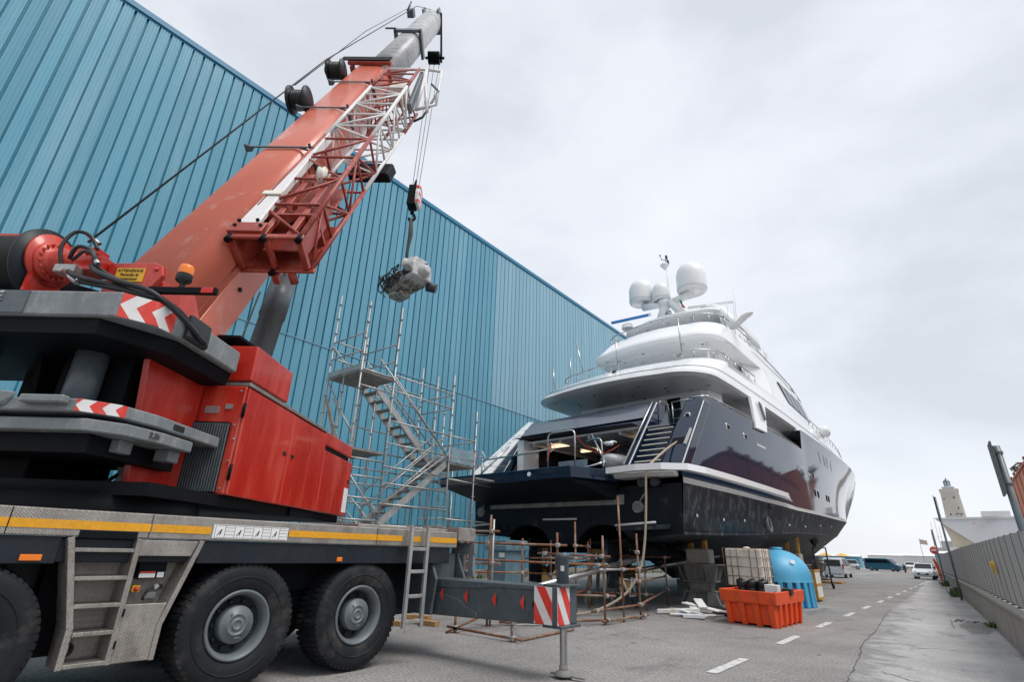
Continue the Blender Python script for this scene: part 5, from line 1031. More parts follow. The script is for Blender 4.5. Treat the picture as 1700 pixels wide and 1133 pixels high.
# house on the upper deck, flush side forward of s=13
m = MB(FY)
st = [(13.0,3.95),(16,3.85),(20,3.55),(24,3.2),(28,2.6),(31,1.6)]
lo = [(s_,t,9.2) for s_,t in st]+[(s_,-t,9.2) for s_,t in reversed(st)]
hi = [(s_-(.3 if i else -.8)-(1.8 if s_ > 27 else 0),t*.86,11.2) for i,(s_,t) in enumerate(st)]; hi += [(a,-b_,c) for a,b_,c in reversed(hi)]
m.loft([lo,hi], closed=True, sm=False); m.box((9.5,-2.6,9.2),(13.2,2.6,11.2)); H2 = m.build('upper_house', M_['gel_white'], YT)
for i in range(4):
    s0 = 16.2+i*1.5; s1 = s0+1.25; ta = lambda s_: lerp(st,s_)
    m = MB(FY); m.hexa([(s0,ta(s0)*.965+.03,9.75),(s1,ta(s1)*.965+.03,9.75),(s1-.45,ta(s1)*.885+.05,10.95),(s0-.45,ta(s0)*.885+.05,10.95)], [(s0,ta(s0)*.965-.1,9.75),(s1,ta(s1)*.965-.1,9.75),(s1-.45,ta(s1)*.885-.1,10.95),(s0-.45,ta(s0)*.885-.1,10.95)]); m.build('bridge_window', M_['glass_dark'], H2)
for s_,t in ((7.9,2.7),(7.9,-2.7)): m = MB(FY); m.tube((s_,t,9.2),(s_,t,11.2),.07,n=10); m.build('deck_pillar', M_['gel_white'], H2)
m = MB(FY); m.hexa([(11.5,3.2,9.2),(13.3,3.95,9.2),(13.3,3.7,9.2),(11.5,3.0,9.2)], [(12.0,2.9,11.15),(13.6,3.4,11.15),(13.6,3.2,11.15),(12.0,2.8,11.15)]); m.build('screen_wall', M_['soffit_white'], H2)
# lifeboat canister / fender forward
m = MB(FY); m.lathe([(.0005,-.6),(.3,-.55),(.36,-.2),(.36,.2),(.3,.55),(.0005,.6)], (24.5,3.45,9.6), (1,-.1,0), n=16); m.build('life_raft', M_['gel_white'], YT)
# hardtop + arch on the sun deck
f3 = [(12,2.9),(16,2.7),(19,2.0),(20,1.0)]
HT = deck('hardtop', [(9.2,2.75,f3,1.0,13.5),(8.9,2.95,f3,1.1,13.56),(9.1,2.95,f3,1.1,13.72),(9.6,2.8,f3,1.1,13.80)], 'gel_white', sof='soffit_white')
for k in (1,-1):
    m = MB(FY); m.hexa([(9.6,k*3.05,12.2),(12.6,k*3.1,12.2),(13.6,k*2.75,13.55),(10.6,k*2.75,13.55)], [(9.6,k*2.8,12.2),(12.6,k*2.85,12.2),(13.6,k*2.5,13.55),(10.6,k*2.5,13.55)])
    m.build('hardtop_arch', M_['soffit_white'], HT, bevel=.04)
m = MB(FY); m.box((11.5,-2.5,12.2),(17,2.5,13.5)); m.build('sun_deck_locker', M_['soffit_white'], HT)
# starboard radar wing and satellite saucer
m = MB(FY); m.path([(10.6,1.55,13.8),(10.6,1.7,14.15),(10.4,2.3,13.95),(10.2,2.8,13.5),(10.0,3.2,12.9),(9.9,3.4,12.4)], [.12,.22,.28,.3,.26,.2], 10); m.build('radar_wing', M_['soffit_white'], HT)
m = MB(FY); m.path([(10,3.4,12.5),(10,3.7,12.7),(10,3.95,12.85)], .16, 10); m.lathe([(.0005,-.1),(.36,-.06),(.42,0),(.36,.06),(.0005,.1)], (10,4.0,12.88), (-.2,-.35,.9), n=24); m.build('antenna_saucer', M_['soffit_white'], HT)
m = MB(FY); m.beam((10.4,.9,14.42),(10.9,3.2,14.28),.16,.12); m.tube((10.6,1.9,14.0),(10.6,1.9,14.4),.14,n=14); m.build('radar_scanner', M_['radome'], HT, bevel=.02)
m = MB(FY); m.lathe([(.35,0),(.3,.25),(.14,.35),(.0005,.36)], (9.6,-2.5,13.8), n=20); RP = m.build('radar_pedestal', M_['radome'], HT)
m = MB(FY); m.beam((9.2,-3.35,14.28),(10.0,-1.3,14.5),.18,.14); m.build('radar_cover', M_['tape_blue'], RP, bevel=.03)
m = MB(FY); m.beam((9.99,-1.32,14.5),(10.06,-1.18,14.52),.18,.14); m.build('radar_scanner', M_['radome'], RP)
# mast with three domes
m = MB(FY)
for k in (-1,1): m.path([(10.2,k*.75,13.75),(10.1,k*.45,14.4),(10.0,k*.12,14.95)], [.3,.26,.28], 10)
m.path([(10,0,14.8),(10,.7,14.95),(10,1.35,15.05)], [.22,.22,.3], 10); m.path([(10,0,14.8),(10,-.8,14.95),(10,-1.6,15.1)], [.22,.2,.25], 10); m.path([(10,-.1,14.8),(9.9,-.4,15.1)], .3, 10)
MS_ = m.build('mast', M_['gel_white'], YT)
for t,z,r_,h_ in ((1.42,15.12,.80,1.80),(-1.68,15.35,.72,1.55),(-.43,15.14,.52,1.15)):
    m = MB(FY); pr = [(.0005,.0),(r_*.8,.0),(r_*.82,-.06),(r_*.96,.02),(r_,.12)]+[(r_,h_*.5)]+[(r_*math.cos(a*math.pi/16),h_*.5+h_*.5*math.sin(a*math.pi/16)) for a in range(1,8)]+[(.0005,h_)]
    m.lathe(pr, (10,t,z), n=32); dm = m.build('radome', M_['radome'], MS_)
    m = MB(FY); m.lathe([(r_*1.0,.1),(r_*1.012,.12),(r_*1.0,.14)], (10,t,z), n=32); m.build('dome_seam', M_['stripe_grey'], dm)
m = MB(FY); m.tube((10,.05,15.0),(10,.05,17.3),.03,n=6); m.lathe([(.03,-.3),(.24,-.05),(.26,.02),(.2,.08),(.0005,.1)], (10,-.05,17.35), n=16); m.build('mast_pole', M_['radome'], MS_)
m = MB(FY); m.tube((10,.05,17.4),(10,.05,17.85),.02,n=6); m.beam((10,-.2,17.8),(10,.1,17.6),.03,.03); m.lathe([(.0005,-.07),(.06,0),(.0005,.07)], (10,-.28,18.1), n=10); m.tube((10,-.28,18.1),(10,-.2,17.75),.015,n=5); m.box((9.95,.05,17.7),(10.05,.15,17.95)); m.box((9.95,.12,17.35),(10.05,.22,17.6)); m.build('wind_instruments', M_['black_plastic'], MS_)
m = MB(FY); m.lathe([(.0005,0),(.16,.02),(.18,.12),(.0005,.2)], (9.7,.1,14.05), (-1,0,.2), n=16); m.build('search_light', M_['steel'], MS_)
m = MB(FY); m.add([(9.7,.75,14.75),(9.7,.80,14.45),(9.7,.95,14.3),(9.7,.9,14.6)], [(0,1,2,3)]); m.build('flag_stripe', M_['flag_green'], MS_)
m = MB(FY); m.add([(9.7,.83,14.42),(9.7,.9,14.2),(9.7,1.08,14.12),(9.7,.98,14.32)], [(0,1,2,3)]); m.build('flag_stripe', M_['flag_red'], MS_)
for s_,t,z0,z1 in ((9.5,3.95,13.0,14.45),(9.8,3.75,13.0,14.2),(9.3,3.6,13.0,14.0),(9.2,3.3,12.6,12.95)):
    m = MB(FY); m.tube((s_,t-.25,z0-.3),(s_,t-.15,z1),.012,n=5); m.build('whip_antenna', M_['radome'], MS_)
m = MB(FY); m.tube((16.0,2.9,12.1),(16.0,2.9,13.3),.03,n=6); m.path([(16,2.9,13.2),(16,3.0,12.6),(16,2.75,12.2)], .04); m.tube((16,2.9,13.2),(22,2.7,11.3),.008,n=4); m.build('signal_mast', M_['radome'], MS_)
# soffit lamps and speakers
def spots(parent, z, lst):
    for s_,t,r_,mt in lst:
        m = MB(FY); m.lathe([(.0005,-.012),(r_,-.012),(r_+.015,0)], (s_,t,z), n=12); m.build('soffit_light', M_[mt], parent)
spots(D1, 8.118, [(3.6+.9*(i%3),-3.2+.75*i,.05 if i%2 else .11,'black_steel' if i%2 else 'stripe_grey') for i in range(9)]+[(5.2+1.4*i,3.6,.06 if i%2 else .12,'stripe_grey') for i in range(7)]+[(4.9,-2.6,.05,'black_steel'),(4.6,.4,.05,'black_steel'),(5.0,1.9,.05,'black_steel')])
spots(D2, 11.118, [(7.4+.6*(i%3),-2.6+.72*i,.05 if i%2 else .11,'black_steel' if i%2 else 'stripe_grey') for i in range(8)]+[(9.3,2.6,.12,'stripe_grey'),(8.8,.8,.05,'black_steel')])
spots(HT, 13.498, [(9.9,-1.4,.11,'stripe_grey'),(9.7,0,.11,'stripe_grey'),(9.8,1.3,.11,'stripe_grey')])
# guard rails around upper decks
def railing(parent, aft, hw, tab, r, z0, h, every, inset=.0, smax=99):
    o = outline(aft,hw,tab,r); o = [(a,b_) for a,b_ in o if a <= smax]
    for k in (1,-1):
        m = MB(FY); m.path([(a,k*b_,z0+h) for a,b_ in o], .03, 7); rl = m.build('guard_rail', M_['steel'], parent)
        acc = 0; last = None
        for p,q in zip(o,o[1:]):
            d = math.dist(p,q); x = 0
            while acc+ (d-x) >= every:
                x += every-acc; acc = 0; f = x/d; s_ = p[0]+(q[0]-p[0])*f; t = p[1]+(q[1]-p[1])*f
                m = MB(FY); m.tube((s_,k*t,z0-.05),(s_,k*t,z0+h),.022,n=6); m.build('rail_post', M_['steel'], rl)
            acc += d-x
railing(D1, 4.2, 4.1, [(s_,h-.2) for s_,h in f1[:4]], 1.5, 9.25, .42, .85, smax=12.8)
railing(D2, 7.45, 3.18, [(s_,h-.25) for s_,h in f2[:3]], 1.3, 12.2, .55, .75, smax=14)
for s_,t,z0,z1,dt in ((4.35,3.0,9.2,11.1,-.05),(4.2,.0,9.2,10.9,-.08),(4.25,-1.9,9.3,11.4,-.5),(4.25,-2.7,9.2,10.5,-.06),(4.6,-4.0,9.2,10.3,-.1)):
    m = MB(FY); m.tube((s_,t,z0),(s_,t+dt,z1),.035,n=6); m.build('flag_staff', M_['steel'], D1)
for t,s_,z in ((-.38,3.9,8.78),(.0,4.0,8.95)): m = MB(FY); m.box((s_-.25,t-.08,z-.02),(s_-.08,t+.08,z+.14)); m.lathe([(.07,0),(.08,.06),(.0005,.1)], (s_-.15,t,z+.14), n=10); m.build('deck_flood_lamp', M_['black_plastic'], D1)
m = MB(FY); m.path([(s_,lerp(f2,s_)+.0,12.25-.04*(s_-10)) for s_ in (13,16,20,24)], .035, 6); m.build('forward_rail', M_['steel'], YT)
m = MB(FY); m.path([(s_,lerp(f1,s_)-.1,9.6) for s_ in (20,26,32,38)], .03, 6); m.build('forward_rail', M_['steel'], YT)
for i in range(16):
    s_ = 20+i*1.2; m = MB(FY); m.tube((s_,lerp(f1,s_)-.1,9.2),(s_,lerp(f1,s_)-.1,9.6),.02,n=5); m.build('rail_post', M_['steel'], YT)
# foredeck / deck cap over the hull forward
m = MB(FY); rows = [[(s_,lerp(bs_,s_)-.02,lerp(zsh,s_)-.02),(s_,0,lerp(zsh,s_)+.05),(s_,-lerp(bs_,s_)+.02,lerp(zsh,s_)-.02)] for s_ in SS if s_ >= 15.9]; m.grid(rows); m.build('foredeck', M_['gel_white'], YT)
# ---- tender stowed in the garage
tn = thing('jet_ski', FY(2.2,1.3,4.08), 'white jet ski stowed in the open stern garage', 'jet ski')
m = MB(FY); rows = []
for s_,w_,z0,z1 in ((.7,.12,4.75,4.85),(1.0,.4,4.45,4.95),(1.6,.52,4.3,5.0),(2.4,.55,4.28,4.95),(3.2,.5,4.3,4.85),(3.4,.45,4.35,4.8)):
    rows.append([(s_,1.35+w_*math.cos(a*math.pi/6),(z0+z1)/2+(z1-z0)/2*math.sin(a*math.pi/6)) for a in range(12)])
m.loft(rows, caps=True); m.build('ski_hull', M_['gel_white'], tn)
m = MB(FY); m.box((1.9,1.15,4.95),(3.1,1.55,5.2)); m.build('saddle', M_['black_plastic'], tn, bevel=.06)
m = MB(FY); m.tube((1.75,1.0,5.35),(1.75,1.7,5.35),.03,n=6); m.tube((1.6,1.35,4.95),(1.75,1.35,5.35),.06,n=8); m.build('handlebar', M_['black_plastic'], tn)
# mooring hose hanging from the quarter to the ground
hs = MB(); P_ = [FQ(4.15,5.05,-.1),FQ(4.0,4.75,-.35),FY(-.75,3.95,4.15),FY(-.9,3.85,3.9),FY(-.95,3.8,3.0),FY(-1.0,3.72,2.0),FY(-1.15,3.6,1.2),FY(-1.5,3.3,.55),FY(-2.3,2.8,.12),FY(-3.2,2.3,.03),FY(-4.2,1.6,.03),FY(-5.0,.6,.03)]
hs.path(smooth(P_), .035, 7); hs.build('hose', M_['rope_beige'], label='pale beige hose hanging from the yacht stern quarter to the ground', cat='hose')

# dark groove line round the upper deck fascia
m = MB(FY); oo = full(outline(2.86,4.305,[(a,b_+.015) for a,b_ in f1],1.56)); m.loft([[(a-.012 if a < 4 else a,b_*1.002,8.525) for a,b_ in oo],[(a-.012 if a < 4 else a,b_*1.002,8.555) for a,b_ in oo]], closed=True); m.build('fascia_groove', M_['crane_grey'], D1)

# clutter inside the garage: frames, struts, pipework, crates and hanging tape
for t,w_,h_,s_ in ((-2.4,.7,.9,4.6),(-1.3,.9,.6,5.2),(-.2,.6,1.1,5.6),(1.6,.8,.8,5.0)):
    m = MB(FY); m.box((s_,t-w_/2,4.08),(s_+.6,t+w_/2,4.08+h_)); m.build('garage_locker', M_['stripe_grey' if t < -1 else 'crane_dark_grey'], YT, bevel=.02)
for t in (-2.6,-1.2,.2,1.6): m = MB(FY); m.box((1.4,t-.04,5.66),(6.4,t+.04,5.80)); m.build('deckhead_beam', M_['stripe_grey'], YT)
for z_,s_ in ((5.4,5.9),(5.2,6.2),(4.9,6.3)): m = MB(FY); m.tube((s_,-3.2,z_),(s_,2.3,z_),.05,n=8); m.build('garage_pipe', M_['steel'], YT)
for p,q in (((.3,1.1,5.55),(-.6,2.2,4.35)),((-.6,2.2,4.35),(-.9,1.2,4.1)),((.2,-2.9,5.5),(-.9,-3.5,4.2))): m = MB(FY); m.tube(p,q,.035,n=8); m.build('door_ram', M_['steel'], YT)
m = MB(FY); m.path(smooth([(-1.9,1.95,5.1),(-1.6,2.1,4.75),(-1.0,2.35,4.55),(-.3,2.6,4.9)],4), .007, 5); m.build('warning_tape', M_['hazard_red'], YT)
m = MB(FY); m.path(smooth([(-1.9,.86,4.95),(-1.9,.9,4.6),(-1.92,.83,4.3)],4), .02, 5); m.build('warning_tape', M_['hazard_red'], YT)
m = MB(FY); m.path(smooth([(-1.88,.95,4.9),(-1.86,1.1,4.75),(-1.9,.95,4.6)],4), .016, 5); m.build('warning_tape', M_['hazard_white'], YT)
pm('salt_grey', (.075,.085,.09), .6, var=.3, scale=9)
# scuffed hull: pale runs below each outlet
for s_,z_ in ((.9,2.6),(3.0,2.6),(5.0,2.65),(7.9,2.5),(11,2.85),(14.5,2.95)):
    m = MB(FY); f = .45; b_ = lambda z: lerp(bw_,s_)+(lerp(bc_,s_)-lerp(bw_,s_))*min(1,max(0,(lerp(zst,s_)-z)/(lerp(zst,s_)-lerp(zc_,s_))))
    zz = [z_+.1,z_-.05,z_-.2]; m.grid([[(s_-.03,b_(z)+.008,z),(s_+.04,b_(z)+.008,z)] if i == 0 else [(s_-.10-.05*i,b_(z)+.008,z),(s_-.02-.06*i,b_(z)+.008,z)] for i,z in enumerate(zz)]); m.build('salt_run', M_['salt_grey'], HB)
# ================================================================== STAIR SCAFFOLD (galvanised)
SCF = thing('stair_scaffold', (-12.8,10.5,0), 'tall galvanised scaffold stair tower between the crane and the yacht stern', 'scaffold')
GV = M_['galvanised']
def post(x, y, z0, z1, parent=SCF, mat=GV, r=.026, ros=True):
    m = MB(); m.tube((x,y,z0),(x,y,z1),r,n=8); p = m.build('post', mat, parent)
    if ros:
        z = math.ceil(z0/.5)*.5+.15
        m = MB()
        while z < z1: m.lathe([(r,-.012),(.06,-.008),(.06,.008),(r,.012)], (x,y,z), n=8); z += .5
        if m.v: m.build('rosette', mat, p, kind='stuff')
    return p
def bar(p, q, parent=SCF, mat=GV, r=.024, name='ledger'):
    m = MB(); m.tube(p,q,r,n=7); return m.build(name, mat, parent)
XA, XM, XBk = -12.0, -12.8, -13.62; Y1_, Y2_, Y3_, Y4_ = 8.12, 9.30, 11.80, 13.0
post(XA,Y1_,0,8.3); post(XBk,Y1_,0,8.95); post(XA,Y2_,0,8.55); post(XA,Y3_,0,7.0); post(XBk,Y2_,0,7.9); post(XM,Y3_,0,7.1); post(XBk,Y3_,0,7.55); post(XM,Y2_,0,6.3); post(XA,Y4_,0,6.0); post(XBk,Y4_,0,6.2); post(XM,Y1_,0,6.2)
for z in (6.74,7.3): bar((XBk,Y1_,z+.03),(XA,Y1_,z+.03)); bar((XBk,Y1_,z+.1),(XBk,Y2_,z+.1)); bar((XBk,Y2_,z+.03),(XA,Y2_,z+.03))
for z in (5.85,6.32): bar((XA,Y1_,z-.1),(XA,Y2_,z-.1))
for z in (6.32,5.85): bar((XA,Y2_,z),(XA,Y3_,z)); bar((XBk,Y2_,z+.2),(XBk,Y3_,z+.2)); bar((XBk,Y3_,z),(XA,Y3_,z))
for z in (4.95,4.3): bar((XA,Y2_,z),(XA,Y3_,z)); bar((XBk,Y2_,z),(XBk,Y3_,z)); bar((XA,Y3_,z+.0),(XA,Y4_,z)); bar((XBk,Y3_,z),(XBk,Y4_,z)); bar((XA,Y4_,z),(XBk,Y4_,z))
for z in (3.75,3.3,2.75,2.2,1.2): bar((XA,Y1_,z),(XA,Y2_,z)); bar((XA,Y2_,z-.1),(XA,Y3_,z-.1)); bar((XBk,Y1_,z),(XBk,Y3_,z)); bar((XBk,Y1_,z),(XA,Y1_,z)); bar((XBk,Y3_,z),(XA,Y3_,z))
for z in (3.6,2.4,2.0): bar((XA,Y3_,z),(-12.3,14.2,z))
# diagonals
for p,q in (((XA,Y1_,4.4),(XM-.4,Y1_,5.5)),((XBk,Y1_,5.7),(XA-.5,Y1_,4.1)),((XBk,Y1_,6.1),(XA,Y1_+.1,4.2)),((XA,Y2_,6.3),(XA,Y3_,4.2)),((XBk,Y2_,6.9),(XBk,Y3_,4.6)),((XBk,Y1_,3.6),(XBk,Y2_,2.2)),((XA,Y1_,3.4),(XA,Y2_,2.2)),((XBk,Y3_,3.9),(XM,Y3_,2.2)),((XA,Y3_,4.4),(XA,Y2_,2.6)),((XM+.1,Y2_,6.9),(XM+.1,Y3_,4.9)),((XBk,Y1_,7.2),(XBk,Y2_,6.3))): bar(p,q,name='diagonal_brace')
bar((XBk+.05,Y1_,5.55),(XA-.62,Y1_+.05,3.9), mat=M_['wood'], r=.03, name='diagonal_brace')
# platforms: individual deck planks
def platform(x0, x1, y0, y1, z, n, toe=True):
    w_ = (x1-x0)/n
    for i in range(n): m = MB(); m.box((x0+i*w_+.008,y0,z-.06),(x0+(i+1)*w_-.008,y1,z)); m.build('deck_plank', M_['steel_dirty'], SCF)
    if toe:
        m = MB(); m.box((x0,y0-.03,z),(x1,y0-.005,z+.16)); m.build('toe_board', GV, SCF); m = MB(); m.box((x0-.03,y0,z),(x0-.005,y1,z+.16)); m.build('toe_board', GV, SCF)
platform(XBk,XA,Y1_,Y2_+.05,6.20,5); platform(XBk,XA,Y1_-.1,Y2_,4.02,5,False); platform(XBk,XA,Y1_,Y2_,2.05,5); platform(XBk,XA,Y3_,Y4_+.1,4.12,5); platform(XBk-.6,XA+.0,Y4_+.12,Y4_+1.1,3.8,5,False)
m = MB(); m.box((XA-.02,Y3_+.05,4.13),(XA+.02,Y4_,4.6)); m.build('clear_screen', M_['clear_sheet'], SCF)
def flight(x0, x1, ya, za, yb, zb, n):
    st_ = MB()
    for x in (x0,x1):
        m = MB(); m.hexa([(x-.025,ya,za-.12),(x+.025,ya,za-.12),(x+.025,yb,zb-.12),(x-.025,yb,zb-.12)], [(x-.025,ya,za+.12),(x+.025,ya,za+.12),(x+.025,yb,zb+.12),(x-.025,yb,zb+.12)]); m.build('stringer', GV, SCF)
    for i in range(n):
        f = (i+.5)/n; y = ya+(yb-ya)*f; z = za+(zb-za)*f; m = MB(); m.box((x0+.03,y-.11,z-.015),(x1-.03,y+.11,z+.02)); m.build('stair_tread', M_['steel_dirty'], SCF)
    for x in (x0,x1): bar((x,ya,za+.95),(x,yb,zb+.95),name='handrail'); bar((x,ya,za+.5),(x,yb,zb+.5),name='handrail')
flight(XBk+.08,XM-.08,Y2_+.05,6.1,Y3_-.0,4.15,9); flight(XM+.02,XA-.08,Y2_+.05,2.1,Y3_,4.1,9); flight(XBk+.08,XM-.08,Y2_,2.0,Y3_,.1,9)
# wire mesh + warning tape bits at the yacht end
for i in range(5):
    m = MB(); a0 = Vector((-13.2+.2*i,13.2+.15*i,4.3)); m.path([a0+Vector((0,0,.5)),a0+Vector((.1,.05,.3)),a0+Vector((-.05,.1,.15)),a0+Vector((.08,.12,-.1))], .018, 4); m.build('warning_tape', M_['hazard_red' if i%2 else 'hazard_white'], SCF)
# ---- small galvanised guard scaffold at the port platform
SC2 = thing('platform_scaffold', FY(-1.2,-4.9,0), 'slim grey scaffold posts with rails at the port edge of the stern platform', 'scaffold')
for s_,t,z in ((-2.4,-4.6,5.0),(-1.2,-4.7,5.3),(0,-4.9,5.5),(-2.0,-4.1,4.9),(-.6,-4.2,5.2)):
    x,y,_ = FY(s_,t,0); post(x,y,0 if t < -4.5 else 4.06,z,SC2,ros=False,r=.022)
for z in (4.5,4.9): bar(FY(-2.4,-4.6,z),FY(0,-4.9,z+.3),SC2,r=.014); bar(FY(-2.0,-4.1,z),FY(.9,-3.5,z+.35),SC2,r=.012)
bar(FY(-2.2,-5.4,2.6),FY(-.5,-4.8,2.7),SC2); bar(FY(-2.2,-5.4,2.3),FY(-.5,-4.8,2.35),SC2)
x,y,_ = FY(-.9,-5.0,0); post(x,y,0,3.6,SC2,ros=False)
# ================================================================== RUSTY SCAFFOLD under the stern
RS = thing('rusty_scaffold', (-7.5,11.5,0), 'low rusty tube scaffold standing in front of the yacht stern', 'scaffold')
RM = M_['scaffold_rust']
def clamp(p):
    m = MB(); x,y,z = p; m.box((x-.05,y-.05,z-.045),(x+.05,y+.05,z+.045)); m.tube((x-.07,y,z),(x+.07,y,z),.025,n=6); m.build('coupler', M_['galvanised'], RS, bevel=.012)
def rpost(x, y, z1, mat=RM, lean=(0,0)):
    m = MB(); m.tube((x,y,.012),(x+lean[0],y+lean[1],z1),.027,n=8); m.build('upright', mat, RS); m = MB(); m.box((x-.07,y-.07,.0),(x+.07,y+.07,.012)); m.build('base_plate', RM, RS)
def rbar(p, q, mat=RM, cl=(0,1)):
    m = MB(); p = Vector(p); q = Vector(q); e_ = (q-p).normalized()*.22; m.tube(p-e_,q+e_,.025,n=8); m.build('tube', mat, RS)
    if 0 in cl: clamp(p)
    if 1 in cl: clamp(q)
rpost(-6.8,8.65,.36); rpost(-8.25,8.63,.40); rpost(-8.5,9.9,2.35); rpost(-8.45,9.95,2.25,M_['galvanised']); rpost(-7.35,11.0,2.0,M_['scaffold_rust']); rpost(-6.83,12.25,1.98); rpost(-6.8,13.15,3.0,lean=(-.05,.05)); rpost(-6.78,14.05,2.1); rpost(-8.53,13.7,2.4); rpost(-9.44,16.1,2.0); rpost(-7.87,18.4,1.9); rpost(-10.4,11.2,2.0); rpost(-9.6,12.6,1.9); rpost(-10.9,13.6,1.9)
rbar((-10.6,9.85,1.98),(-8.45,9.9,1.98)); rbar((-9.6,9.95,1.35),(-6.9,12.1,1.30)); rbar((-8.7,10.05,1.72),(-7.3,10.95,1.72)); rbar((-10.6,9.8,1.25),(-8.4,9.9,1.28)); rbar((-8.4,12.0,1.52),(-6.85,12.22,1.5)); rbar((-8.5,13.6,1.3),(-6.8,12.3,1.3))
rbar((-6.82,12.25,1.2),(-6.78,13.15,1.2),M_['galvanised']); rbar((-6.8,13.15,1.2),(-6.78,14.05,1.2)); rbar((-6.8,12.3,.62),(-7.8,11.4,.62))
rbar((-6.85,11.9,.32),(-6.78,14.1,.34)); rbar((-6.78,14.05,.35),(-7.8,18.3,.5)); rbar((-6.78,14.05,.9),(-7.85,18.3,.9)); rbar((-6.8,12.3,.10),(-8.2,10.3,.08)); rbar((-6.8,12.3,.08),(-6.75,14.2,.08))
rbar((-8.25,8.63,.09),(-6.78,8.65,.06)); rbar((-8.0,10.4,.36),(-6.85,9.2,.33)); rbar((-6.8,8.65,.33),(-6.85,10.6,.2)); rbar((-8.25,8.63,.08),(-8.0,9.9,.45)); rbar((-8.6,13.7,.5),(-9.4,16,.5)); rbar((-8.53,13.7,1.4),(-10.8,13.6,1.35)); rbar((-9.44,16.1,1.5),(-7.87,18.4,1.5)); rbar((-6.7,9.0,.03),(-6.8,10.6,.03),cl=()); rbar((-10.4,11.2,1.0),(-9.6,12.6,1.0)); rbar((-6.78,14.05,1.62),(-8.4,17,1.7))
# ================================================================== things under and around the hull
bl = thing('steel_cabinet', (-10.3,12.6,0), 'dusty pale blue steel cabinet behind the rusty scaffold', 'cabinet')
m = MB(); m.box((-10.6,12.3,.12),(-9.95,13.2,1.55)); m.build('cabinet_body', M_['bin_blue'], bl, bevel=.02)
m = MB(); m.box((-10.68,12.2,1.56),(-9.87,13.3,1.70)); m.box((-10.64,12.25,1.71),(-9.9,13.25,1.84)); m.build('cabinet_lid', M_['bin_blue'], bl, bevel=.02)
m = MB(); m.box((-10.2,12.29,1.38),(-10.0,12.298,1.5)); m.build('cabinet_label', M_['label_white'], bl)
for x in (-10.5,-10.05): m = MB(); m.box((x-.06,12.35,0),(x+.06,13.1,.12)); m.build('foot', M_['bin_blue'], bl)
# loose shaft leaning under the stern
m = MB(); m.tube((-8.2,9.6,.55),(-7.3,15.2,1.45),.075,n=14); m.tube((-8.2,9.6,.55),(-8.3,9.0,.45),.085,n=14); m.build('removed_shaft', M_['steel'], label='long bright metal propeller shaft propped behind the outrigger', cat='shaft')
# keel stands
def stand(name, x, y, label, hh=1.28, sc_=1.0, rot=0.0):
    o = thing(name, (x,y,0), label, 'boat stand', 'steel stands carrying the yacht')
    def Fs(a,b_,z): c,s_ = math.cos(rot), math.sin(rot); return (x+sc_*(a*c-b_*s_), y+sc_*(a*s_+b_*c), z)
    D = M_['steel_dirty']
    def frust(w0,d0,z0,w1,d1,z1,nm): m = MB(Fs); m.hexa([(-w0,-d0,z0),(w0,-d0,z0),(w0,d0,z0),(-w0,d0,z0)], [(-w1,-d1,z1),(w1,-d1,z1),(w1,d1,z1),(-w1,d1,z1)]); m.build(nm, D, o, bevel=.008)
    frust(.42,.35,.02,.28,.25,.42,'lower_core'); frust(.28,.25,.46,.30,.27,.74,'middle_core'); frust(.30,.27,.78,.40,.36,hh-.02,'upper_core')
    for z,w_ in ((.0,.56),(.42,.42),(.74,.44),(hh-.02,.58)):
        m = MB(Fs); m.box((-w_,-w_*.85,z),(w_,w_*.85,z+.035)); m.build('shelf_plate', D, o)
    for i in range(7):
        u = -.48+i*.16
        for z0,z1,w0,w1 in ((.035,.42,.52,.40),(.775,hh-.02,.42,.54)):
            m = MB(Fs); k0, k1 = u*w0/.5, u*w1/.5
            m.hexa([(k0-.012,-w0*.84,z0),(k0+.012,-w0*.84,z0),(k0+.012,-.2,z0),(k0-.012,-.2,z0)], [(k1-.012,-w1*.84,z1),(k1+.012,-w1*.84,z1),(k1+.012,-.2,z1),(k1-.012,-.2,z1)]); m.build('gusset', D, o)
            m = MB(Fs); m.hexa([(w0*.98,k0-.012,z0),(w0*.98,k0+.012,z0),(.2,k0+.012,z0),(.2,k0-.012,z0)], [(w1*.98,k1-.012,z1),(w1*.98,k1+.012,z1),(.2,k1+.012,z1),(.2,k1-.012,z1)]); m.build('gusset', D, o)
    m = MB(Fs); m.box((-.30,-.34,hh+.02),(.34,.3,hh+.5)); m.build('concrete_pad', M_['concrete'], o, bevel=.03)
    return o
def props(x, y, z0, z1, label):
    o = thing('timber_prop', (x,y,z0), label, 'timber', 'timber packing under the hull')
    for dx in (-.27,.22): m = MB(); m.box((x+dx-.07,y-.1,z0),(x+dx+.07,y+.12,z1)); m.build('timber_post', M_['wood_yellow'], o, bevel=.01)
    m = MB(); m.box((x-.55,y-.02,z1),(x+.42,y+.16,z1+.08)); m.build('timber_cap', M_['wood'], o, bevel=.01)
s1 = stand('boat_stand', -7.2, 19.9, 'grey ribbed steel stand behind the heap of white strips', hh=1.3, sc_=1.25, rot=.12)
props(-7.2,19.9,1.8,2.38,'yellow timber props on the ribbed steel stand nearest the orange bin')
s2 = stand('boat_stand', -6.6, 31.5, 'grey steel stand under the hull behind the blue plastic tank', hh=1.3, sc_=1.25)
props(-6.5,31.5,1.8,2.9,'yellow timber props above the blue plastic tank under the far hull')
s3 = stand('boat_stand', -8.4, 47, 'far grey steel stand beside the wheeled trolley', hh=1.3, sc_=1.3)
for y in (24,28,36,41): 
    m = MB(); m.box((-9.6,y-.5,0),(-8.6,y+.5,.62)); m.box((-9.5,y-.4,.62),(-8.7,y+.4,1.1)); m.build('keel_block', M_['steel_dirty'], label='dark block under the yacht keel', cat='block', group='dark keel blocks in the shadow under the yacht', bevel=.02)
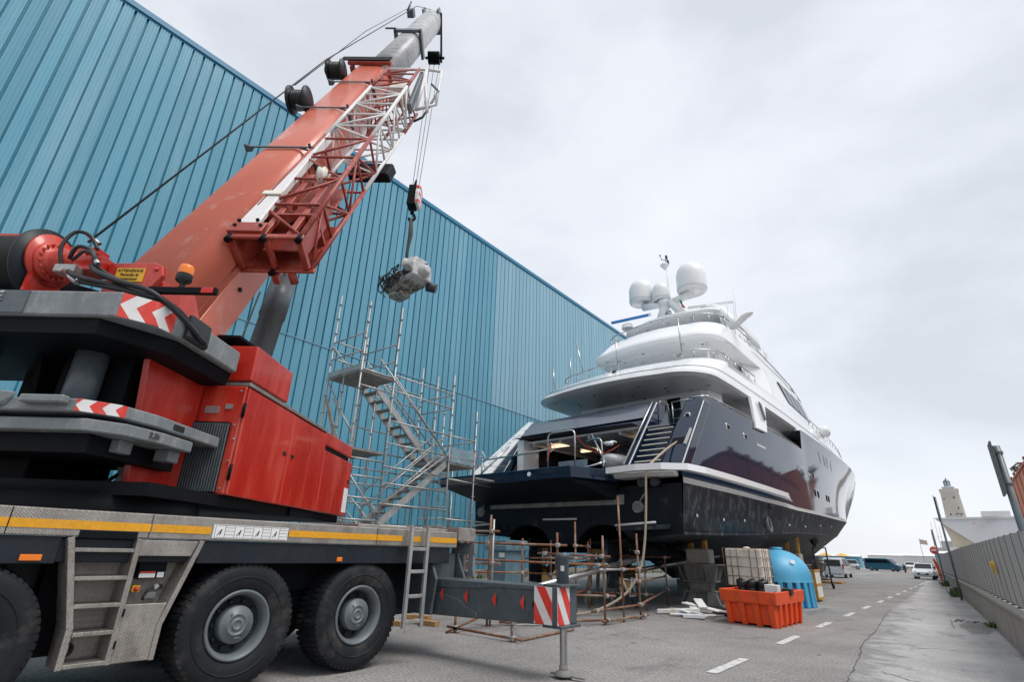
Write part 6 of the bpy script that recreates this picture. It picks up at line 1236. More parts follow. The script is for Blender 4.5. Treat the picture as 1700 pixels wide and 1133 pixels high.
# heap of white strips
HEAP = [((-7.1,15.8,.0),(-6.0,16.2,.09),.26,.10),((-6.6,15.5,.03),(-5.5,16.0,.05),.24,.04),((-6.15,15.35,.0),(-5.6,15.45,.02),.22,.09),((-6.6,16.6,.25),(-5.5,16.4,.12),.3,.04),((-6.3,16.2,.18),(-5.3,16.7,.10),.2,.04),((-6.2,15.9,.12),(-5.6,15.5,.05),.16,.05),((-6.3,16.9,.35),(-5.9,16.2,.2),.24,.04),((-6.9,16.4,.10),(-6.1,15.7,.10),.2,.03)]
for i,(p,q,w_,h_) in enumerate(HEAP):
    p = (p[0],p[1],p[2]+h_/2+.01); q = (q[0],q[1],q[2]+h_/2+.01); m = MB(); m.beam(p,q,w_,h_); m.build('white_strip', M_['primer_white' if i%3 == 0 else 'gel_white'], label='broken white trim strip in the heap beside the orange bin', cat='strip', group='heap of white trim strips on the ground', bevel=.01)
for i in range(5):
    m = MB(); x = -5.9+random.uniform(-.5,.6); y = 16.9+random.uniform(-.3,.5); m.beam((x,y,.04),(x+.5,y-.2,.05),.1,.05); m.build('scrap_piece', M_['black_plastic'], label='dark scrap lying behind the heap of white strips', cat='scrap', group='dark scraps behind the white strips')
# bicycle-like frame lying below the stern
bk = thing('bicycle', (-8.2,16.2,0), 'white framed bicycle parked in the shade under the stern', 'bicycle')
for yy in (15.7,16.75):
    m = MB(); pts = [(-8.2,yy+.33*math.cos(a*math.pi/12),.35+.33*math.sin(a*math.pi/12)) for a in range(25)]; m.path(pts,.022,6)
    for a in range(0,24,3): m.tube((-8.2,yy,.35),pts[a],.004,n=3)
    m.build('bicycle_wheel', M_['black_plastic'], bk)
for p,q in (((-8.2,15.7,.35),(-8.2,15.95,.85)),((-8.2,15.95,.85),(-8.2,16.45,.8)),((-8.2,15.92,.78),(-8.2,16.3,.35)),((-8.2,16.3,.35),(-8.2,16.5,.9)),((-8.2,16.3,.35),(-8.2,16.75,.35)),((-8.2,16.75,.35),(-8.2,16.45,.8))): m = MB(); m.tube(p,q,.022,n=7); m.build('frame_tube', M_['gel_white'], bk)
m = MB(); m.box((-8.28,16.4,.9),(-8.12,16.65,.95)); m.build('saddle', M_['black_plastic'], bk, bevel=.02)
m = MB(); m.tube((-8.45,15.95,.98),(-7.95,15.95,.98),.018,n=6); m.tube((-8.2,15.95,.85),(-8.2,15.95,.98),.018,n=6); m.build('handlebar', M_['black_plastic'], bk)
# ---- orange spill bin
OB_ = thing('spill_bin', (-4.3,16.2,0), 'bright orange plastic spill bin with ribbed sides on the asphalt', 'bin')
OR = M_['orange_plastic']
# footprint corners: BL(-4.95,15.35) BF(-3.70,15.05) BR(-3.72,17.2)
c0 = Vector((-5.02,15.38)); c1 = Vector((-3.70,15.05)); c2 = Vector((-3.55,17.15)); c3 = c0+(c2-c1)
cen = (c0+c1+c2+c3)/4
def ring(k, z, e_=0): return [(*(cen+(c-cen)*k+(c-cen).normalized()*e_),z) for c in (c0,c1,c2,c3)]
m = MB(); m.loft([ring(.93,.05),ring(.98,.52)], sm=False, caps=True); m.build('bin_wall', OR, OB_)
m = MB(); m.loft([ring(1.05,.50),ring(1.09,.52),ring(1.12,.78),ring(1.12,.80),ring(1.05,.80),ring(1.03,.68)], sm=False); m.add(ring(1.03,.68), [(0,1,2,3)]); m.build('bin_rim', OR, OB_, bevel=.012)
m = MB(); m.add(ring(1.02,.70), [(0,1,2,3)]); m.build('bin_grating', M_['black_steel'], OB_)
for (a,b_,n_) in ((c0,c1,4),(c1,c2,5),(c2,c3,4),(c3,c0,5)):
    d = (b_-a); nrm = Vector((d.y,-d.x)).normalized()
    if nrm.dot(a-cen) < 0: nrm = -nrm
    for i in range(n_):
        f = (i+.5)/n_ if n_ == 5 else (i/(n_-1))*.86+.07; w_ = .12 if n_ == 5 else .15; c = a+d*f; t = d.normalized()*w_/2
        if n_ == 5: w_ = .1
        m = MB(); m.hexa([(*(c-t*.85+nrm*.03-(c-cen)*.04),.0),(*(c+t*.85+nrm*.03-(c-cen)*.04),.0),(*(c+t*.85-nrm*.12),.0),(*(c-t*.85-nrm*.12),.0)], [(*(c-t+nrm*.07),.54),(*(c+t+nrm*.07),.54),(*(c+t-nrm*.12),.54),(*(c-t-nrm*.12),.54)]); m.build('bin_rib', OR, OB_, bevel=.012)
# canisters and white box in the bin
for i,(dx,dy,h_) in enumerate(((-.52,.1,.30),(-.24,-.02,.32),(.02,.0,.31),(-.02,.33,.33),(-.3,.4,.31),(-.65,.45,.32))):
    x, y = cen.x+dx, cen.y+dy; o = thing('black_canister', (x,y,.705), 'black plastic canister standing in the orange spill bin', 'canister', 'black canisters in the orange bin')
    m = MB(); m.lathe([(.0005,.0),(.12,.0),(.125,.02),(.125,h_*.3),(.118,h_*.34),(.125,h_*.38),(.125,h_*.82),(.115,h_*.9),(.06,h_*.95)], (x,y,.705), n=16); m.build('canister_body', M_['black_plastic'], o); m = MB(); m.lathe([(.045,h_*.95),(.045,h_*1.02),(.0005,h_*1.02)], (x,y,.705), n=12); m.build('canister_cap', M_['black_steel'], o)
m = MB(); m.box((cen.x+.2,cen.y-.5,.705),(cen.x+.52,cen.y-.2,.93)); wb = m.build('white_carton', M_['label_white'], label='white carton on the orange spill bin', cat='box', bevel=.008)
m = MB(); m.box((cen.x+.42,cen.y-.5035,.76),(cen.x+.47,cen.y-.501,.78)); m.build('red_mark', M_['hazard_red'], wb)
m = MB(); m.box((cen.x+.56,cen.y-.3,.705),(cen.x+.78,cen.y-.02,.86)); m.build('black_case', M_['black_plastic'], label='small black case beside the white carton on the orange bin', cat='case', bevel=.015)
m = MB(); m.lathe([(.0005,0),(.09,0),(.09,.2),(.04,.24)], (cen.x+.25,cen.y+.1,.705), n=14); m.build('amber_jar', M_['rope_beige'], label='small tan jar behind the white carton on the orange bin', cat='jar')
# ---- IBC tank behind, raised on a pallet stack
ib = thing('cage_tank', (-5.5,19.2,0), 'dirty white cube tank in a rusty wire cage behind the orange bin', 'tank')
ix0, ix1, iy0, iy1, iz0, iz1 = -5.95,-4.75,18.6,19.7,.72,1.86
m = MB(); m.box((ix0+.04,iy0+.04,iz0),(ix1-.04,iy1-.04,iz1-.02)); m.lathe([(.12,0),(.12,.06),(.0005,.07)], ((ix0+ix1)/2,(iy0+iy1)/2,iz1-.03), n=16); m.build('plastic_bottle', M_['ibc_plastic'], ib, bevel=.09, seg=3)
RC = M_['scaffold_rust']
for z in (.74,1.02,1.30,1.58,1.84):
    for p,q in (((ix0,iy0,z),(ix1,iy0,z)),((ix1,iy0,z),(ix1,iy1,z)),((ix0,iy0,z),(ix0,iy1,z)),((ix0,iy1,z),(ix1,iy1,z))): m = MB(); m.tube(p,q,.013,n=6); m.build('cage_bar', RC if z in (.74,1.84) else GV, ib)
for i in range(5):
    f = (.0,.2,.36,.68,.85)[i]
    m = MB(); m.tube((ix0+(ix1-ix0)*f,iy0-.01,.7),(ix0+(ix1-ix0)*f,iy0-.01,1.85),.012,n=6); m.build('cage_bar', RC, ib)
    m = MB(); m.tube((ix1+.01,iy0+(iy1-iy0)*f,.7),(ix1+.01,iy0+(iy1-iy0)*f,1.85),.012,n=6); m.build('cage_bar', RC, ib)
m = MB(); m.box((ix0,iy0,.0),(ix1,iy0+.12,.6)); m.box((ix0,iy1-.12,0),(ix1,iy1,.6)); m.box((ix0,iy0,.6),(ix1,iy1,.70)); m.build('tank_pallet', M_['black_steel'], ib)
# ---- blue half-round plastic tank
bt_ = thing('round_tank', (-5.2,22.4,0), 'light blue plastic tank with domed top and ribbed foot', 'tank')
def FT(u, v, z): c,s_ = math.cos(.08), math.sin(.08); return (-5.25+u*c-v*s_, 22.6+u*s_+v*c, z)
m = MB(FT); rows = []
for i in range(13):
    a = i/12*math.pi/2; r_ = 1.0*math.cos(a); z = .95+.93*math.sin(a); rows.append([(r_*1.02*math.cos(k*math.pi/20),r_*1.25*math.sin(k*math.pi/20),z) for k in range(40)])
m.loft([[(1.04*math.cos(k*math.pi/20),1.27*math.sin(k*math.pi/20),.80) for k in range(40)]]+rows[:-1]+[[(p[0]*.0+.01*math.cos(k),.01*math.sin(k),1.9) for k,p in enumerate(rows[-1])]]); m.build('tank_shell', M_['blue_plastic'], bt_)
m = MB(FT); m.lathe([(.98,.0),(1.0,.81)], (0,0,0), n=40); m.build('tank_skirt', M_['blue_plastic'], bt_)
m = MB(FT); m.lathe([(.2,0),(.22,.05),(.2,.08),(.0005,.09)], (0,0,1.87), n=20); m.build('tank_lid', M_['blue_plastic'], bt_)
for k in range(22):
    a = k/22*2*math.pi; u = Vector((math.cos(a),math.sin(a)*1.22)); t = Vector((-math.sin(a),math.cos(a))).normalized()*.085
    m = MB(FT); m.hexa([(*(u*1.06-t),0),(*(u*1.06+t),0),(*(u*.93+t),0),(*(u*.93-t),0)], [(*(u*1.04-t*.9),.84),(*(u*1.04+t*.9),.84),(*(u*.93+t),.84),(*(u*.93-t),.84)]); m.build('tank_rib', M_['blue_plastic'], bt_, bevel=.02)
m = MB(FT); m.add([(.55,-.93,1.42),(.68,-.84,1.40),(.66,-.80,1.52),(.54,-.88,1.54)], [(0,1,2,3)]); m.build('white_sticker', M_['label_white'], bt_)
# ---- yellow/white crate beyond
cr_ = thing('wooden_crate', (-4.95,26,0), 'tall weathered orange and white crate behind the blue tank', 'crate')
for z0,z1 in ((.1,.62),(.64,1.16)): m = MB(); m.box((-5.4,25.5,z0),(-4.62,26.6,z1)); m.build('crate_box', M_['ibc_plastic'], cr_, bevel=.02)
for x in (-5.38,-4.66):
    m = MB(); m.box((x-.05,25.46,.08),(x+.05,25.5,1.18)); m.build('crate_batten', M_['wood_yellow'], cr_)
for z in (.12,.63,1.15): m = MB(); m.box((-5.42,25.45,z-.04),(-4.6,25.459,z+.04)); m.box((-4.619,25.5,z-.04),(-4.6,26.6,z+.04)); m.build('crate_batten', M_['wood_yellow'], cr_)
m = MB(); m.box((-5.3,25.6,0),(-5.1,26.5,.1)); m.box((-4.85,25.6,0),(-4.7,26.5,.1)); m.build('crate_runner', M_['wood'], cr_)
# ---- wheeled trolley frame with black cover
tr = thing('trolley', (-6.3,37.5,0), 'tall dark wheeled frame under the bow with a black bag on top', 'trolley')
for x,y in ((-6.5,36.6),(-6.0,37.6)):
    m = MB(); m.tube((x,y,.15),(x,y,2.25),.04,n=8); m.build('frame_post', M_['chassis_black'], tr)
    m = MB(); m.lathe([(.05,-.05),(.17,-.05),(.17,.05),(.05,.05)], (x+.05,y,.17), (1,.3,0), n=18); m.build('castor_wheel', M_['black_plastic'], tr)
for z in (2.2,1.5,.5): m = MB(); m.tube((-6.5,36.6,z),(-6.0,37.6,z),.03,n=6); m.build('cross_bar', M_['chassis_black'], tr)
m = MB(); m.lathe([(.05,-.1),(.2,.1),(.26,.35),(.16,.62),(.0005,.72)], (-6.4,36.8,2.35), n=14); m.build('black_bag', M_['black_plastic'], tr)
m = MB(); m.box((-9.2,45,.0),(-6.6,47,.14)); m.build('timber_mat', M_['wood'], label='flat timber mat on the ground under the bow', cat='mat')

# denser tubes and props deep under the stern
for p,q in (((-11.6,12.2,.0),(-11.6,12.2,2.0)),((-12.4,14.6,.0),(-12.4,14.6,2.1)),((-9.0,15.2,0),(-9.0,15.2,1.9)),((-10.2,14.9,0),(-10.2,14.9,1.9)),((-7.6,16.2,0),(-7.6,16.2,1.8)),((-11.9,11.0,0),(-11.9,11.0,2.0))): rpost(p[0],p[1],q[2])
for p,q in (((-11.9,11.0,1.3),(-10.4,11.2,1.3)),((-11.6,12.2,1.75),(-9.6,12.6,1.75)),((-12.4,14.6,.9),(-10.2,14.9,.9)),((-10.2,14.9,1.4),(-9.0,15.2,1.4)),((-9.0,15.2,.45),(-7.6,16.2,.45)),((-11.9,11.0,.35),(-9.6,12.6,.35)),((-8.53,13.7,1.75),(-9.0,15.2,1.75)),((-10.4,11.2,.5),(-8.5,10.0,.5))): rbar(p,q)
for i,(x,y,h_) in enumerate(((-9.6,17.2,1.55),(-11.8,17.4,1.55),(-10.5,20.5,1.0))):
    o = thing('support_trestle', (x,y,0), ('dark steel trestle in shadow under the starboard propeller tunnel','dark steel trestle in shadow under the port propeller tunnel','low dark trestle under the keel behind the propellers')[i], 'trestle')
    for dx,dy in ((-.4,-.3),(.4,-.3),(-.4,.3),(.4,.3)): m = MB(); m.beam((x+dx*1.3,y+dy*1.3,0),(x+dx*.6,y+dy*.6,h_),.1,.1); m.build('leg', M_['steel_dirty'], o)
    m = MB(); m.box((x-.45,y-.35,h_),(x+.45,y+.35,h_+.14)); m.build('trestle_top', M_['wood'], o)
# ================================================================== RIGHT SIDE: fence, signs
def fx(y): return .62-.0353*(y-15.3)-(.00012*(y-15.3)**2 if y > 30 else 0)
fw_ = thing('boundary_wall', (fx(30)+.2,30,0), 'low weathered concrete wall carrying the grey panel fence', 'wall')
ys_ = [4+i*4 for i in range(18)]
for a,b_ in zip(ys_,ys_[1:]):
    if a > 70: break
    m = MB(); m.hexa([(fx(a)-.0,a+.005,0),(fx(a)+.28,a+.005,0),(fx(b_)+.28,b_-.005,0),(fx(b_),b_-.005,0)], [(fx(a)+.03,a+.005,.70),(fx(a)+.28,a+.005,.70),(fx(b_)+.28,b_-.005,.70),(fx(b_)+.03,b_-.005,.70)]); m.build('wall_block', M_['concrete'], fw_)
    m = MB(); m.hexa([(fx(a)-.02,a,.70),(fx(a)+.34,a,.70),(fx(b_)+.34,b_,.70),(fx(b_)-.02,b_,.70)], [(fx(a)-.02,a,.78),(fx(a)+.34,a,.78),(fx(b_)+.34,b_,.78),(fx(b_)-.02,b_,.78)]); m.build('wall_coping', M_['concrete'], fw_, bevel=.012)
fc_ = thing('panel_fence', (fx(30)+.15,30,.78), 'grey metal panel fence with dark posts along the right of the road', 'fence')
y = 4.0; i = 0
while y < 71:
    st_ = 1.05; top = 2.08+.006*(y-8 if y < 30 else 22)
    xa, xb = fx(y)+.16, fx(y+st_)+.16
    m = MB(); m.hexa([(xa,y+.03,.83),(xa+.03,y+.03,.83),(xb+.03,y+st_-.03,.83),(xb,y+st_-.03,.83)], [(xa,y+.03,top),(xa+.03,y+.03,top),(xb+.03,y+st_-.03,top),(xb,y+st_-.03,top)]); m.build('fence_panel', M_['fence_grey'], fc_)
    m = MB(); m.box((xa-.007,y-.022,.78),(xa+.05,y+.022,top+.015)); m.box((xa-.03,y-.05,.781),(xa+.08,y+.05,.80)); m.build('fence_post', M_['fence_post'], fc_)
    y += st_; i += 1
# yellow lamp with sticker on the fence
yl = thing('warning_lamp', (fx(17.5)+.1,17.5,1.5), 'yellow round warning lamp fixed to the grey fence', 'lamp')
m = MB(); m.lathe([(.0005,.06),(.07,.05),(.09,0)], (fx(17.5)+.10,17.5,1.58), (-1,-.3,0), n=18); m.build('lens', M_['sign_yellow'], yl)
m = MB(); m.box((fx(17.5)+.08,17.42,1.38),(fx(17.5)+.12,17.64,1.50)); m.build('lamp_tag', M_['far_yellow'], yl)
def sign_post(name, x, y, z0, z1, label, r=.035):
    o = thing(name, (x,y,z0), label, 'sign post'); m = MB(); m.tube((x,y,z0),(x,y,z1),r,n=12); m.build('post', M_['crane_grey'], o); return o
p1 = sign_post('sign_post', 1.0, 13.0, 0, 3.62, 'thick grey post with an edge-on traffic sign rising behind the fence', .055)
m = MB(); m.hexa([(.90,12.75,2.75),(.93,12.75,2.75),(.93,13.3,2.75),(.90,13.3,2.75)], [(.90,12.75,3.68),(.93,12.75,3.68),(.93,13.3,3.68),(.90,13.3,3.68)]); m.build('sign_plate', M_['fence_post'], p1, bevel=.005)
m = MB(); m.box((.935,12.8,2.80),(.945,13.25,3.6)); m.build('sign_back', M_['fence_post'], p1)
for z in (2.95,3.5): m = MB(); m.tube((1.0,13.0,z-.03),(1.0,13.0,z+.03),.07,n=12); m.box((.92,12.96,z-.03),(1.0,13.04,z+.03)); m.build('clamp', M_['crane_grey'], p1)
p2 = sign_post('sign_post', -.22, 33.8, 0, 4.6, 'slim grey post with an edge-on sign plate on the pavement by the low wall', .045)
m = MB(); m.box((-.29,33.5,3.5),(-.265,34.1,4.65)); m.build('sign_plate', M_['fence_post'], p2)
p3 = sign_post('sign_post', -1.12, 57.5, 0, 4.1, 'short dark post farther along the low wall near the white car', .05)
m = MB(); m.box((-1.2,57.2,2.9),(-1.175,57.8,4.15)); m.build('sign_plate', M_['fence_post'], p3)
p4 = sign_post('no_entry_sign', -1.72, 74.5, 0, 3.05, 'round red no entry sign with white bar beyond the fence end', .04)
m = MB(); m.lathe([(.0005,.03),(.36,.03),(.38,0),(.0005,0)], (-1.72,74.42,2.78), (0,-1,0), n=32); sg = m.build('sign_disc', M_['hazard_red'], p4)
m = MB(); m.box((-1.97,74.37,2.72),(-1.47,74.388,2.85)); m.build('white_bar', M_['label_white'], sg)
# hydrant and orange barrier by the car
h = thing('fire_hydrant', (-1.35,64,0), 'small red hydrant at the foot of the low wall near the white car', 'hydrant')
m = MB(); m.lathe([(.16,0),(.16,.06),(.11,.08),(.11,.6),(.15,.62),(.15,.7),(.09,.85),(.0005,.9)], (-1.35,64,0), n=16); m.tube((-1.6,64,.5),(-1.1,64,.5),.07,n=10); m.build('hydrant_body', M_['hydrant_red'], h)
m = MB(); m.hexa([(-1.55,67,0),(-1.3,67,0),(-1.3,67.1,0),(-1.55,67.1,0)], [(-1.85,67,1.9),(-1.65,67,1.9),(-1.65,67.1,1.9),(-1.85,67.1,1.9)]); m.build('orange_barrier', M_['orange_plastic'], label='leaning orange barrier board behind the hydrant', cat='barrier')
# weeds at the wall foot
def tuft(x, y, n, sp, h_, label):
    m = MB()
    for i in range(n):
        a = random.uniform(0,6.28); r_ = random.random()*sp; x0, y0 = x+math.cos(a)*r_*.4, y+math.sin(a)*r_; hh = random.uniform(.4,1)*h_; lx, ly = random.uniform(-.12,.12), random.uniform(-.12,.12); d = random.uniform(.008,.02)
        m.add([(x0-d,y0,0),(x0+d,y0,0),(x0+lx+d*2,y0+ly,hh*.6),(x0+lx*1.6,y0+ly*1.6,hh),(x0+lx-d*2,y0+ly,hh*.6)], [(0,1,2,3,4)])
    m.build('weed_tuft', M_['plant_green'], label=label, cat='weeds')
tuft(fx(37)-.12,37,160,.9,.5,'largest green weed tuft at the foot of the low concrete wall')
tuft(fx(52)-.12,52,90,.9,.45,'green weed tuft at the wall foot below the short dark post')
tuft(fx(20.5)-.05,20.5,50,.35,.16,'small weed tuft at the wall foot nearest the camera')
# pavement patch with rubbish
m = MB(); pts = []
for i in range(26): a = i/26*2*math.pi; pts.append((.05+.36*math.cos(a)*random.uniform(.8,1.15), 20.2+1.9*math.sin(a)*random.uniform(.85,1.1), .008))
m.poly(pts); m.build('asphalt_patch', M_['asphalt'], kind='structure')
for i in range(14):
    m = MB(); x, y = -.15+random.uniform(-.28,.3), 21.9+random.uniform(-.5,.5); s_ = random.uniform(.02,.06); m.hexa([(x-s_,y-s_,.009),(x+s_,y-s_*.6,.009),(x+s_*.7,y+s_,.009),(x-s_*.8,y+s_*.6,.009)], [(x-s_*.5,y-s_*.4,.01+s_*.8),(x+s_*.5,y-s_*.4,.01+s_*.7),(x+s_*.4,y+s_*.4,.01+s_*.6),(x-s_*.4,y+s_*.4,.01+s_*.7)]); m.build('rubble_bit', M_['concrete' if i%2 else 'black_plastic'], label='bit of rubble on the pavement beside the low wall', cat='rubble', group='rubble bits on the pavement')
# ================================================================== VEHICLES
def car(name, x, y, rz, L_, W_, H_, paint, label, kind='hatch', cat='car'):
    o = thing(name, (x,y,0), label, cat); c,s_ = math.cos(rz), math.sin(rz)
    def F(a,b_,z): return (x+a*c-b_*s_, y+a*s_+b_*c, z)      # a forward, b left
    h = L_/2; hw = W_/2
    if kind == 'van':
        P = [(-h,.35),(-h,1.0),(-h+.05,1.15),(-h+.12,H_-.08),(-h+.25,H_),(h-1.75,H_),(h-1.5,H_-.08),(h-.85,1.22),(h-.15,1.0),(h,.75),(h,.35)]; belt = 1.12
        win = [(-h+.25,1.2),(-h+.3,H_-.2),(h-1.75,H_-.2),(h-1.05,1.25)]
    else:
        P = [(-h,.38),(-h,.75),(-h+.05,.95),(-h+.35,H_-.15),(-h+.6,H_),(h-2.2,H_),(h-1.9,H_-.07),(h-1.05,.98),(h-.2,.82),(h,.65),(h,.36)]; belt = .95
        win = [(-h+.35,1.0),(-h+.6,H_-.13),(h-2.05,H_-.13),(h-1.25,1.0)]
    rows = []
    for k in (-1,-.9,-.5,0,.5,.9,1):
        rows.append([(a*(1-.02*abs(k)) if z < belt else a*(1-.0*abs(k)), k*hw*(1 if z <= belt else 1-.16*(z-belt)/(H_-belt)), z-(.03*abs(k)**6 if z > H_-.1 else 0)) for a,z in P])
    m = MB(F); m.grid(rows, sm=False); m.add(rows[0],[tuple(range(len(P)))]); m.add(rows[-1],[tuple(range(len(P)))])
    m.box((-h+.1,-hw+.08,.22),(h-.1,hw-.08,.4)); m.build('body', M_[paint], o, bevel=.04, seg=2)
    def sidey(z): return hw*(1 if z <= belt else 1-.16*(z-belt)/(H_-belt))
    for k in (-1,1):
        m = MB(F); m.hexa([(a,k*(sidey(z)+.012),z) for a,z in win], [(a,k*(sidey(z)-.05),z) for a,z in win]); m.build('side_window', M_['glass_dark'], o)
    (a0,z0),(a1,z1) = P[7],P[6]; f = lambda t: (a0+(a1-a0)*t, z0+(z1-z0)*t)
    wa, wb_ = f(.06), f(.96)
    m = MB(F); m.hexa([(wa[0]+.03,-hw*.86,wa[1]+.03),(wa[0]+.03,hw*.86,wa[1]+.03),(wb_[0]+.03,hw*.76,wb_[1]+.02),(wb_[0]+.03,-hw*.76,wb_[1]+.02)], [(wa[0]-.05,-hw*.86,wa[1]),(wa[0]-.05,hw*.86,wa[1]),(wb_[0]-.05,hw*.76,wb_[1]),(wb_[0]-.05,-hw*.76,wb_[1])]); m.build('windscreen', M_['glass_dark'], o)
    m = MB(F); m.box((-h-.01,-hw*.7,1.05),(-h+.2,hw*.7,H_-.25)) if kind == 'van' else m.hexa([(-h+.12,-hw*.75,1.02),(-h+.12,hw*.75,1.02),(-h+.3,hw*.7,H_-.2),(-h+.3,-hw*.7,H_-.2)], [(-h+.0,-hw*.75,1.02),(-h+.0,hw*.75,1.02),(-h+.27,hw*.7,H_-.2),(-h+.27,-hw*.7,H_-.2)]); m.build('rear_window', M_['glass_dark'], o)
    for k in (-1,1):
        m = MB(F); m.hexa([(h-.3,k*hw*.98,.66),(h-.02,k*hw*.62,.62),(h-.03,k*hw*.62,.76),(h-.32,k*hw*.98,.82)], [(h-.35,k*hw*.9,.66),(h-.12,k*hw*.6,.62),(h-.12,k*hw*.6,.76),(h-.4,k*hw*.9,.82)]); m.build('headlight', M_['headlamp'], o)
        m = MB(F); m.box((-h-.012,k*hw*.94-.06,.78),(-h+.1,k*hw*.94+.06,1.2)); m.build('tail_lamp', M_['red_lamp'], o)
        m = MB(F); m.box((h-1.35,k*(hw+.02)-.07,1.0),(h-1.2,k*(hw+.12)+.02,1.14)); m.build('wing_mirror', M_['black_plastic'], o, bevel=.02)
        for a in (-h*.6,h*.62):
            m = MB(F); m.lathe([(.2,-.1),(.31,-.09),(.32,0),(.31,.09),(.2,.1)], (a,k*(hw-.1),.32), (0,1,0), n=20); wl = m.build('wheel', M_['tyre_car'], o)
            m = MB(F); m.lathe([(.0005,.105),(.19,.1),(.21,.08)], (a,k*(hw-.1),.32), (0,k,0), n=16); m.build('rim', M_['rim_grey'], wl)
    m = MB(F); m.box((h-.05,-hw*.55,.40),(h+.012,hw*.55,.58)); m.build('grille', M_['black_plastic'], o)
    m = MB(F); m.box((h+.013,-.26,.46),(h+.02,.26,.57)); m.build('number_plate', M_['label_white'], o)
    return o
DN = -math.pi/2
car('parked_car', -2.85, 71, DN-.06, 3.6, 1.65, 1.5, 'car_white', 'small white hatchback facing the camera at the end of the fence')
car('parked_car', -1.2, 80, DN-.1, 4.2, 1.78, 1.5, 'car_silver', 'silver car parked behind the white hatchback')
car('parked_car', -3.6, 96, DN+.1, 4.4, 1.8, 1.6, 'car_dark', 'dark car with roof box farther behind the white hatchback')
car('parked_van', -9.8, 112, .22-.5, 5.1, 1.95, 1.98, 'car_teal', 'teal blue minivan seen from the side across the end of the road', 'van', 'van')
car('parked_car', -15.1, 118, DN+.25, 4.3, 1.8, 1.62, 'car_silver', 'silver car with black bumper facing the camera left of the teal van')
car('parked_car', -12.3, 86, math.pi/2-.05, 4.3, 1.8, 1.6, 'car_silver', 'silver grey car seen from behind nearest the bow among the parked row')
car('parked_car', -13.6, 95, math.pi/2-.05, 4.3, 1.8, 1.55, 'car_white', 'white car seen from behind, second in the parked row by the bow')
car('parked_car', -9.2, 62, math.pi/2-.02, 4.4, 1.8, 1.75, 'car_white', 'white car under the bow behind the steel stand')
car('parked_car', -8.0, 145, DN, 4.3, 1.8, 1.5, 'car_white', 'white car far behind the teal van')
# motor scooter
ms_ = thing('motor_scooter', (-6.5,104,0), 'dark motor scooter parked at the nose of the teal van', 'scooter')
for yy in (103.4,104.7):
    m = MB(); m.lathe([(.14,-.06),(.27,-.06),(.27,.06),(.14,.06)], (-6.5,yy,.28), (1,0,0), n=18); m.build('wheel', M_['tyre_car'], ms_)
m = MB(); m.hexa([(-6.7,103.7,.35),(-6.3,103.7,.35),(-6.3,104.9,.4),(-6.7,104.9,.4)], [(-6.68,104.0,.75),(-6.32,104.0,.75),(-6.3,104.95,.8),(-6.7,104.95,.8)]); m.box((-6.7,103.5,.4),(-6.3,103.7,1.05)); m.tube((-6.85,103.6,1.12),(-6.15,103.6,1.12),.04,n=6); m.build('scooter_body', M_['car_dark'], ms_, bevel=.05)
m = MB(); m.box((-6.65,104.1,.8),(-6.35,104.9,.9)); m.build('saddle', M_['black_plastic'], ms_, bevel=.03)
# ================================================================== BACKGROUND
# brick works on the right, partly seen over the fence and mirrored in the hull
bw = thing('brick_building', (22,104,0), 'long terracotta brick building behind the fence at the right edge', 'building')
m = MB(); m.box((12,62,0),(32,147,13.4)); m.build('wall', M_['brick_red'], bw)
for y in range(62,148,7):
    m = MB(); m.box((11.86,y-.6,0),(11.998,y+.6,13.8 if y < 118 else 17.6)); m.build('pilaster', M_['brick_red'], bw)
    m = MB(); zz = 13.8 if y < 118 else 17.6; m.box((11.8,y-.75,zz),(12.1,y+.75,zz+.3)); m.build('pilaster_cap', M_['roof_tile'], bw)
m = MB(); m.box((11.8,61.9,13.4),(32.2,117,13.8)); m.build('cornice', M_['roof_tile'], bw)
m = MB(); m.box((12,117.01,13.401),(32,147,16.9)); m.build('upper_storey', M_['brick_red'], bw)
m = MB(); m.box((11.8,117,16.9),(32.2,147.2,17.3)); m.build('cornice', M_['roof_tile'], bw)
for i,y in enumerate(range(62,141,7)):
    yc = y+3.5
    for z0,z1 in ((1.2,4.2),(6.4,9.6)):
        arch = (i%3 == 1 and z0 < 7 and z0 > 5)
        w_ = 2.2 if arch else 1.1
        for off in ((0,) if arch else (-1.35,1.35)):
            pts = [(yc+off-w_,z0),(yc+off+w_,z0),(yc+off+w_,z1-(1.2 if arch else 0))]
            if arch: pts += [(yc+off+w_*math.cos(a*math.pi/8),z1-1.2+1.6*math.sin(a*math.pi/8)) for a in range(1,8)]
            pts += [(yc+off-w_,z1-(1.2 if arch else 0))]
            m = MB(); m.hexa([(11.93,a,b_) for a,b_ in pts], [(11.996,a,b_) for a,b_ in pts]); wn = m.build('window', M_['brick_frame'], bw)
            cy = sum(p[0] for p in pts)/len(pts); cz = (z0+z1)/2; m = MB(); m.hexa([(11.915,cy+(a-cy)*.86,cz+(b_-cz)*.92) for a,b_ in pts], [(11.928,cy+(a-cy)*.86,cz+(b_-cz)*.92) for a,b_ in pts]); m.build('pane', M_['glass_dark'], wn)
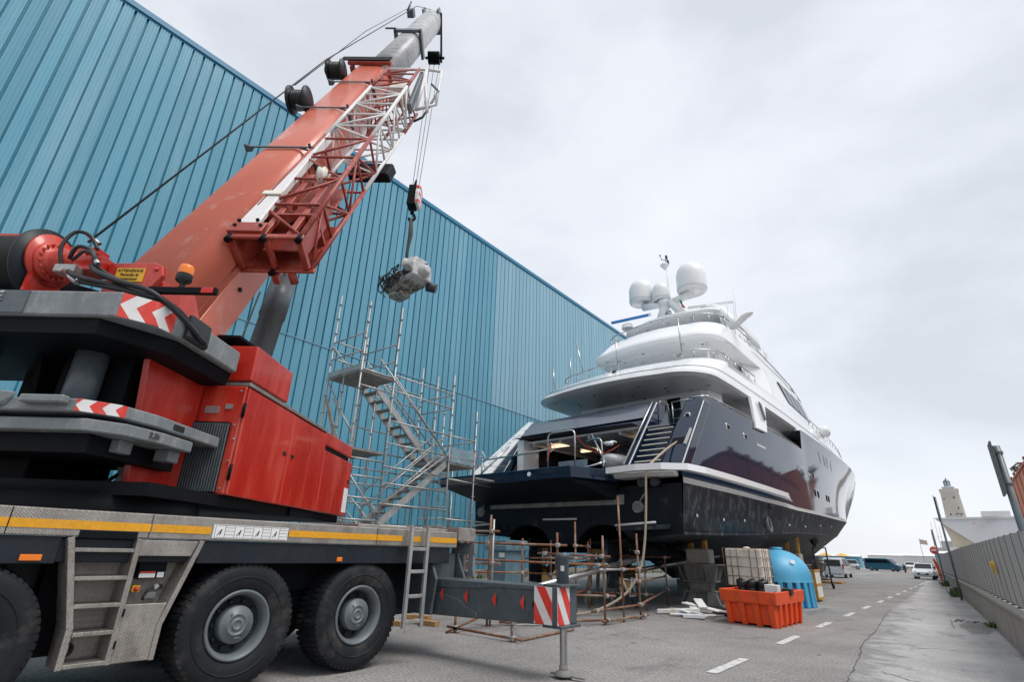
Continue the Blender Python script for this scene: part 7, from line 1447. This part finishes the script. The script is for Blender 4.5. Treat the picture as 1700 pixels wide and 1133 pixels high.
# tree over the brick building edge
def tree(x, y, h_, r_, n, label):
    o = thing('tree', (x,y,0), label, 'tree'); m = MB(); m.path([(x,y,0),(x+.2,y+.1,h_*.3),(x-.1,y,h_*.6),(x,y,h_*.85)], [.4,.3,.2,.08], 8)
    for k in range(6): a = k*1.1; m.path([(x,y,h_*(.4+.06*k)),(x+math.cos(a)*r_*.5,y+math.sin(a)*r_*.5,h_*(.55+.06*k))], [.12,.04], 6)
    m.build('trunk', M_['bark'], o); m = MB(); cl = [(x+random.gauss(0,r_*.45),y+random.gauss(0,r_*.45),h_*.72+random.gauss(0,h_*.13),random.uniform(.5,1.1)) for _ in range(34)]
    for i in range(n):
        cx_,cy_,cz_,cr2 = random.choice(cl); v = Vector((random.gauss(0,1),random.gauss(0,1),random.gauss(0,1))).normalized()*cr2*random.random()**.4; p = Vector((cx_,cy_,cz_))+v
        a = Vector((random.gauss(0,1),random.gauss(0,1),random.gauss(0,1))).normalized()*.16; b_ = a.cross(Vector((random.random(),random.random(),random.random()))).normalized()*.1
        m.add([p-a,p+b_,p+a,p-b_], [(0,1,2,3)])
    m.build('crown', M_['tree_leaf'], o)
tree(16.3,140,20.5,3.0,5000,'green tree top rising behind the brick building at the right edge')
# lighthouse
LX, LY, k_ = 3.0, 262, 262/250
lh = thing('lighthouse', (LX,LY,0), 'pale stone round lighthouse tower with lantern beyond the grey ship', 'lighthouse')
m = MB(); m.lathe([(3.6,0),(3.35,9),(2.75,26.2),(2.9,26.4),(2.95,26.9)], (LX,LY,0), n=36); m.build('tower', M_['stone_tower'], lh)
for a in range(26): t = a/26*2*math.pi; m = MB(); c = Vector((LX+2.75*math.cos(t),LY+2.75*math.sin(t))); m.box((c.x-.2,c.y-.2,26.6),(c.x+.2,c.y+.2,27.5)); m.build('merlon', M_['stone_tower'], lh)
m = MB(); m.lathe([(1.9,26.5),(1.8,28),(2.0,28.1),(2.0,28.35),(.0005,28.4)], (LX,LY,0), n=24); m.build('gallery', M_['ship_white'], lh)
m = MB(); m.lathe([(.95,28.4),(.95,30.2)], (LX,LY,0), n=12); m.build('lantern', M_['clear_sheet'], lh)
for a in range(8): t = a/8*2*math.pi; m = MB(); m.tube((LX+.97*math.cos(t),LY+.97*math.sin(t),28.4),(LX+.97*math.cos(t),LY+.97*math.sin(t),30.2),.08,n=5); m.build('lantern_bar', M_['crane_grey'], lh)
m = MB(); m.lathe([(1.15,30.2),(.9,30.6),(.3,31.1),(.15,31.5),(.0005,31.9)], (LX,LY,0), n=16); m.build('lantern_roof', M_['crane_grey'], lh)
for dz,dx in ((24.2,.9),(20.5,1.4),(23.9,-2.0),(18.2,-1.3)):
    yf = LY-math.sqrt(max(.1,(2.75+(26.2-dz)*.035)**2-dx**2)); m = MB(); m.box((LX+dx-.2,yf-.06,dz-.3),(LX+dx+.2,yf+.3,dz+.3)); m.build('tower_window', M_['black_steel'], lh)
for dx in (.5,1.8): 
    yf = LY-3.0; m = MB(); m.hexa([(LX+dx-.6,yf-.05,18.0),(LX+dx+.1,yf-.05,18.2),(LX+dx+.6,yf-.05,18.6),(LX+dx,yf-.05,18.5)], [(LX+dx-.6,yf+.3,18.0),(LX+dx+.1,yf+.3,18.2),(LX+dx+.6,yf+.3,18.6),(LX+dx,yf+.3,18.5)]); m.build('wall_emblem', M_['black_steel'], lh)
# grey ship bow behind the fence
sp = thing('moored_ship', (8,205,0), 'grey and beige ship bow moored beyond the fence under the lighthouse', 'ship')
def ship_pt(u, z): return u, z
m = MB(); top = [(-2.5,13.6),(26,14.0)]; 
m.hexa([(9.0,196,3),(40,196,3),(40,212,3),(9.0,206,3)], [(-2.4,203.5,13.2),(40,194,13.2),(40,214,13.2),(-2.4,204.2,13.2)]); m.build('ship_hull', M_['ship_grey'], sp)
m = MB(); m.hexa([(1.0,203.2,3),(9.2,198,3),(9.2,208,3),(1.2,205,3)], [(-1.2,203.6,12.0),(3.4,202.6,8.2),(3.6,206,8.2),(-1.0,204.6,12.0)]); m.build('ship_forefoot', M_['ship_beige'], sp)
m = MB(); m.hexa([(-2.5,203.4,13.2),(40,193.9,13.2),(40,214.1,13.2),(-2.5,204.3,13.2)], [(-2.7,203.3,13.75),(40,193.7,13.75),(40,214.3,13.75),(-2.7,204.4,13.75)]); m.build('ship_bulwark', M_['ship_white'], sp)
m = MB(); m.box((-1.5,199,0),(5.5,204,4.4)); m.box((-1.0,199.2,4.4),(4,203,5.6)); m.build('ship_deckhouse', M_['ship_white'], sp)
m = MB(); m.box((-1.8,198.6,2.6),(5.5,198.95,3.2)); m.build('orange_band', M_['orange_plastic'], sp)
m = MB(); m.box((8,200,13.75),(14,206,15.2)); m.build('ship_upperworks', M_['ship_white'], sp)
for j in range(7): m = MB(); a = 4.9+j*1.05; yy = 203.4-(a+2.4)*9.5/42.4*.9; m.lathe([(.22,0),(.36,0),(.36,.12),(.22,.12)], (a,yy-.55,11.9), (0,-1,0), n=12); m.build('bow_letter', M_['orange_plastic' if j%3 == 1 else 'ship_white'], sp)
# far sheds, containers, marquees, masts, hills of boats along the horizon
FB_ = [(-23,150,11,2.3,'far_blue','blue site hoarding on the horizon behind the silver car'),(-38,175,14,2.4,'far_blue','long blue container row on the far left of the horizon'),(-7,165,6,2.9,'ship_white','white tent far behind the teal van'),(-1.5,150,4,3.4,'far_blue','small blue shed behind the parked cars'),(-15,190,10,3.0,'ship_white','white portable cabin on the horizon behind the van')]
for x,y,w_,h_,mt,lab in FB_:
    o = thing('site_shed', (x,y,0), lab, 'shed'); m = MB(); m.box((x-w_/2,y,0),(x+w_/2,y+5,h_)); m.build('shed_wall', M_[mt], o)
    m = MB(); m.hexa([(x-w_/2-.2,y-.2,h_),(x+w_/2+.2,y-.2,h_),(x+w_/2+.2,y+5.2,h_),(x-w_/2-.2,y+5.2,h_)], [(x-w_/2,y+2.4,h_+.5),(x+w_/2,y+2.4,h_+.5),(x+w_/2,y+2.6,h_+.5),(x-w_/2,y+2.6,h_+.5)]); m.build('shed_roof', M_['ship_white'], o)
    for i in range(int(w_/1.6)): m = MB(); xx = x-w_/2+.5+i*1.6; m.box((xx,y-.04,.2),(xx+.12,y-.002,h_-.1)); m.build('shed_rib', M_[mt], o)
for x,y in ((-24,148),(-20.5,148)):
    m = MB(); m.lathe([(1.5,0),(1.0,.25),(.3,.5),(.0005,.6)], (x,y,2.35), n=12); m.tube((x,y,0),(x,y,2.5),.06,n=6); m.build('yellow_parasol', M_['far_yellow'], label='yellow parasol top above the blue hoarding', cat='parasol', group='yellow parasols on the horizon')
fl = thing('flag_pole', (-5.6,150,0), 'thin pole with a pale flag above the parked cars', 'flag pole')
m = MB(); m.tube((-5.6,150,0),(-5.6,150,6.4),.06,n=6); m.build('pole', M_['ship_grey'], fl); m = MB(); m.hexa([(-5.6,150,5.2),(-4.3,150,5.0),(-4.3,150.03,5.0),(-5.6,150.03,5.2)],[(-5.6,150,6.2),(-4.3,150,5.9),(-4.3,150.03,5.9),(-5.6,150.03,6.2)]); m.build('flag', M_['ship_beige'], fl)
for i,(x,y,h_) in enumerate(((-1.5,240,18),(-.5,244,20),(.4,238,16),(-2.2,246,14))):
    m = MB(); m.tube((x-3,y,0),(x-3,y,h_*.82),.09,n=5); m.tube((x-3.8,y,h_*.5),(x-2.2,y,h_*.5),.05,n=5); m.build('boat_mast', M_['ship_grey'], label='thin grey mast on the horizon left of the lighthouse', cat='mast', group='thin masts on the horizon')
m = MB(); m.box((-5.5,225,0),(1.5,232,6)); m.box((-3,226,6),(0,230,8)); m.build('harbour_block', M_['ship_grey'], label='low grey harbour building behind the no entry sign', cat='building')
# opposite quay strip so the horizon is never bare
m = MB(); m.box((-600,1000,0),(600,1040,4.0)); m.build('quay', M_['crane_grey'], kind='structure')
# tower block behind the camera's left: red truck and sheets glimpsed under the crane are on the warehouse apron
st_ = thing('sheet_stack', (-15.2,1.6,0), 'stack of blue tarpaulined goods glimpsed under the crane body', 'stack')
m = MB(); m.box((-16.5,1.2,0),(-15.0,5.2,2.35)); m.build('tarp', M_['far_blue'], st_, bevel=.05)

# cracks and tar lines in the lane
def crack(pts, w_, name='crack'):
    P = []
    for (x0,y0),(x1,y1) in zip(pts,pts[1:]):
        for j in range(8): t = j/8; P.append(Vector((x0+(x1-x0)*t+random.gauss(0,.012), y0+(y1-y0)*t+random.gauss(0,.03))))
    P.append(Vector(pts[-1])); L_, R_ = [], []
    for i,p in enumerate(P):
        d = (P[min(i+1,len(P)-1)]-P[max(i-1,0)]).normalized(); nn = Vector((-d.y,d.x))*w_*random.uniform(.35,1)*.5; L_.append((p.x+nn.x,p.y+nn.y,.0065)); R_.append((p.x-nn.x,p.y-nn.y,.0065))
    m = MB(); m.grid([L_,R_], sm=False); m.build(name, M_['crack_dark'], root)
pm('crack_dark', (.09,.085,.08), .95, var=.3, scale=10)
crack([(-1.62,8.2),(-1.58,9.6),(-1.68,11.4),(-1.88,14),(-1.95,17.3),(-2.1,20.5),(-2.22,24.5)], .024)
crack([(-1.3,10.9),(-.9,10.5),(-.5,10.35),(-.1,10.0),(.35,9.85)], .035)
crack([(-.55,22.2),(-.5,20.5),(-.42,19.2)], .03)
crack([(-4.6,12.0),(-3.9,12.6),(-3.5,13.4)], .02); crack([(-1.1,14.0),(-.7,14.6),(-.2,14.5),(.3,14.9)], .03); crack([(-1.5,27),(-.9,26.5),(-.4,27.1)], .04)

# oil spots on the asphalt
pm('oil_spot', (.15,.142,.135), .6, var=.35, scale=6)
for i,(x,y,r_) in enumerate(((-5.2,10.4,.05),(-4.6,14.2,.06),(-2.5,15.6,.05),(-3.9,19.8,.12),(-2.3,11.8,.04))):
    m = MB(); pts = []
    for k in range(22): a = k/22*2*math.pi; q = r_*random.uniform(.55,1.2); pts.append((x+math.cos(a)*q,y+math.sin(a)*q*1.5,.0045))
    m.poly(pts); m.build('oil_spot', M_['oil_spot'], root)
